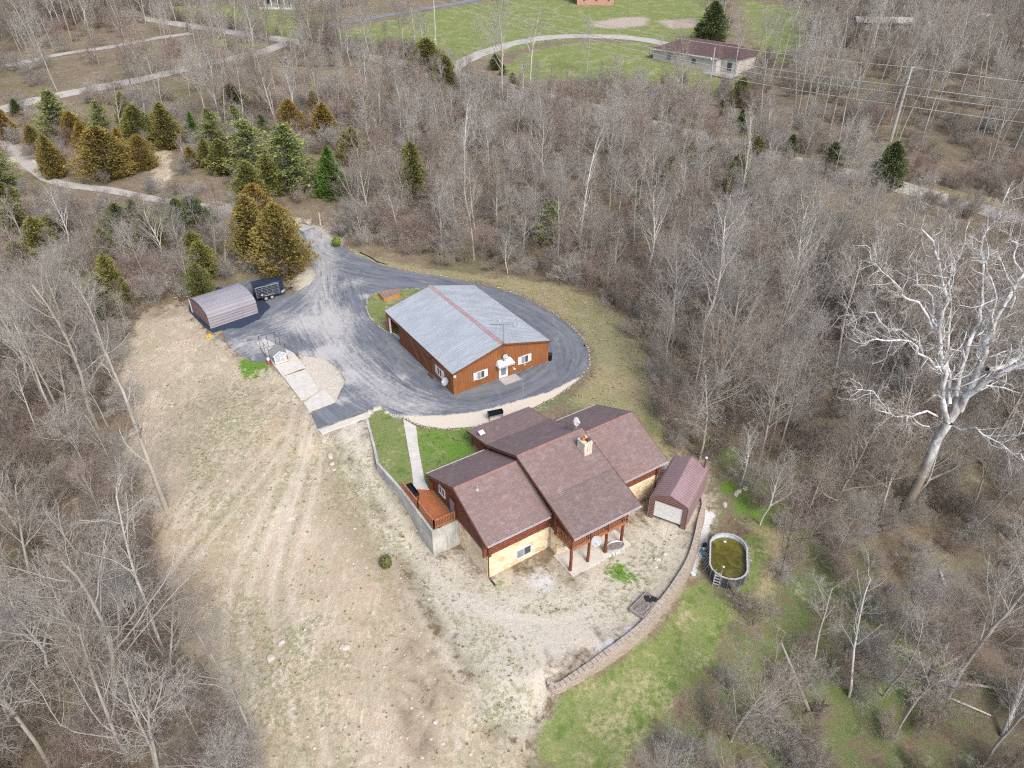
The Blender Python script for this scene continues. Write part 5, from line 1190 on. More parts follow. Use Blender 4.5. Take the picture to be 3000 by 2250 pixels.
def box_house(px, py, w, d_, h, rh, rz, wall, roof, label, name='farm_house', wins=3):
    p = at(px, py); e = empty(name, (p[0], p[1], p[2]), rz, label, 'house')
    MB().ext_s([(0,-2),(d_,-2),(d_,h),(d_/2,h+rh),(0,h)], 0, w).build('wall', wall, e)
    MB().ext_s([(-.6,h-.25),(d_/2,h+rh+.12),(d_+.6,h-.25),(d_+.6,h-.1),(d_/2,h+rh+.32),(-.6,h-.1)], -.6, w+.6).build('roof', roof, e)
    for k_ in range(wins): x = w*(k_+.6)/wins-.6; q = MB().box(x, x+1.1, -.06, -.005, 1, 2.6).build('window', 'white', e); MB().box(x+.1, x+1, -.08, -.06, 1.1, 2.5).build('pane', 'glass', q)
    return e
e = box_house(770, 22, 24, 9, 6, 3, math.radians(-6), 'white', 'kennelroof', "white two storey farmhouse with a long columned porch at the top of the far lawn", wins=6)
MB().box(-.5, 17, -3, -.1, 3.0, 3.2).build('porch_roof', 'kennelroof', e); MB().box(-.5, 17, -3, -.1, -.2, .3).build('porch_floor', 'white', e)
m = MB(); [m.box(x, x+.25, -2.95, -2.7, .3, 3) for x in np.arange(-.3, 17, 2.4)]; m.build('porch_column', 'white', e)
box_house(1690, 14, 13, 12, 5, 3, math.radians(-4), 'brick', 'farroof', "salmon brick house at the top of the far mown lawn", 'brick_house', 3)
box_house(2570, 10, 12, 8, 4, 3, .2, 'white', 'kennelroof', "white gabled building at the very top beyond the right hand wood", 'gabled_house')
box_house(2545, 38, 5, 4, 3, 1.5, .3, 'kennelgrey', 'kennelroof', "small grey shed below the white gabled building", 'shed', 1)
box_house(2510, 88, 16, 6, 2.4, .8, -.15, 'concrete', 'polewood', "long low pale building half hidden in the far wood", 'long_building', 4)

# ------------------------------------------------------------------ utility poles and lines
def top_of(px, py, base):
    """height whose projection above base meets pixel row py"""
    lo, hi = 0, 60
    for _ in range(40):
        mid = (lo+hi)/2; _, y = proj(base[0], base[1], base[2]+mid)
        if y > py: lo = mid
        else: hi = mid
    return lo
def pole(px, py, ptop, label, r=.2, hgt_=None, arm=False):
    b = at(px, py); h = hgt_ or top_of(px, ptop, b); e = empty('utility_pole', b, 0, label, 'utility pole')
    MB().tube([(0,0,-.3),(0,0,h)], [r, r*.7], 8).build('pole', 'polewood', e)
    m = MB()
    for dz in (2.2, 3.4, 6.0): m.tube([(0,-.15,h-dz),(0,-.5,h-dz+.1)], .07, 6)
    m.build('insulator', 'steel', e); return Vector((b[0], b[1], b[2]+h)), e
T1, _ = pole(2608, 415, 196, "tall pale utility pole in the wood where the four wires meet", .33)
T0, e0_ = pole(2077, 262, 138, "pale utility pole with a grey transformer before the red roofed house", .22)
MB().lathe([(.001,-.4),(.28,-.4),(.3,.4),(.001,.45)], (-.5,0,T0.z-e0_.location.z-2.8), k=12).build('transformer', 'gutter', e0_, True)
T2, _ = pole(1277, 131, -60, "tall grey utility pole at the edge of the far mown lawn", .22)
T3, _ = pole(946, 700, 622, "short weathered pole at the bend of the lane above the asphalt", .13)
def wire(a, b, sag, label, r=.06):
    pts = [a.lerp(b, q)-Vector((0, 0, sag*4*q*(1-q))) for q in np.linspace(0, 1, 18)]; o = MB().tube([p-a for p in pts], r, 4, False).build('power_line', 'polewood'); o.location = a; tag(o, label, 'wire', 'wires between the utility poles')
R_ = Vector((150, 118, 0)); names = ["highest", "second", "third", "lowest"]
for k_, dz in enumerate((.1, 3.6, 5.0, 7.2)):
    a = Vector((T1.x, T1.y, T1.z-dz)); wire(a, Vector((T2.x, T2.y, T2.z-dz*.7)), 3, f"{names[k_]} wire running from the tall wood pole back to the far lawn pole"); wire(a, Vector((R_.x, R_.y, T1.z-dz-1)), 1.0, f"{names[k_]} wire leaving the tall wood pole towards the sycamore side")

# ------------------------------------------------------------------ trees
def tubes(Pl, Rl, k):
    """many polylines of equal length -> verts, faces.  Pl (N,n,3), Rl (N,n)"""
    P = np.asarray(Pl, float); R = np.asarray(Rl, float); Nn, n, _ = P.shape
    d = np.empty_like(P); d[:, 1:-1] = P[:, 2:]-P[:, :-2]; d[:, 0] = P[:, 1]-P[:, 0]; d[:, -1] = P[:, -1]-P[:, -2]
    d /= np.linalg.norm(d, axis=-1, keepdims=True)+1e-9
    up = np.array([.37, .21, .9]); x = np.cross(d, up); nn = np.linalg.norm(x, axis=-1, keepdims=True); x = np.where(nn < .15, np.cross(d, [1., 0, 0]), x); x /= np.linalg.norm(x, axis=-1, keepdims=True)+1e-9
    y = np.cross(d, x); a = np.arange(k)*2*math.pi/k
    V = P[:, :, None]+R[:, :, None, None]*(x[:, :, None]*np.cos(a)[None, None, :, None]+y[:, :, None]*np.sin(a)[None, None, :, None])
    V = V.reshape(-1, 3); i0 = (np.arange(Nn)[:, None, None]*n+np.arange(n-1)[None, :, None])*k; j = np.arange(k)[None, None]; j2 = (j+1) % k
    F = np.stack([i0+j, i0+j2, i0+k+j2, i0+k+j], -1).reshape(-1, 4); return V, F
def collect(lines, kfun):
    by = {}
    for pts, rad, lv in lines: by.setdefault((len(pts), kfun(lv)), []).append((pts, rad))
    VV = []; FF = []; b = 0
    for (n, k), L in by.items():
        V, F = tubes([l[0] for l in L], [l[1] for l in L], k); VV.append(V); FF.append(F+b); b += len(V)
    return np.concatenate(VV), np.concatenate(FF)
class Tree:
    def __init__(s, seed, **kw):
        s.r = np.random.RandomState(seed); s.L = []
        s.num = kw.get('num', [16, 8, 5, 3]); s.ang = kw.get('ang', [45, 40, 42, 45]); s.rat = kw.get('rat', [.42, .5, .5, .55]); s.wan = kw.get('wan', [.05, .13, .18, .22, .25])
        s.tro = kw.get('tro', [.05, .10, .08, .06, .04]); s.start = kw.get('start', .35); s.seg = kw.get('seg', [9, 6, 4, 3, 3]); s.rr = kw.get('rr', .5); s.minr = kw.get('minr', .0085); s.maxl = kw.get('maxl', 4)
    def dirc(s, d, ang):
        a = s.r.uniform(0, 2*math.pi); p = np.cross(d, [.3, .5, .8]); p /= np.linalg.norm(p); q = np.cross(d, p)
        v = d*math.cos(ang)+(p*math.cos(a)+q*math.sin(a))*math.sin(ang); return v/np.linalg.norm(v)
    def grow(s, p, d, L, r, lv, pts=None):
        n = s.seg[lv]; r1 = r*(.35 if lv == 0 else .4) if lv < 4 else s.minr*.4
        if pts is None:
            pts = [p]; dd = d.copy()
            for i_ in range(n): dd = dd+s.r.normal(0, s.wan[lv], 3)+np.array([0, 0, s.tro[lv]]); dd /= np.linalg.norm(dd); p = p+dd*L/n; pts.append(p)
        pts = np.array(pts); n = len(pts)-1; rad = np.linspace(r, max(r1, s.minr*.5), n+1); s.L.append((pts, rad, lv))
        if lv >= s.maxl: return
        m = s.num[lv]; m = max(2, int(round(m*s.r.uniform(.8, 1.2))))
        st = s.start if lv == 0 else .18
        for j in range(m):
            t = st+(1-st)*(j+s.r.uniform(.1, .9))/m; f = t*n; i_ = min(int(f), n-1); q = pts[i_]*(1-(f-i_))+pts[i_+1]*(f-i_)
            dr = pts[i_+1]-pts[i_]; dr = dr/np.linalg.norm(dr); a = math.radians(s.ang[lv]*s.r.uniform(.7, 1.3)*(1.15-.5*t if lv == 0 else 1))
            cl = L*s.rat[lv]*s.r.uniform(.7, 1.2)*((1.25-.75*t) if lv == 0 else (1.15-.45*t)); cr = max(s.minr, np.interp(t, [0, 1], [rad[0], rad[-1]])*s.rr*s.r.uniform(.75, 1.1))
            s.grow(q, s.dirc(dr, a), cl, cr, lv+1)
    def meshes(s, name, split=2, trunk_mat='barkgrey', twig_mat='twiggrey', klv=(8, 5, 4, 3, 3)):
        A = [l for l in s.L if l[2] < split]; B = [l for l in s.L if l[2] >= split]; out = []
        for L, nm, mt in ((A, 'trunk', trunk_mat), (B, 'crown', twig_mat)):
            V, F = collect(L, lambda lv: klv[lv]); out.append(mesh_np(nm, V, F, mt, smooth=(nm == 'trunk'), link=False))
        return out
UPV = np.array([0., 0, 1])
def bare(seed, H, r, tm, wm, **kw):
    t = Tree(seed, **kw); t.grow(np.zeros(3)-UPV*.4, UPV, H, r, 0); return t.meshes('bare_tree', 2, tm, wm)+[H]
VAR = [  # trunk mesh, crown mesh, height
    bare(1, 15, .16, 'barkgrey', 'twiggrey'), bare(2, 14, .17, 'barkgrey', 'twigbrown', num=[18, 8, 5, 3], ang=[40, 40, 42, 45]),
    bare(3, 16, .17, 'barkgrey', 'twiggrey', start=.45, num=[14, 8, 5, 3], rat=[.47, .5, .5, .55]), bare(4, 12, .14, 'barkdark', 'twigred', start=.2, ang=[32, 34, 38, 42], rat=[.5, .5, .5, .55]),
    bare(5, 17, .16, 'barkgrey', 'twiggrey', start=.5, num=[13, 7, 5, 3], rat=[.36, .5, .5, .55]), bare(6, 13, .16, 'barkpale', 'twiggrey', start=.3, wan=[.08, .16, .2, .22, .25]),
    bare(7, 11, .13, 'barkgrey', 'twigbrown', start=.15, num=[18, 8, 5, 3], rat=[.52, .5, .5, .55], ang=[45, 40, 40, 45])]
LOOK = ["tall grey bare tree", "bare tree with brown twigs", "broad crowned grey bare tree", "dark stemmed bare tree with reddish twigs", "slender high crowned bare tree", "pale trunked bare tree", "low branching bare tree with tan twigs"]
# undergrowth bush: many stems from one foot
def bush(seed, H, mat, stems=14, **kw):
    t = Tree(seed, num=[8, 6, 5], ang=[32, 40, 45], rat=[.5, .5, .5], seg=[5, 4, 3, 3], start=.2, maxl=3, minr=.008, wan=[.14, .2, .25, .25], tro=[.02, .03, .02, .0])
    for k_ in range(stems):
        d = t.dirc(UPV, math.radians(t.r.uniform(5, 55))); t.grow(np.array([t.r.normal(0, .25), t.r.normal(0, .25), -.1]), d, H*t.r.uniform(.6, 1.1), .028, 0)
    V, F = collect(t.L, lambda lv: 3); return mesh_np('bush', V, F, mat, link=False)
BUSH = [bush(21, 4.2, 'twiggrey', 18), bush(22, 3.6, 'twigbrown', 18), bush(23, 4.6, 'twigred', 16)]
BUSHL = ["grey leafless bush", "brown leafless bush", "reddish leafless bush"]

# --- conifers
def conifer(seed, H, R, kind):
    r = np.random.RandomState(seed); V = []; F = []; T = []; b = 0
    tw = Tree(seed, maxl=0, seg=[8], wan=[.02]); tw.grow(np.array([0, 0, -.3]), UPV, H*.97, .02*H*.6+.04, 0)
    n = {'cedar': 6500, 'pine': 2600, 'spruce': 6500}[kind]
    lobes = r.uniform(0, 6.28, 6)
    A = []; O = []; S = []; TT = []
    if kind == 'pine':
        zs = []; nb = 0
        z = H*.12
        while z < H*.97:
            q = (z-H*.12)/(H*.85); LR_ = R*(1-q)**.75*(.85+.3*r.rand())+.25
            for k_ in range(r.randint(4, 7)):
                a = r.uniform(0, 6.28); L = LR_*r.uniform(.6, 1.1); up = .25+.35*q
                base = np.array([0, 0, z]); dd = np.array([math.cos(a), math.sin(a), up*.6]); dd /= np.linalg.norm(dd)
                tw.L.append((np.array([base, base+dd*L*.5, base+dd*L]), np.array([.045, .03, .012]), 3))
                m = int(14+L*22)
                for j in range(m): f = r.uniform(.3, 1.05); c = base+dd*L*f+r.normal(0, .16+.05*L, 3)*np.array([1, 1, .55]); A.append(c); TT.append(f); O.append(dd+r.normal(0, .5, 3)+np.array([0, 0, .35])); S.append(r.uniform(.14, .32))
            z += H*.045*r.uniform(.8, 1.3)
    else:
        for k_ in range(n):
            q = r.rand()**1.35 if kind == 'cedar' else r.rand()**1.5; z = H*(.05+.95*q); prof = (1-q)**.56*(min(1, .5+q*2.4)) if kind == 'cedar' else (1-q)**.85
            a = r.uniform(0, 6.28); lob = 1+.20*math.sin(3*a+lobes[0]+q*9)+.17*math.sin(5*a+lobes[1]-q*17)+.14*math.sin(2*a+lobes[2]+q*26)+.1*math.sin(9*a+lobes[3]+q*31); rad = R*prof*lob+.12; f = r.rand()**.38
            rr_ = rad*f; c = np.array([math.cos(a)*rr_, math.sin(a)*rr_, z+r.normal(0, .12)]); A.append(c); TT.append(f); O.append(np.array([math.cos(a)*.8, math.sin(a)*.8, .75])+r.normal(0, .35, 3)); S.append(r.uniform(.14, .34)*(H/8)**.4)
    A = np.array(A); O = np.array(O); O /= np.linalg.norm(O, axis=1, keepdims=True); S = np.array(S); TT = np.array(TT)
    # each clump: three tapered blades around the spray direction
    VV = []; FF = []; tt = []
    for k_ in range(4):
        x = np.cross(O, r.normal(0, 1, O.shape)); x /= np.linalg.norm(x, axis=1, keepdims=True)+1e-9; o2 = O+x*r.uniform(-.7, .7, (len(O), 1)); o2 /= np.linalg.norm(o2, axis=1, keepdims=True); y = np.cross(o2, x)
        p0 = A-o2*S[:, None]*.5; p1 = A+o2*S[:, None]*.6; w = S[:, None]*.22
        v = np.stack([p0, A+x*w, p1, A-x*w+y*w*.5], 1).reshape(-1, 3); b = sum(len(q) for q in VV); VV.append(v); i_ = np.arange(len(A))*4+b; FF += [np.stack([i_, i_+1, i_+2, i_+3], 1)]; tt.append(np.repeat(TT, 4))
    mat = {'cedar': 'cedar', 'pine': 'pine', 'spruce': 'spruce'}[kind]
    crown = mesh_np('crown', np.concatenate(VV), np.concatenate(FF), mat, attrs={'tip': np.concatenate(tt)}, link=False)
    V, F = collect(tw.L, lambda lv: 6 if lv == 0 else 4); trunk = mesh_np('trunk', V, F, 'barkdark', link=False); return [trunk, crown, H]
def recolor(v, mat):
    c = v[1].copy(); c.materials.clear(); c.materials.append(M[mat]); return [v[0], c, v[2]]
CED = [conifer(31, 8, 2.3, 'cedar'), conifer(32, 8, 2.0, 'cedar'), conifer(33, 8, 2.7, 'cedar')]
CEDG = [recolor(c, 'cedargreen') for c in CED]; PIN = [conifer(41, 9, 2.9, 'pine'), conifer(42, 9, 2.5, 'pine')]; PIND = [recolor(CED[0], 'darkpine'), recolor(PIN[1], 'darkpine')]; SPR = [conifer(51, 8, 1.9, 'spruce')]

def put_tree(name, var, loc, sc, rz, label, cat='tree', group=None, sw=None):
    e = empty(name, loc, rz, label, cat, group); e.scale = (sw or sc, sw or sc, sc)
    for me, nm in ((var[0], 'trunk'), (var[1], 'crown')):
        o = bpy.data.objects.new(nm, me); col.objects.link(o); o.parent = e
    return e
def tree_px(name, var, px, pb, pt, label, wfac=1.0, cat='tree', group=None, rz=None):
    """foot at pixel (px, pb), top reaching pixel row pt"""
    b = at(px, pb); h = top_of(px, pt, b); s = h/var[2]*1.0
    return put_tree(name, var, (b[0], b[1], b[2]-.1), s, rz if rz is not None else rnd.uniform(0, 6.28), label, cat, group, s*wfac)
# conifers seen one by one: zoomed coordinates (u, top v, bottom v), kind, width factor, where
def z1(u, v): return u*.45208, v*.45208
def z2(u, v): return 1000+u*.45208, v*.45208
def z3(u, v): return 2000+u*.45208, v*.45208
C1 = [(z1,400,575,860,'p',1.15,'farthest left of the light green pines near the gravel lane'),(z1,50,700,880,'c',1.1,'at the edge of the lane near the corner of the wood'),(z1,120,640,740,'d',1,'small dark one beside the pale gravel lane'),(z1,330,575,700,'g',.9,'small olive one beside the leftmost pine'),
 (z1,690,640,880,'p',.9,'pale brown topped pine between the orange cedars'),(z1,500,720,900,'c',1.05,'behind the first row near the gravel lane'),(z1,240,810,960,'c',1,'rusty one at the left end of the front row'),(z1,365,880,1120,'c',1,'rusty one beside the pale dirt bank'),(z1,710,820,1110,'c',1.3,'largest round orange cedar before the dirt track'),
 (z1,560,790,950,'c',1,'small orange one beside the large round cedar'),(z1,835,600,800,'g',.9,'tall olive one left of the dirt track'),(z1,920,680,910,'g',1.1,'olive one just above the dirt track'),(z1,975,840,950,'g',1.1,'deep green low cedar above the dirt track'),(z1,1100,670,930,'c',1.05,'tan cedar above the head of the dirt track'),
 (z1,940,870,1070,'c',1,'reddish cedar on the left bank of the dirt track'),(z1,1265,725,890,'s',.9,'narrow green one right of the dirt track'),(z1,1400,690,930,'p',1,'thin pale pine right of the dirt track'),(z1,1535,545,740,'g',1.2,'pointed dark olive cedar standing behind the pines'),(z1,1550,670,860,'p',.9,'yellowish pine below the pointed cedar'),
 (z1,1640,760,1100,'p',1.25,'full light green pine'),(z1,1890,790,1180,'p',1.25,'largest light green pine nearest the spruce'),(z1,1455,900,1100,'g',1.2,'olive cedar below the full pine'),(z1,1250,950,1070,'c',1.2,'low rusty cedar right of the dirt track'),(z1,1900,640,860,'c',1,'rusty cedar behind the largest pine'),
 (z1,2045,590,740,'c',.9,'small cedar near the far edge of the conifer stand'),(z1,2115,670,900,'c',1.2,'dark rusty cedar with a dense crown above the spruce'),(z1,2155,950,1230,'s',1.1,'bright green spruce at the wood edge'),(z1,1640,1050,1300,'g',1.15,'olive cedar between the pines and the big orange cedar'),(z1,1760,1000,1240,'g',1.1,'dull green cedar below the pines'),
 (z1,1675,1190,1400,'c',1.2,'orange cedar rising behind the big one'),(z1,1290,1270,1500,'d',1.2,'dark evergreen behind a forked bare tree'),(z1,150,1290,1540,'g',1.2,'dark olive evergreen in the wood at the edge of the lane'),(z1,40,930,1180,'p',1,'pale yellow pine at the lane bend'),(z1,930,1280,1530,'d',1.1,'dark evergreen left of the forked bare tree'),
 (z1,1280,1500,1680,'g',1.3,'pale olive cedar above the carport'),(z1,380,1380,1560,'g',1.1,'yellow olive cedar in the bare wood'),(z1,700,1480,1640,'g',1.1,'small olive cedar among grey branches'),(z1,1720,730,900,'d',.9,'dark one behind the full pine'),(z1,880,700,860,'g',.9,'olive one between two taller cedars'),(z1,1350,900,1060,'g',1,'green cedar right of the reddish one'),(z1,800,830,1000,'c',.9,'small rusty cedar right of the large round one'),
 (z2,560,245,460,'g',1.3,'tall olive cedar by the far lawn'),(z2,680,360,580,'g',1,'dark cedar below the tall olive one'),(z2,140,585,790,'g',1.15,'dark conical cedar at the near side of the lane'),(z2,85,825,1040,'c',1.2,'rusty cedar beside the bright spruce'),(z2,180,900,1040,'c',.9,'small cedar beside the rusty one'),(z2,470,925,1240,'g',.9,'narrow olive cedar in the grey wood'),
 (z2,1350,1280,1560,'p',.95,'thin light green pine at the edge of the dry grass'),(z2,1000,345,440,'d',1.2,'dark low evergreen by the farm drive'),(z2,1050,410,480,'d',1,'small dark evergreen just below the farm drive'),(z2,1110,470,530,'g',1.1,'small round evergreen beside the road'),(z2,1975,550,660,'d',1,'dark evergreen at the field edge'),(z2,2120,1010,1210,'g',.9,'olive evergreen behind the white birch'),(z2,1900,1230,1360,'g',1,'yellow olive low evergreen'),(z2,60,1270,1350,'g',1,'dull low cedar below the rusty one'),(z2,320,600,720,'g',1,'faint olive cedar behind the grey wood'),
 (z3,365,500,670,'g',.9,'upper of two narrow evergreens before the red roofed house'),(z3,372,705,830,'s',1.1,'lower round green evergreen before the red roofed house'),(z3,160,930,1060,'g',1,'olive evergreen in the grey wood'),(z3,950,910,1100,'d',1.15,'dark evergreen beside the leaning white trunk'),(z3,1310,920,1190,'d',.95,'large dark evergreen beside the road'),
 (z3,335,990,1260,'g',.9,'tall dull olive evergreen'),(z3,445,880,1070,'g',.9,'olive evergreen behind the tall dull one'),(z3,45,920,1060,'g',.8,'thin yellow olive evergreen'),(z3,180,10,260,'d',1.1,'large dark pine beside the far field'),(z3,100,140,260,'d',1.3,'dark low pine at the far field corner'),(z3,690,870,1010,'d',.8,'dark evergreen behind the grey crowns'),(z3,240,640,760,'d',.8,'small dark evergreen below the utility pole')]
KN = {'c': (CED, 'cedar_tree', 'rusty orange cedar'), 'g': (CEDG, 'cedar_tree', 'olive green cedar'), 'p': (PIN, 'pine_tree', 'light green pine'), 'd': (PIND, 'evergreen_tree', 'dark evergreen'), 's': (SPR, 'spruce_tree', 'bright green spruce')}
CONP = []
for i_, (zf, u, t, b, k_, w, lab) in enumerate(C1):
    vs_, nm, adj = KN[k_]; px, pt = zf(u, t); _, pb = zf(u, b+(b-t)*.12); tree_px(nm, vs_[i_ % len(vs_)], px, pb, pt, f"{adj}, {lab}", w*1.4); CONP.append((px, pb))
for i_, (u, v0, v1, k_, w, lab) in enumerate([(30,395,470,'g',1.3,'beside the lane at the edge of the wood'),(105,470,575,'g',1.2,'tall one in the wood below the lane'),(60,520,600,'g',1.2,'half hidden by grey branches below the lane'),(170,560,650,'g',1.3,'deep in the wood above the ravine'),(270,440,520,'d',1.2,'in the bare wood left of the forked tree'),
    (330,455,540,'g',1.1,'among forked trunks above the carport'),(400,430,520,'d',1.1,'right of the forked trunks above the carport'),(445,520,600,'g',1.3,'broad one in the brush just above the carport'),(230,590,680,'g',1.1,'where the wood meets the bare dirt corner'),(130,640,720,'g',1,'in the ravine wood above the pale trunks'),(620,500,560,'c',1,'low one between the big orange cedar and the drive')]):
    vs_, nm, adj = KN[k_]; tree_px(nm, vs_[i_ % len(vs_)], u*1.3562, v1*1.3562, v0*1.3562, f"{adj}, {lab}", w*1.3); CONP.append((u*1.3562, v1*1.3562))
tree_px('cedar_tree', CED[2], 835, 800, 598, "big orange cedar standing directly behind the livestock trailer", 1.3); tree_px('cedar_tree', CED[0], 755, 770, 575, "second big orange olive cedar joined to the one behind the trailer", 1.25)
tree_px('cedar_tree', CEDG[1], 350, 900, 745, "dark green cedar leaning at the wood edge near the bare dirt", 1.1); tree_px('cedar_tree', CEDG[2], 590, 860, 770, "pale olive cedar directly behind the carport", 1.4); tree_px('cedar_tree', CEDG[0], 385, 905, 830, "olive cedar at the foot of the wood beside the dirt", 1.2)
def leaf_ball(seed, R, mat, n=900):
    r = np.random.RandomState(seed); d = r.normal(0, 1, (n, 3)); d /= np.linalg.norm(d, axis=1, keepdims=True); f = r.rand(n, 1)**.3; A = d*R*f*np.array([1, 1, 1.2])+np.array([0, 0, R*1.05]); x = np.cross(d, r.normal(0, 1, d.shape)); x /= np.linalg.norm(x, axis=1, keepdims=True); y = np.cross(d, x); s = R*.12
    V = np.stack([A-x*s, A+y*s*.7, A+x*s, A-y*s*.7], 1).reshape(-1, 3); i_ = np.arange(n)*4; return mesh_np('foliage', V, np.stack([i_, i_+1, i_+2, i_+3], 1), mat, link=False)
def shrub(px, py, R, mat, label):
    b = at(px, py); e = empty('shrub', b, 0, label, 'shrub'); o = bpy.data.objects.new('foliage', leaf_ball(int(px), R, mat)); col.objects.link(o); o.parent = e
    MB().tube([(0,0,-.1),(0,0,R)], .05, 6).build('stem', 'barkdark', e)
shrub(987, 722, .75, 'green', "round bright green bush beside the asphalt drive at the wood edge"); shrub(1132, 1660, .6, 'dullgreen', "small round green bush on the bank beside the gravel track"); shrub(1960, 130*1.3, .9, 'barkdark', "brown round shrub by the far house wall")

# --- sycamore, limb by limb
def Z9(u, v): return 2300+u*.603, 550+v*.603
sb = at(2645, 1500); SY = sb[1]
def on_plane(px, py, yy):
    x = (px-1500)/FPX; y = -(py-1125)/FPX; d = (x, math.cos(PITCH)+y*math.sin(PITCH), -math.sin(PITCH)+y*math.cos(PITCH)); t = yy/d[1]; return np.array([d[0]*t, yy, CAMH+d[2]*t])
SL = [([(572,1575),(610,1500),(680,1370),(740,1220),(790,1140)], [.6,.5,.46,.44,.46], 0, 0, 0),
 ([(790,1140),(770,1060),(765,960),(765,860),(750,740),(765,600),(765,470),(745,350),(720,260),(680,130)], .30, .05, 0, -3), ([(765,870),(700,830),(640,770),(560,740),(440,735),(380,760),(320,690)], .13, .02, -1, -5), ([(740,860),(650,750),(560,690),(460,650),(390,610),(330,620),(260,630)], .14, .02, -1, 3),
 ([(745,700),(690,620),(590,540),(570,500),(500,430),(440,370),(410,320)], .13, .02, -1.5, -5), ([(750,690),(720,600),(690,500),(640,420),(580,390)], .12, .02, -1.5, 2), ([(765,470),(790,460),(820,400),(845,340),(880,200)], .10, .02, -2, -4), ([(800,1050),(800,900),(790,780),(800,640),(795,470),(820,380)], .2, .03, 0, 3),
 ([(800,1130),(840,1030),(920,930),(960,830),(975,740),(1010,680),(1060,580),(1110,500),(1161,420),(1230,300)], .38, .05, 0, 2), ([(830,1010),(850,900),(900,740),(950,640),(960,560),(960,420),(950,300),(990,200),(1030,150),(1090,0)], .22, .04, 0, 5),
 ([(900,740),(960,700),(1000,600),(940,520),(930,440)], .1, .02, 2, 4), ([(1010,680),(1025,540),(1000,440),(975,360),(940,300)], .14, .02, 1, -3), ([(850,1080),(930,980),(1040,910),(1161,850),(1300,740),(1400,600)], .34, .05, 0, -3), ([(980,880),(1080,860),(1161,780),(1300,620),(1380,450)], .26, .04, 0, 3),
 ([(1060,580),(1180,400),(1250,200),(1300,60)], .15, .03, 1, 4), ([(740,1110),(640,1100),(590,1105),(510,1095),(470,1050),(410,985),(330,985)], .12, .02, 0, -5), ([(700,1160),(640,1140),(590,1105)], .07, .04, -.5, -2), ([(510,1095),(430,1070)], .04, .015, -4, -4.5),
 ([(820,1160),(900,1170),(960,1200),(1050,1245),(1110,1295),(1161,1330),(1230,1400)], .13, .03, 0, -6), ([(1050,1245),(1100,1200),(1160,1190),(1230,1200)], .07, .02, -4, -5), ([(1090,600),(1110,480),(1060,380),(1030,280)], .12, .02, 1.5, -1), ([(1161,420),(1110,330),(1090,250),(1130,120)], .1, .02, 2, 3), ([(1161,600),(1230,520),(1300,420)], .12, .03, 1, 2), ([(955,830),(1050,800),(1150,790)], .06, .02, .6, 3)]
sy = Tree(77, num=[0, 7, 6, 4], ang=[45, 48, 48, 50], rat=[.3, .42, .5, .5], wan=[.1, .2, .3, .34, .34], seg=[9, 6, 5, 3, 3], tro=[0, .03, .04, .05, .04], minr=.010, rr=.42, maxl=4)
base = np.array([sb[0], sb[1], 0])
for pts, r0, r1, d0, d1 in SL:
    Q = [on_plane(*Z9(u, v), SY+(d0+(d1-d0)*(k_/(len(pts)-1))**.8 if len(pts) > 1 else 0)) for k_, (u, v) in enumerate(pts)]
    Q = np.array(Q)
    if isinstance(r0, list): rad = np.array(r0)
    else:
        rad = np.linspace(r0, r1, len(pts))*.96
        QQ = [Q[0]]
        for a, b in zip(Q, Q[1:]):
            m = (a+b)/2+sy.r.normal(0, .2, 3); QQ += [m, b]
        Q = np.array(QQ); rad = np.interp(np.linspace(0, 1, len(Q)), np.linspace(0, 1, len(rad)), rad)
    Q = Q-np.array([sb[0], sb[1], sb[2]]); sy.L.append((Q, rad, 0))
    if not isinstance(r0, list):
        L = np.linalg.norm(np.diff(Q, axis=0), axis=1).sum(); m = int(L/.62)
        for j in range(m):
            t = .15+.85*(j+sy.r.rand())/m; f = t*(len(Q)-1); i_ = min(int(f), len(Q)-2); q = Q[i_]*(1-(f-i_))+Q[i_+1]*(f-i_); dr = Q[i_+1]-Q[i_]; dr /= np.linalg.norm(dr)
            sy.grow(q, sy.dirc(dr, math.radians(sy.r.uniform(30, 65))), sy.r.uniform(1.4, 4.0)*(1.15-.5*t), max(.028, np.interp(t, [0, 1], [rad[0], rad[-1]])*.40), 2)
e = empty('sycamore_tree', sb, 0, "huge white barked bare sycamore spreading over the brown wood", 'tree')
A = [l for l in sy.L if l[2] == 0]; B = [l for l in sy.L if l[2] == 2]; C_ = [l for l in sy.L if l[2] > 2]
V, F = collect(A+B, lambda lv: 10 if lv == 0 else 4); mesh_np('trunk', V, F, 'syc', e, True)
V, F = collect(C_, lambda lv: 3); mesh_np('crown', V, F, 'syctwig', e)

# --- particular bare trees (foot and top as pixels)
def z6(u, v): return u*.45208, 750+v*.45208
def z7(u, v): return u*.45208, 1500+v*.45208
def z5(u, v): return 2000+u*.45208, 1500+v*.45208
BIG = [bare(61, 20, .21, 'barkgrey', 'twiggrey', start=.35, num=[16, 9, 6, 4], rat=[.38, .5, .5, .5], wan=[.06, .16, .2, .22, .25]), bare(62, 20, .20, 'barkpale', 'twiggrey', start=.5, num=[11, 7, 6, 4], rat=[.35, .5, .5, .5], wan=[.05, .2, .24, .25, .25]), bare(63, 20, .21, 'barkgrey', 'twiggrey', start=.3, num=[13, 8, 6, 4], rat=[.42, .5, .5, .5], wan=[.09, .18, .2, .22, .25])]
BIRCH = bare(64, 17, .17, 'barkpale', 'twiggrey', start=.4, num=[12, 6, 4, 3], rat=[.3, .5, .5, .5])
SNAG = bare(65, 17, .34, 'barkgrey', 'twiggrey', start=.3, num=[12, 7, 4, 3], rat=[.28, .45, .5, .5], wan=[.05, .2, .25, .25, .25])
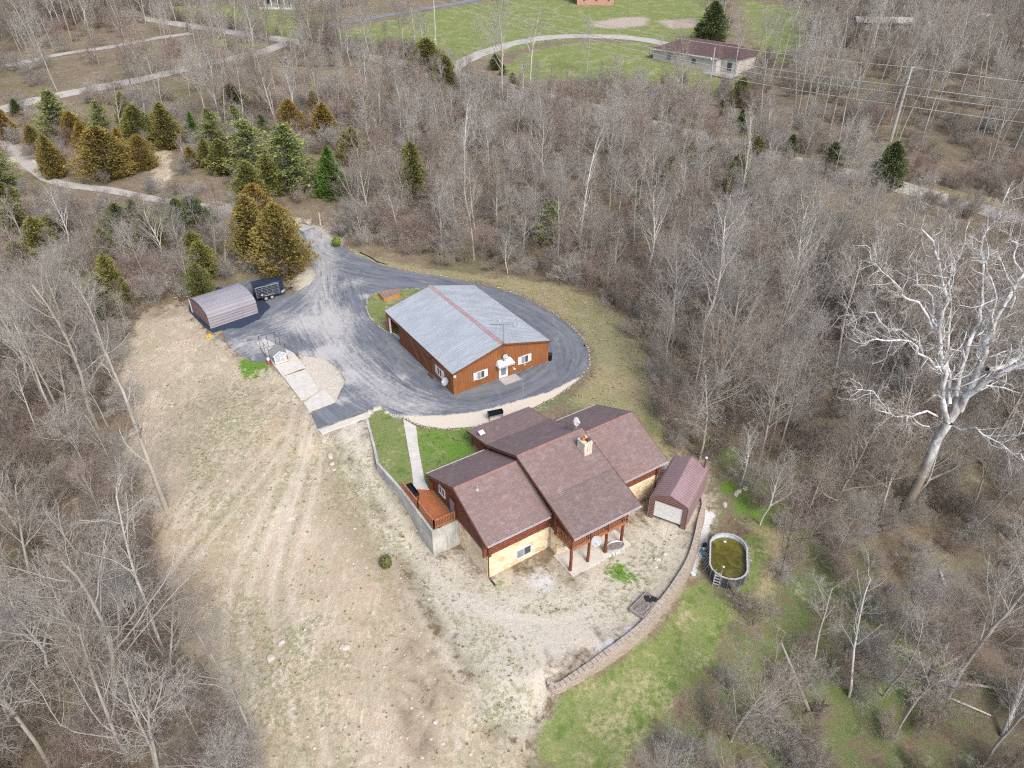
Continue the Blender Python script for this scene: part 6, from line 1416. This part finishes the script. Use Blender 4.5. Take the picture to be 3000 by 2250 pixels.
for var, zf, u, vb, vt, nm, lab, w in [(BIG[1],z6,350,1060,380,'bare_tree',"tall pale trunked tree in the ravine wood with a long clean stem",1),(BIG[1],z6,255,1180,700,'bare_tree',"pale stem beside the tallest clean stem in the ravine wood",.9),(BIG[2],z6,640,1120,60,'bare_tree',"big white limbed bare tree leaning over the edge of the bare dirt",1.0),(SNAG,z6,1080,1640,620,'dead_tree',"dark dead tree standing alone on the bare dirt slope",.75),
   (BIG[0],z6,400,1060,300,'bare_tree',"tan limbed bare tree beside the tall pale trunk",.9),(BIG[1],z7,1070,930,-60,'bare_tree',"grey leaning bare tree with one long curved stem at the wood edge by the dirt",.8),(BIG[2],z7,760,1400,200,'bare_tree',"wide pale branched bare tree at the bottom of the ravine wood",1.0),(BIG[0],z7,1640,1500,700,'bare_tree',"faint grey bare tree standing on the lower dirt slope",.8),(BIG[2],z7,1010,1680,1150,'bare_tree',"thick bare tree at the very bottom edge by the dirt",1.1),
   (BIG[0],z7,330,1660,700,'bare_tree',"grey bare tree at the bottom corner of the ravine wood",1),(BIG[2],z6,820,1500,950,'bare_tree',"grey bare tree with pale fine branches where the dirt meets the wood",.8),(BIRCH,z2,805,1350,660,'birch_tree',"white forked birch standing tall in the middle of the grey wood",.9),(BIRCH,z2,1540,1640,900,'birch_tree',"straight white birch at the edge of the dry grass",1),(BIRCH,z3,330,1530-30,700,'birch_tree',"pale slim birch in the grey wood",.8),(BIRCH,z2,2140,1530,1000,'birch_tree',"pale birch right of the straight white one",1),
   (BIRCH,z3,1000,1035,640,'birch_tree',"slanting white trunk beside the dark evergreen",.7),(BIG[0],z5,1710,1215,200,'bare_tree',"dark thick leaning trunk over the fallen logs",1),(BIG[0],z5,1950,1640,1000,'bare_tree',"dark trunk in the bottom corner of the right hand wood",1),(BIG[2],z5,1300,1195,600,'bare_tree',"short thick grey trunk on the green ground",.8),(BIRCH,z5,1080,1200,560,'bare_tree',"slender pale tree standing in the green glade",1),
   (BIG[0],z2,1040,700,-60,'bare_tree',"tall dark bare tree before the far lawn and farm drive",1.0),(BIG[1],z2,1215,640,100,'bare_tree',"second tall tree before the far lawn beside the tallest one",1.0),(BIG[1],z1,600,270,-60,'bare_tree',"tall pale trunk between the two far lanes",.8),(BIG[0],z2,1590,480,140,'bare_tree',"lone upright bare tree on the far lawn",1.0),(BIRCH,z2,600,360,200,'bare_tree',"grey bare tree at the lawn edge beside the tall olive cedar",.9),
   (BIG[2],z4 if False else (lambda u,v:(2000+u*.45208,750+v*.45208)),420,960,-100,'bare_tree',"mossy trunked bare tree behind the steel garage wood",.9),(BIG[0],lambda u,v:(2000+u*.45208,750+v*.45208),560,1260,620,'bare_tree',"round crowned bare tree in the brown wood above the garage",1.1),(BIG[0],lambda u,v:(2000+u*.45208,750+v*.45208),110,1320,760,'bare_tree',"bare tree directly behind the steel garage",1.2)]:
    px, pb = zf(u, vb); _, pt = zf(u, vt); tree_px(nm, var, px, pb, pt, lab, w)

# --- the wood: positions
CLEAR = [polyO(L) for L in [
 [(540,1600),(1000,1560),(1385,1600),(1385,1800),(1300,2100),(620,2100),(540,1800)],
 [(300,690),(330,670),(412,640),(470,615),(545,600),(650,592),(655,560),(640,500),(630,470),(680,478),(745,530),(900,566),(1060,592),(1180,606),(1290,642),(1368,702),(1396,770),(1402,850),(1440,960),(1500,985),(1555,1010),(1560,1060),(1600,1110),(1655,1160),(1668,1200),(1650,1265),(1600,1320),(1560,1390),(1530,1450),(1480,1500),(1420,1545),(1392,1600),(1385,1720),(540,1720),(500,1580),(420,1420),(345,1320),(335,1190),(285,1050),(262,1000),(300,900),(250,820),(270,740)],
 [(660,40),(740,20),(900,-20),(1540,-20),(1540,40),(1500,90),(1440,112),(1420,190),(1200,195),(1080,185),(985,150),(900,110),(740,105)], [(1410,80),(1620,85),(1640,170),(1560,200),(1400,190)], [(340,15),(640,0),(700,60),(640,80),(400,45)], [(1815,330),(1950,395),(2140,425),(2212,450),(2212,475),(2000,430)], [(330,320),(375,315),(380,385),(350,430),(330,400)], [(1560,0),(1740,0),(1740,130),(1600,90)]]]
LINES = [(np.array(p), w/2+.3) for _, p, w, _ in ROADS]
rs = np.random.RandomState(12)
def scatter(n, xr, yr, dmin, clear_pad, seed):
    r = np.random.RandomState(seed); x = r.uniform(*xr, n); y = r.uniform(*yr, n)
    ok = np.ones(n, bool)
    for P in CLEAR: ok &= sdf(x, y, P) < -clear_pad
    for P, w in LINES: d, _, _ = seg_dist(x, y, P); ok &= d > w
    z = hgt(x, y); px, py = proj(x, y, z+4); ok &= (px > -350) & (px < 3350) & (py > -160) & (py < 2700)
    x, y, z, px, py = x[ok], y[ok], z[ok], px[ok], py[ok]
    cell = {}; keep = []
    for i_ in range(len(x)):
        c = (int(x[i_]//dmin), int(y[i_]//dmin)); good = True
        for a in (-1, 0, 1):
            for b in (-1, 0, 1):
                for j in cell.get((c[0]+a, c[1]+b), ()):
                    if (x[i_]-x[j])**2+(y[i_]-y[j])**2 < dmin*dmin: good = False
        if good: cell.setdefault(c, []).append(i_); keep.append(i_)
    k_ = np.array(keep); return x[k_], y[k_], z[k_], px[k_], py[k_]
tx, ty, tz, tpx, tpy = scatter(26000, (-215, 215), (12, 350), 3.9, .4, 5)
conb = np.array(CONP); ok = np.ones(len(tx), bool)
for a, b in CONP: ok &= ~((abs(tpx-a) < 22) & (abs(tpy-b) < 22))
# the stand of conifers has few bare trees among it
cz = polyO([(0,270),(300,290),(560,290),(760,320),(780,480),(660,500),(480,480),(300,460),(0,430)]); inz = sdf(tx, ty, cz) > 0; ok &= ~(inz & (rs.rand(len(tx)) < .8))
def zO(L): return inside(tpx/1.3562, tpy/1.3562, L)
lanes = zO([(-50,60),(330,20),(640,90),(640,180),(300,260),(-50,300)]); ok &= ~(lanes & (rs.rand(len(tx)) < .78))
front = zO([(1385,120),(1640,140),(1650,230),(1520,262),(1380,215)]); ok &= ~(front & (rs.rand(len(tx)) < .55))
tr_ = zO([(1480,-40),(2300,-40),(2300,420),(1850,300),(1480,200)]); ok &= ~(tr_ & (rs.rand(len(tx)) < .5))
fld = zO([(1600,20),(1760,20),(1760,140),(1640,160)]); ok &= ~(fld & (rs.rand(len(tx)) < .08))
pw = (tpx > 2560) & (tpx < 2700) & (tpy > 400) & (tpy < 570); ok &= ~(pw & (rs.rand(len(tx)) < .85))
rw = zO([(1740,340),(2230,430),(2230,500),(1800,430)]); ok &= ~(rw & (rs.rand(len(tx)) < .75))
bot = zO([(1420,1240),(2212,1100),(2300,1700),(1380,1700)]); ok &= ~(bot & (rs.rand(len(tx)) < .6))
tx, ty, tz, tpx, tpy = [a[ok] for a in (tx, ty, tz, tpx, tpy)]
nT = len(tx)
far_ = np.hypot(tx, ty); order = np.argsort(far_)
var = rs.choice(len(VAR), nT, p=[.2, .16, .14, .12, .16, .08, .14]); hs = rs.uniform(9.5, 16.5, nT)
mid = zO([(660,180),(1500,240),(1500,640),(700,560)]); hs = np.where(mid, rs.uniform(7.5, 13, nT), hs)
hs = np.where(zO([(-60,270),(780,300),(740,480),(480,500),(300,480),(-60,430)]), rs.uniform(3.5, 6.5, nT), hs)
hs = np.where(zO([(-60,430),(300,480),(480,500),(740,480),(640,600),(380,700),(-60,620)]), rs.uniform(6, 10, nT), hs)
hs = np.where(zO([(1750,380),(2260,470),(2260,600),(1800,500)]), rs.uniform(4, 6, nT), hs)
hs = np.where(zO([(600,90),(1420,150),(1500,270),(1000,260),(640,200)]), rs.uniform(5.5, 9.5, nT), hs)
hs = np.where(zO([(1480,200),(2212,360),(2260,500),(1480,420)]), rs.uniform(6, 10, nT), hs)
var = np.where(zO([(1480,-40),(2300,-40),(2300,420),(1480,220)]) & (rs.rand(nT) < .6), 4, var)
hs = np.where(tpy > 1300, rs.uniform(8, 14, nT), hs); hs = np.where(zO([(1480,-40),(2300,-40),(2300,350),(1480,190)]), rs.uniform(13, 19, nT), hs)
edge = np.full(nT, 1e9)
for P in CLEAR[1:3]: edge = np.minimum(edge, -sdf(tx, ty, P))
hs = np.where(edge < 3, hs*.72, hs)
hs = np.where((tpx > 2000) & (tpy > 1500), hs*.85, hs)
def zone(px, py):
    u, v = px/F_, py/F_
    if v > 1100 and u < 700: return "in the ravine wood below the bare dirt"
    if u < 420 and v > 640: return "in the ravine wood beside the bare dirt"
    if u < 650 and v > 420: return "in the wood between the lane and the carport"
    if u < 800 and v < 280: return "beside the far gravel lanes"
    if u < 800: return "around the stand of cedars and pines"
    if u > 1450 and v > 1250: return "in the thin wood beyond the lower lawn"
    if u > 1450 and v > 820: return "in the brown wood around the sycamore"
    if u > 1400 and v < 330: return "in the far wood behind the power line"
    if u > 1350: return "in the wood between the road and the sycamore"
    if v < 260: return "along the road before the far lawn"
    return "in the wood behind the asphalt loop"
vis = (tpx > -60) & (tpx < 3060) & (tpy > -40) & (tpy < 2330)
ind = [i_ for i_ in order if vis[i_]][:265]; indset = set(ind)
for i_ in ind:
    v = VAR[var[i_]]; sc = hs[i_]/v[2]; zn = zone(tpx[i_], tpy[i_]); lk = LOOK[var[i_]]
    e = put_tree('bare_tree', v, (tx[i_], ty[i_], tz[i_]-.1), sc, rs.uniform(0, 6.28), f"{lk} {zn}", 'tree', f"{lk}s {zn}", sc*rs.uniform(.9, 1.25)); e.rotation_euler[0] = rs.normal(0, .05); e.rotation_euler[1] = rs.normal(0, .05)
bx, by, bz, bpx, bpy_ = scatter(40000, (-200, 200), (12, 300), 2.3, .1, 9)
bvar = rs.choice(3, len(bx), p=[.42, .36, .22]); bsc = rs.uniform(.5, 1.2, len(bx)); bvis = (bpx > -60) & (bpx < 3060) & (bpy_ > -40) & (bpy_ < 2330)
bO = lambda L: inside(bpx/1.3562, bpy_/1.3562, L)
bsc = np.where(inside(bpx/1.3562, bpy_/1.3562, [(100,390),(480,440),(620,480),(600,540),(100,460)]), bsc*1.35, bsc)
bok = ~(bO([(-50,60),(330,20),(700,80),(900,130),(640,190),(300,260),(-50,300)]) & (rs.rand(len(bx)) < .85)) & ~(bO([(-60,270),(780,290),(700,500),(300,460),(-60,440)]) & (rs.rand(len(bx)) < .55)) & ~(bO([(1480,-40),(2300,-40),(2300,400),(1480,200)]) & (rs.rand(len(bx)) < .6))
bx, by, bz, bpx, bpy_, bvar, bsc = [q[bok] for q in (bx, by, bz, bpx, bpy_, bvar, bsc)]
bsc = np.where(inside(bpx/1.3562, bpy_/1.3562, [(-60,270),(780,290),(700,560),(300,560),(-60,480)]), bsc*.75, bsc)
bk2 = ~((bpx > 1950) & (bpy_ > 1300) & (rs.rand(len(bx)) < .05)) & ~(inside(bpx/1.3562, bpy_/1.3562, [(1740,340),(2230,430),(2230,500),(1800,430)]) & (rs.rand(len(bx)) < .75)); bx, by, bz, bpx, bpy_, bvar, bsc = [q[bk2] for q in (bx, by, bz, bpx, bpy_, bvar, bsc)]
bsc = np.where((bpx > 1950) & (bpy_ > 1350), bsc*.85, bsc)
bsc = np.where(inside(bpx/1.3562, bpy_/1.3562, [(1750,380),(2260,470),(2260,560),(1800,470)]), bsc*.5, bsc)
border = np.argsort(np.hypot(bx, by)); bind = [i_ for i_ in border if bvis[i_]][:280]; bset = set(bind)
for i_ in bind:
    zn = zone(bpx[i_], bpy_[i_]); lk = BUSHL[bvar[i_]]; o = bpy.data.objects.new('bare_bush', BUSH[bvar[i_]]); col.objects.link(o); o.location = (bx[i_], by[i_], bz[i_]); o.rotation_euler.z = rs.uniform(0, 6.28); o.scale = (bsc[i_],)*3
    tag(o, f"{lk} {zn}", 'bush', f"{lk}es {zn}")
def gn_scatter(name, x, y, z, vi, sc, sets, label, cat):
    """one object that instances the given source objects on its own points"""
    n = len(x); me = bpy.data.meshes.new(name); me.vertices.add(n); me.vertices.foreach_set('co', np.stack([x, y, z], 1).astype(np.float32).ravel()); me.update()
    a = me.attributes.new('vi', 'INT', 'POINT'); a.data.foreach_set('value', vi.astype(np.int32)); a = me.attributes.new('sc', 'FLOAT', 'POINT'); a.data.foreach_set('value', sc.astype(np.float32))
    a = me.attributes.new('rt', 'FLOAT_VECTOR', 'POINT'); rt = np.stack([rs.normal(0, .05, n), rs.normal(0, .05, n), rs.uniform(0, 6.28, n)], 1); a.data.foreach_set('vector', rt.astype(np.float32).ravel())
    o = bpy.data.objects.new(name, me); col.objects.link(o); ng = bpy.data.node_groups.new(name, 'GeometryNodeTree'); ng.interface.new_socket('Geometry', in_out='INPUT', socket_type='NodeSocketGeometry'); ng.interface.new_socket('Geometry', in_out='OUTPUT', socket_type='NodeSocketGeometry')
    N_ = ng.nodes; L_ = ng.links; gi = N_.new('NodeGroupInput'); go = N_.new('NodeGroupOutput'); J = N_.new('GeometryNodeJoinGeometry')
    def named(nm, ty):
        q = N_.new('GeometryNodeInputNamedAttribute'); q.data_type = ty; q.inputs['Name'].default_value = nm; return q.outputs['Attribute']
    va, sa, ra_ = named('vi', 'INT'), named('sc', 'FLOAT'), named('rt', 'FLOAT_VECTOR')
    for k_, objs in enumerate(sets):
        cmp_ = N_.new('FunctionNodeCompare'); cmp_.data_type = 'INT'; cmp_.operation = 'EQUAL'; L_.new(va, cmp_.inputs[2]); cmp_.inputs[3].default_value = k_
        for ob in objs:
            oi = N_.new('GeometryNodeObjectInfo'); oi.transform_space = 'ORIGINAL'; oi.inputs['Object'].default_value = ob; oi.inputs['As Instance'].default_value = True
            ip = N_.new('GeometryNodeInstanceOnPoints'); L_.new(gi.outputs[0], ip.inputs['Points']); L_.new(cmp_.outputs[0], ip.inputs['Selection']); L_.new(oi.outputs['Geometry'], ip.inputs['Instance']); L_.new(ra_, ip.inputs['Rotation']); L_.new(sa, ip.inputs['Scale']); L_.new(ip.outputs[0], J.inputs[0])
    L_.new(J.outputs[0], go.inputs[0]); mo = o.modifiers.new('scatter', 'NODES'); mo.node_group = ng
    tag(o, label, cat, None, 'stuff'); return o
# sources: trees and bushes that stand in the scene
src = []
for k_ in range(len(VAR)):
    e = next(o for o in bpy.data.objects if o.name.startswith('bare_tree') and o.children and o.children[0].data in (VAR[k_][0], VAR[k_][1])); src.append(list(e.children))
rest = np.array([i_ for i_ in range(nT) if i_ not in indset])
gn_scatter('woodland', tx[rest], ty[rest], tz[rest]-.1, var[rest], np.array([hs[i_]/VAR[var[i_]][2] for i_ in rest]), src, "distant mass of leafless woodland beyond the nearer trees", 'woodland')
bsrc = [[next(o for o in bpy.data.objects if o.data == BUSH[k_])] for k_ in range(3)]; brest = np.array([i_ for i_ in range(len(bx)) if i_ not in bset])
gn_scatter('undergrowth', bx[brest], by[brest], bz[brest], bvar[brest], bsc[brest], bsrc, "leafless brush covering the floor of the far wood", 'undergrowth')
# fallen logs
def log(pa, pb, r, label, mat='barkgrey', lift=.25):
    a = Vector(at(*pa)); b = Vector(at(*pb)); b.z += lift; a.z += .1; m = MB(); m.tube([Vector((0,0,0)), (b-a)*.5+Vector((0,0,.05)), b-a], [r, r*.8, r*.5], 7); o = m.build('fallen_log', mat, None, True); o.location = a; tag(o, label, 'log')
log(z5(1640,1090), z5(2200,1180), .16, "longest fallen pale log across the dark clearing", 'barkpale'); log(z5(1650,1180), z5(1990,1330), .12, "fallen pale log below the dark leaning trunk", 'barkpale'); log(z5(820,1300), z5(590,1000), .16, "pale fallen trunk slanting across the green glade", 'barkgrey', 3.0)
log(z5(1380,890), z5(1720,1100), .12, "thin fallen log running down to the dark leaning trunk"); log(z2(1440,1650), z2(1560,1500), .18, "tan broken trunk leaning against the straight white birch", 'barkpale', 3.0); log(z5(2070,1460), z5(2130,1180), .2, "broken pale stub against the dark corner trunk", 'barkpale', 4)
o = MB().tube([(0,0,0),(.35,2.2,.1)], .13, 10).build('white_pipe', 'white', None, True); o.location = at(*z5(1700,490)); o.location.z += .2; tag(o, "short white pipe lying in the right hand wood", 'pipe')
e = empty('tree_stump', at(*z5(885,1330)), 0, "upturned dark stump with roots in the green glade", 'stump'); t = Tree(8, num=[9,4], maxl=2, seg=[4,4,3], ang=[70,50], rat=[.8,.6], start=.05, minr=.02, wan=[.1,.3,.3]); t.grow(np.zeros(3), UPV, 1.4, .35, 0); V, F = collect(t.L, lambda lv: 6); mesh_np('stump_wood', V, F, 'barkdark', e)

# ------------------------------------------------------------------ weeds, tufts and loose stones on the open ground
def tuft(seed, h, n, mat):
    r = np.random.RandomState(seed); V = []; F = []
    for k_ in range(n):
        a = r.uniform(0, 6.28); d = np.array([math.cos(a), math.sin(a)]); b = d*r.uniform(0, .10); l = h*r.uniform(.5, 1.1); t = b+d*l*r.uniform(.3, .9); w = np.array([-d[1], d[0]])*.018
        V += [(*(b-w), 0), (*(b+w), 0), (*((b+t)/2+w*.8), l*.6), (*t, l*.85), (*((b+t)/2-w*.8), l*.6)]; i_ = k_*5; F.append((i_, i_+1, i_+2, i_+3, i_+4))
    return MB().add(V, F).build('grass_tuft', mat)
M['straw'] = twig("straw grass", (.42, .36, .22), (.55, .48, .32)); M['weedgreen'] = twig("weed green", (.22, .25, .10), (.34, .34, .17)); M['freshgreen'] = twig("fresh green", (.12, .24, .03), (.17, .30, .05))
GT = [tuft(1, .26, 26, 'straw'), tuft(2, .20, 26, 'weedgreen'), tuft(3, .16, 30, 'freshgreen')]
pos = [at(900, 1560), at(905, 1640), at(780, 1085)]
for o, p, l in zip(GT, pos, ("straw coloured grass growing on the bare slope", "dull green weeds growing on the bare slope", "fresh green grass sprouting beside the dog house pad")): o.location = p; tag(o, l, 'grass', None, 'stuff')
r4 = np.random.RandomState(44); n = 110000; wx = r4.uniform(-46, 24, n); wy = r4.uniform(22, 92, n); A = ground_attrs(wx, wy)
okk = (sdf(wx, wy, DRIVE) < -.3) | (sdf(wx, wy, ISLAND) > .2)
hp = [hl(-.2, -.9), hl(20, -.9), hl(20, 10.8), hl(13.8, 14.3), hl(6.2, 14.3), hl(-.2, 10.8), hl(-2.2, 11.5), hl(-2.1, 5.2), hl(-.2, 5.2)]
okk &= sdf(wx, wy, hp) < 0; okk &= ~inside(wx, wy, [hl(6.3, -3.4), hl(13.1, -3.4), hl(13.1, 0), hl(6.3, 0)]); okk &= sdf(wx, wy, [fr(GO, GA, -.3, .3), fr(GO, GA, 6.6, .3), fr(GO, GA, 6.6, -3.9), fr(GO, GA, -.3, -3.9)]) < 0
okk &= ~inside(wx, wy, [gO(u, v, .05)[:2] for u, v in [(868,900),(903,920),(921,1040),(934,1066),(890,1062),(885,1010),(876,960)]])
okk &= sdf(wx, wy, POOLP) < 0; dW, _, _ = seg_dist(wx, wy, CWP); okk &= dW > .5; dW, _, _ = seg_dist(wx, wy, WALL); okk &= dW > .9
clump = np.sin(wx*1.3+np.sin(wy*.9)*2)*np.sin(wy*1.1+np.sin(wx*.7)*2)
fr_ = np.clip(.5+.5*np.sin(wx*3.1+2*np.sin(wy*2.3))*np.sin(wy*2.7+2*np.sin(wx*1.9)), 0, 1)**2
p = fr_*(.05*A['dirt']+.55*A['weed']*np.clip(clump*1.5+.3, 0, 1)+.14*A['dry']+.2*A['mud']*np.clip(clump+.3, 0, 1)+.10*A['gravel']*(A['weed'] > .2)+.6*A['sprout'])*(A['lawn']*(A['sprout'] < .3) < .4)
p = np.where(A['stone'] > .5, 0, p); pick = okk & (r4.rand(n) < p*1.1) & (np.maximum.reduce([A[q] for q in ('dirt', 'gravel', 'dry', 'lawn')]) > .3)
wx, wy = wx[pick], wy[pick]; A = {q: v[pick] for q, v in A.items()}
wv = np.where(A['sprout'] > .4, 2, np.where((A['lawn'] > .5) | (r4.rand(len(wx)) < .5), 1, 0)); wv = np.where(A['dry'] > .5, (r4.rand(len(wx)) < .3).astype(int), wv)
inU = (sdf(wx, wy, UPPER) > 0); wz = np.where(inU, .01, hgt(wx, wy)); wz = np.where(inside(wx, wy, ISLAND), .06, wz)
gn_scatter('weeds', wx, wy, wz, wv, r4.uniform(.3, .85, len(wx)), [[o] for o in GT], "scattered weeds and grass tufts on the open ground", 'weeds')
n = 16000; wx = r4.uniform(-46, 24, n); wy = r4.uniform(22, 92, n); A = ground_attrs(wx, wy); pick = (sdf(wx, wy, DRIVE) < -.2) & (sdf(wx, wy, hp) < 0) & (sdf(wx, wy, POOLP) < 0) & (r4.rand(n) < (.05*A['dirt']+.12*A['mud']+.03*A['gravel'])*(A['lawn'] < .2)); dW, _, _ = seg_dist(wx, wy, WALL); pick &= dW > 1
wx, wy = wx[pick], wy[pick]; rk = [o for o in bpy.data.objects if o.name.startswith('boulder')][:4]
gn_scatter('loose_stones', wx, wy, hgt(wx, wy), r4.randint(0, 4, len(wx)), r4.uniform(.04, .17, len(wx))**1.0, [[o] for o in rk], "small loose stones strewn over the bare ground", 'stones')
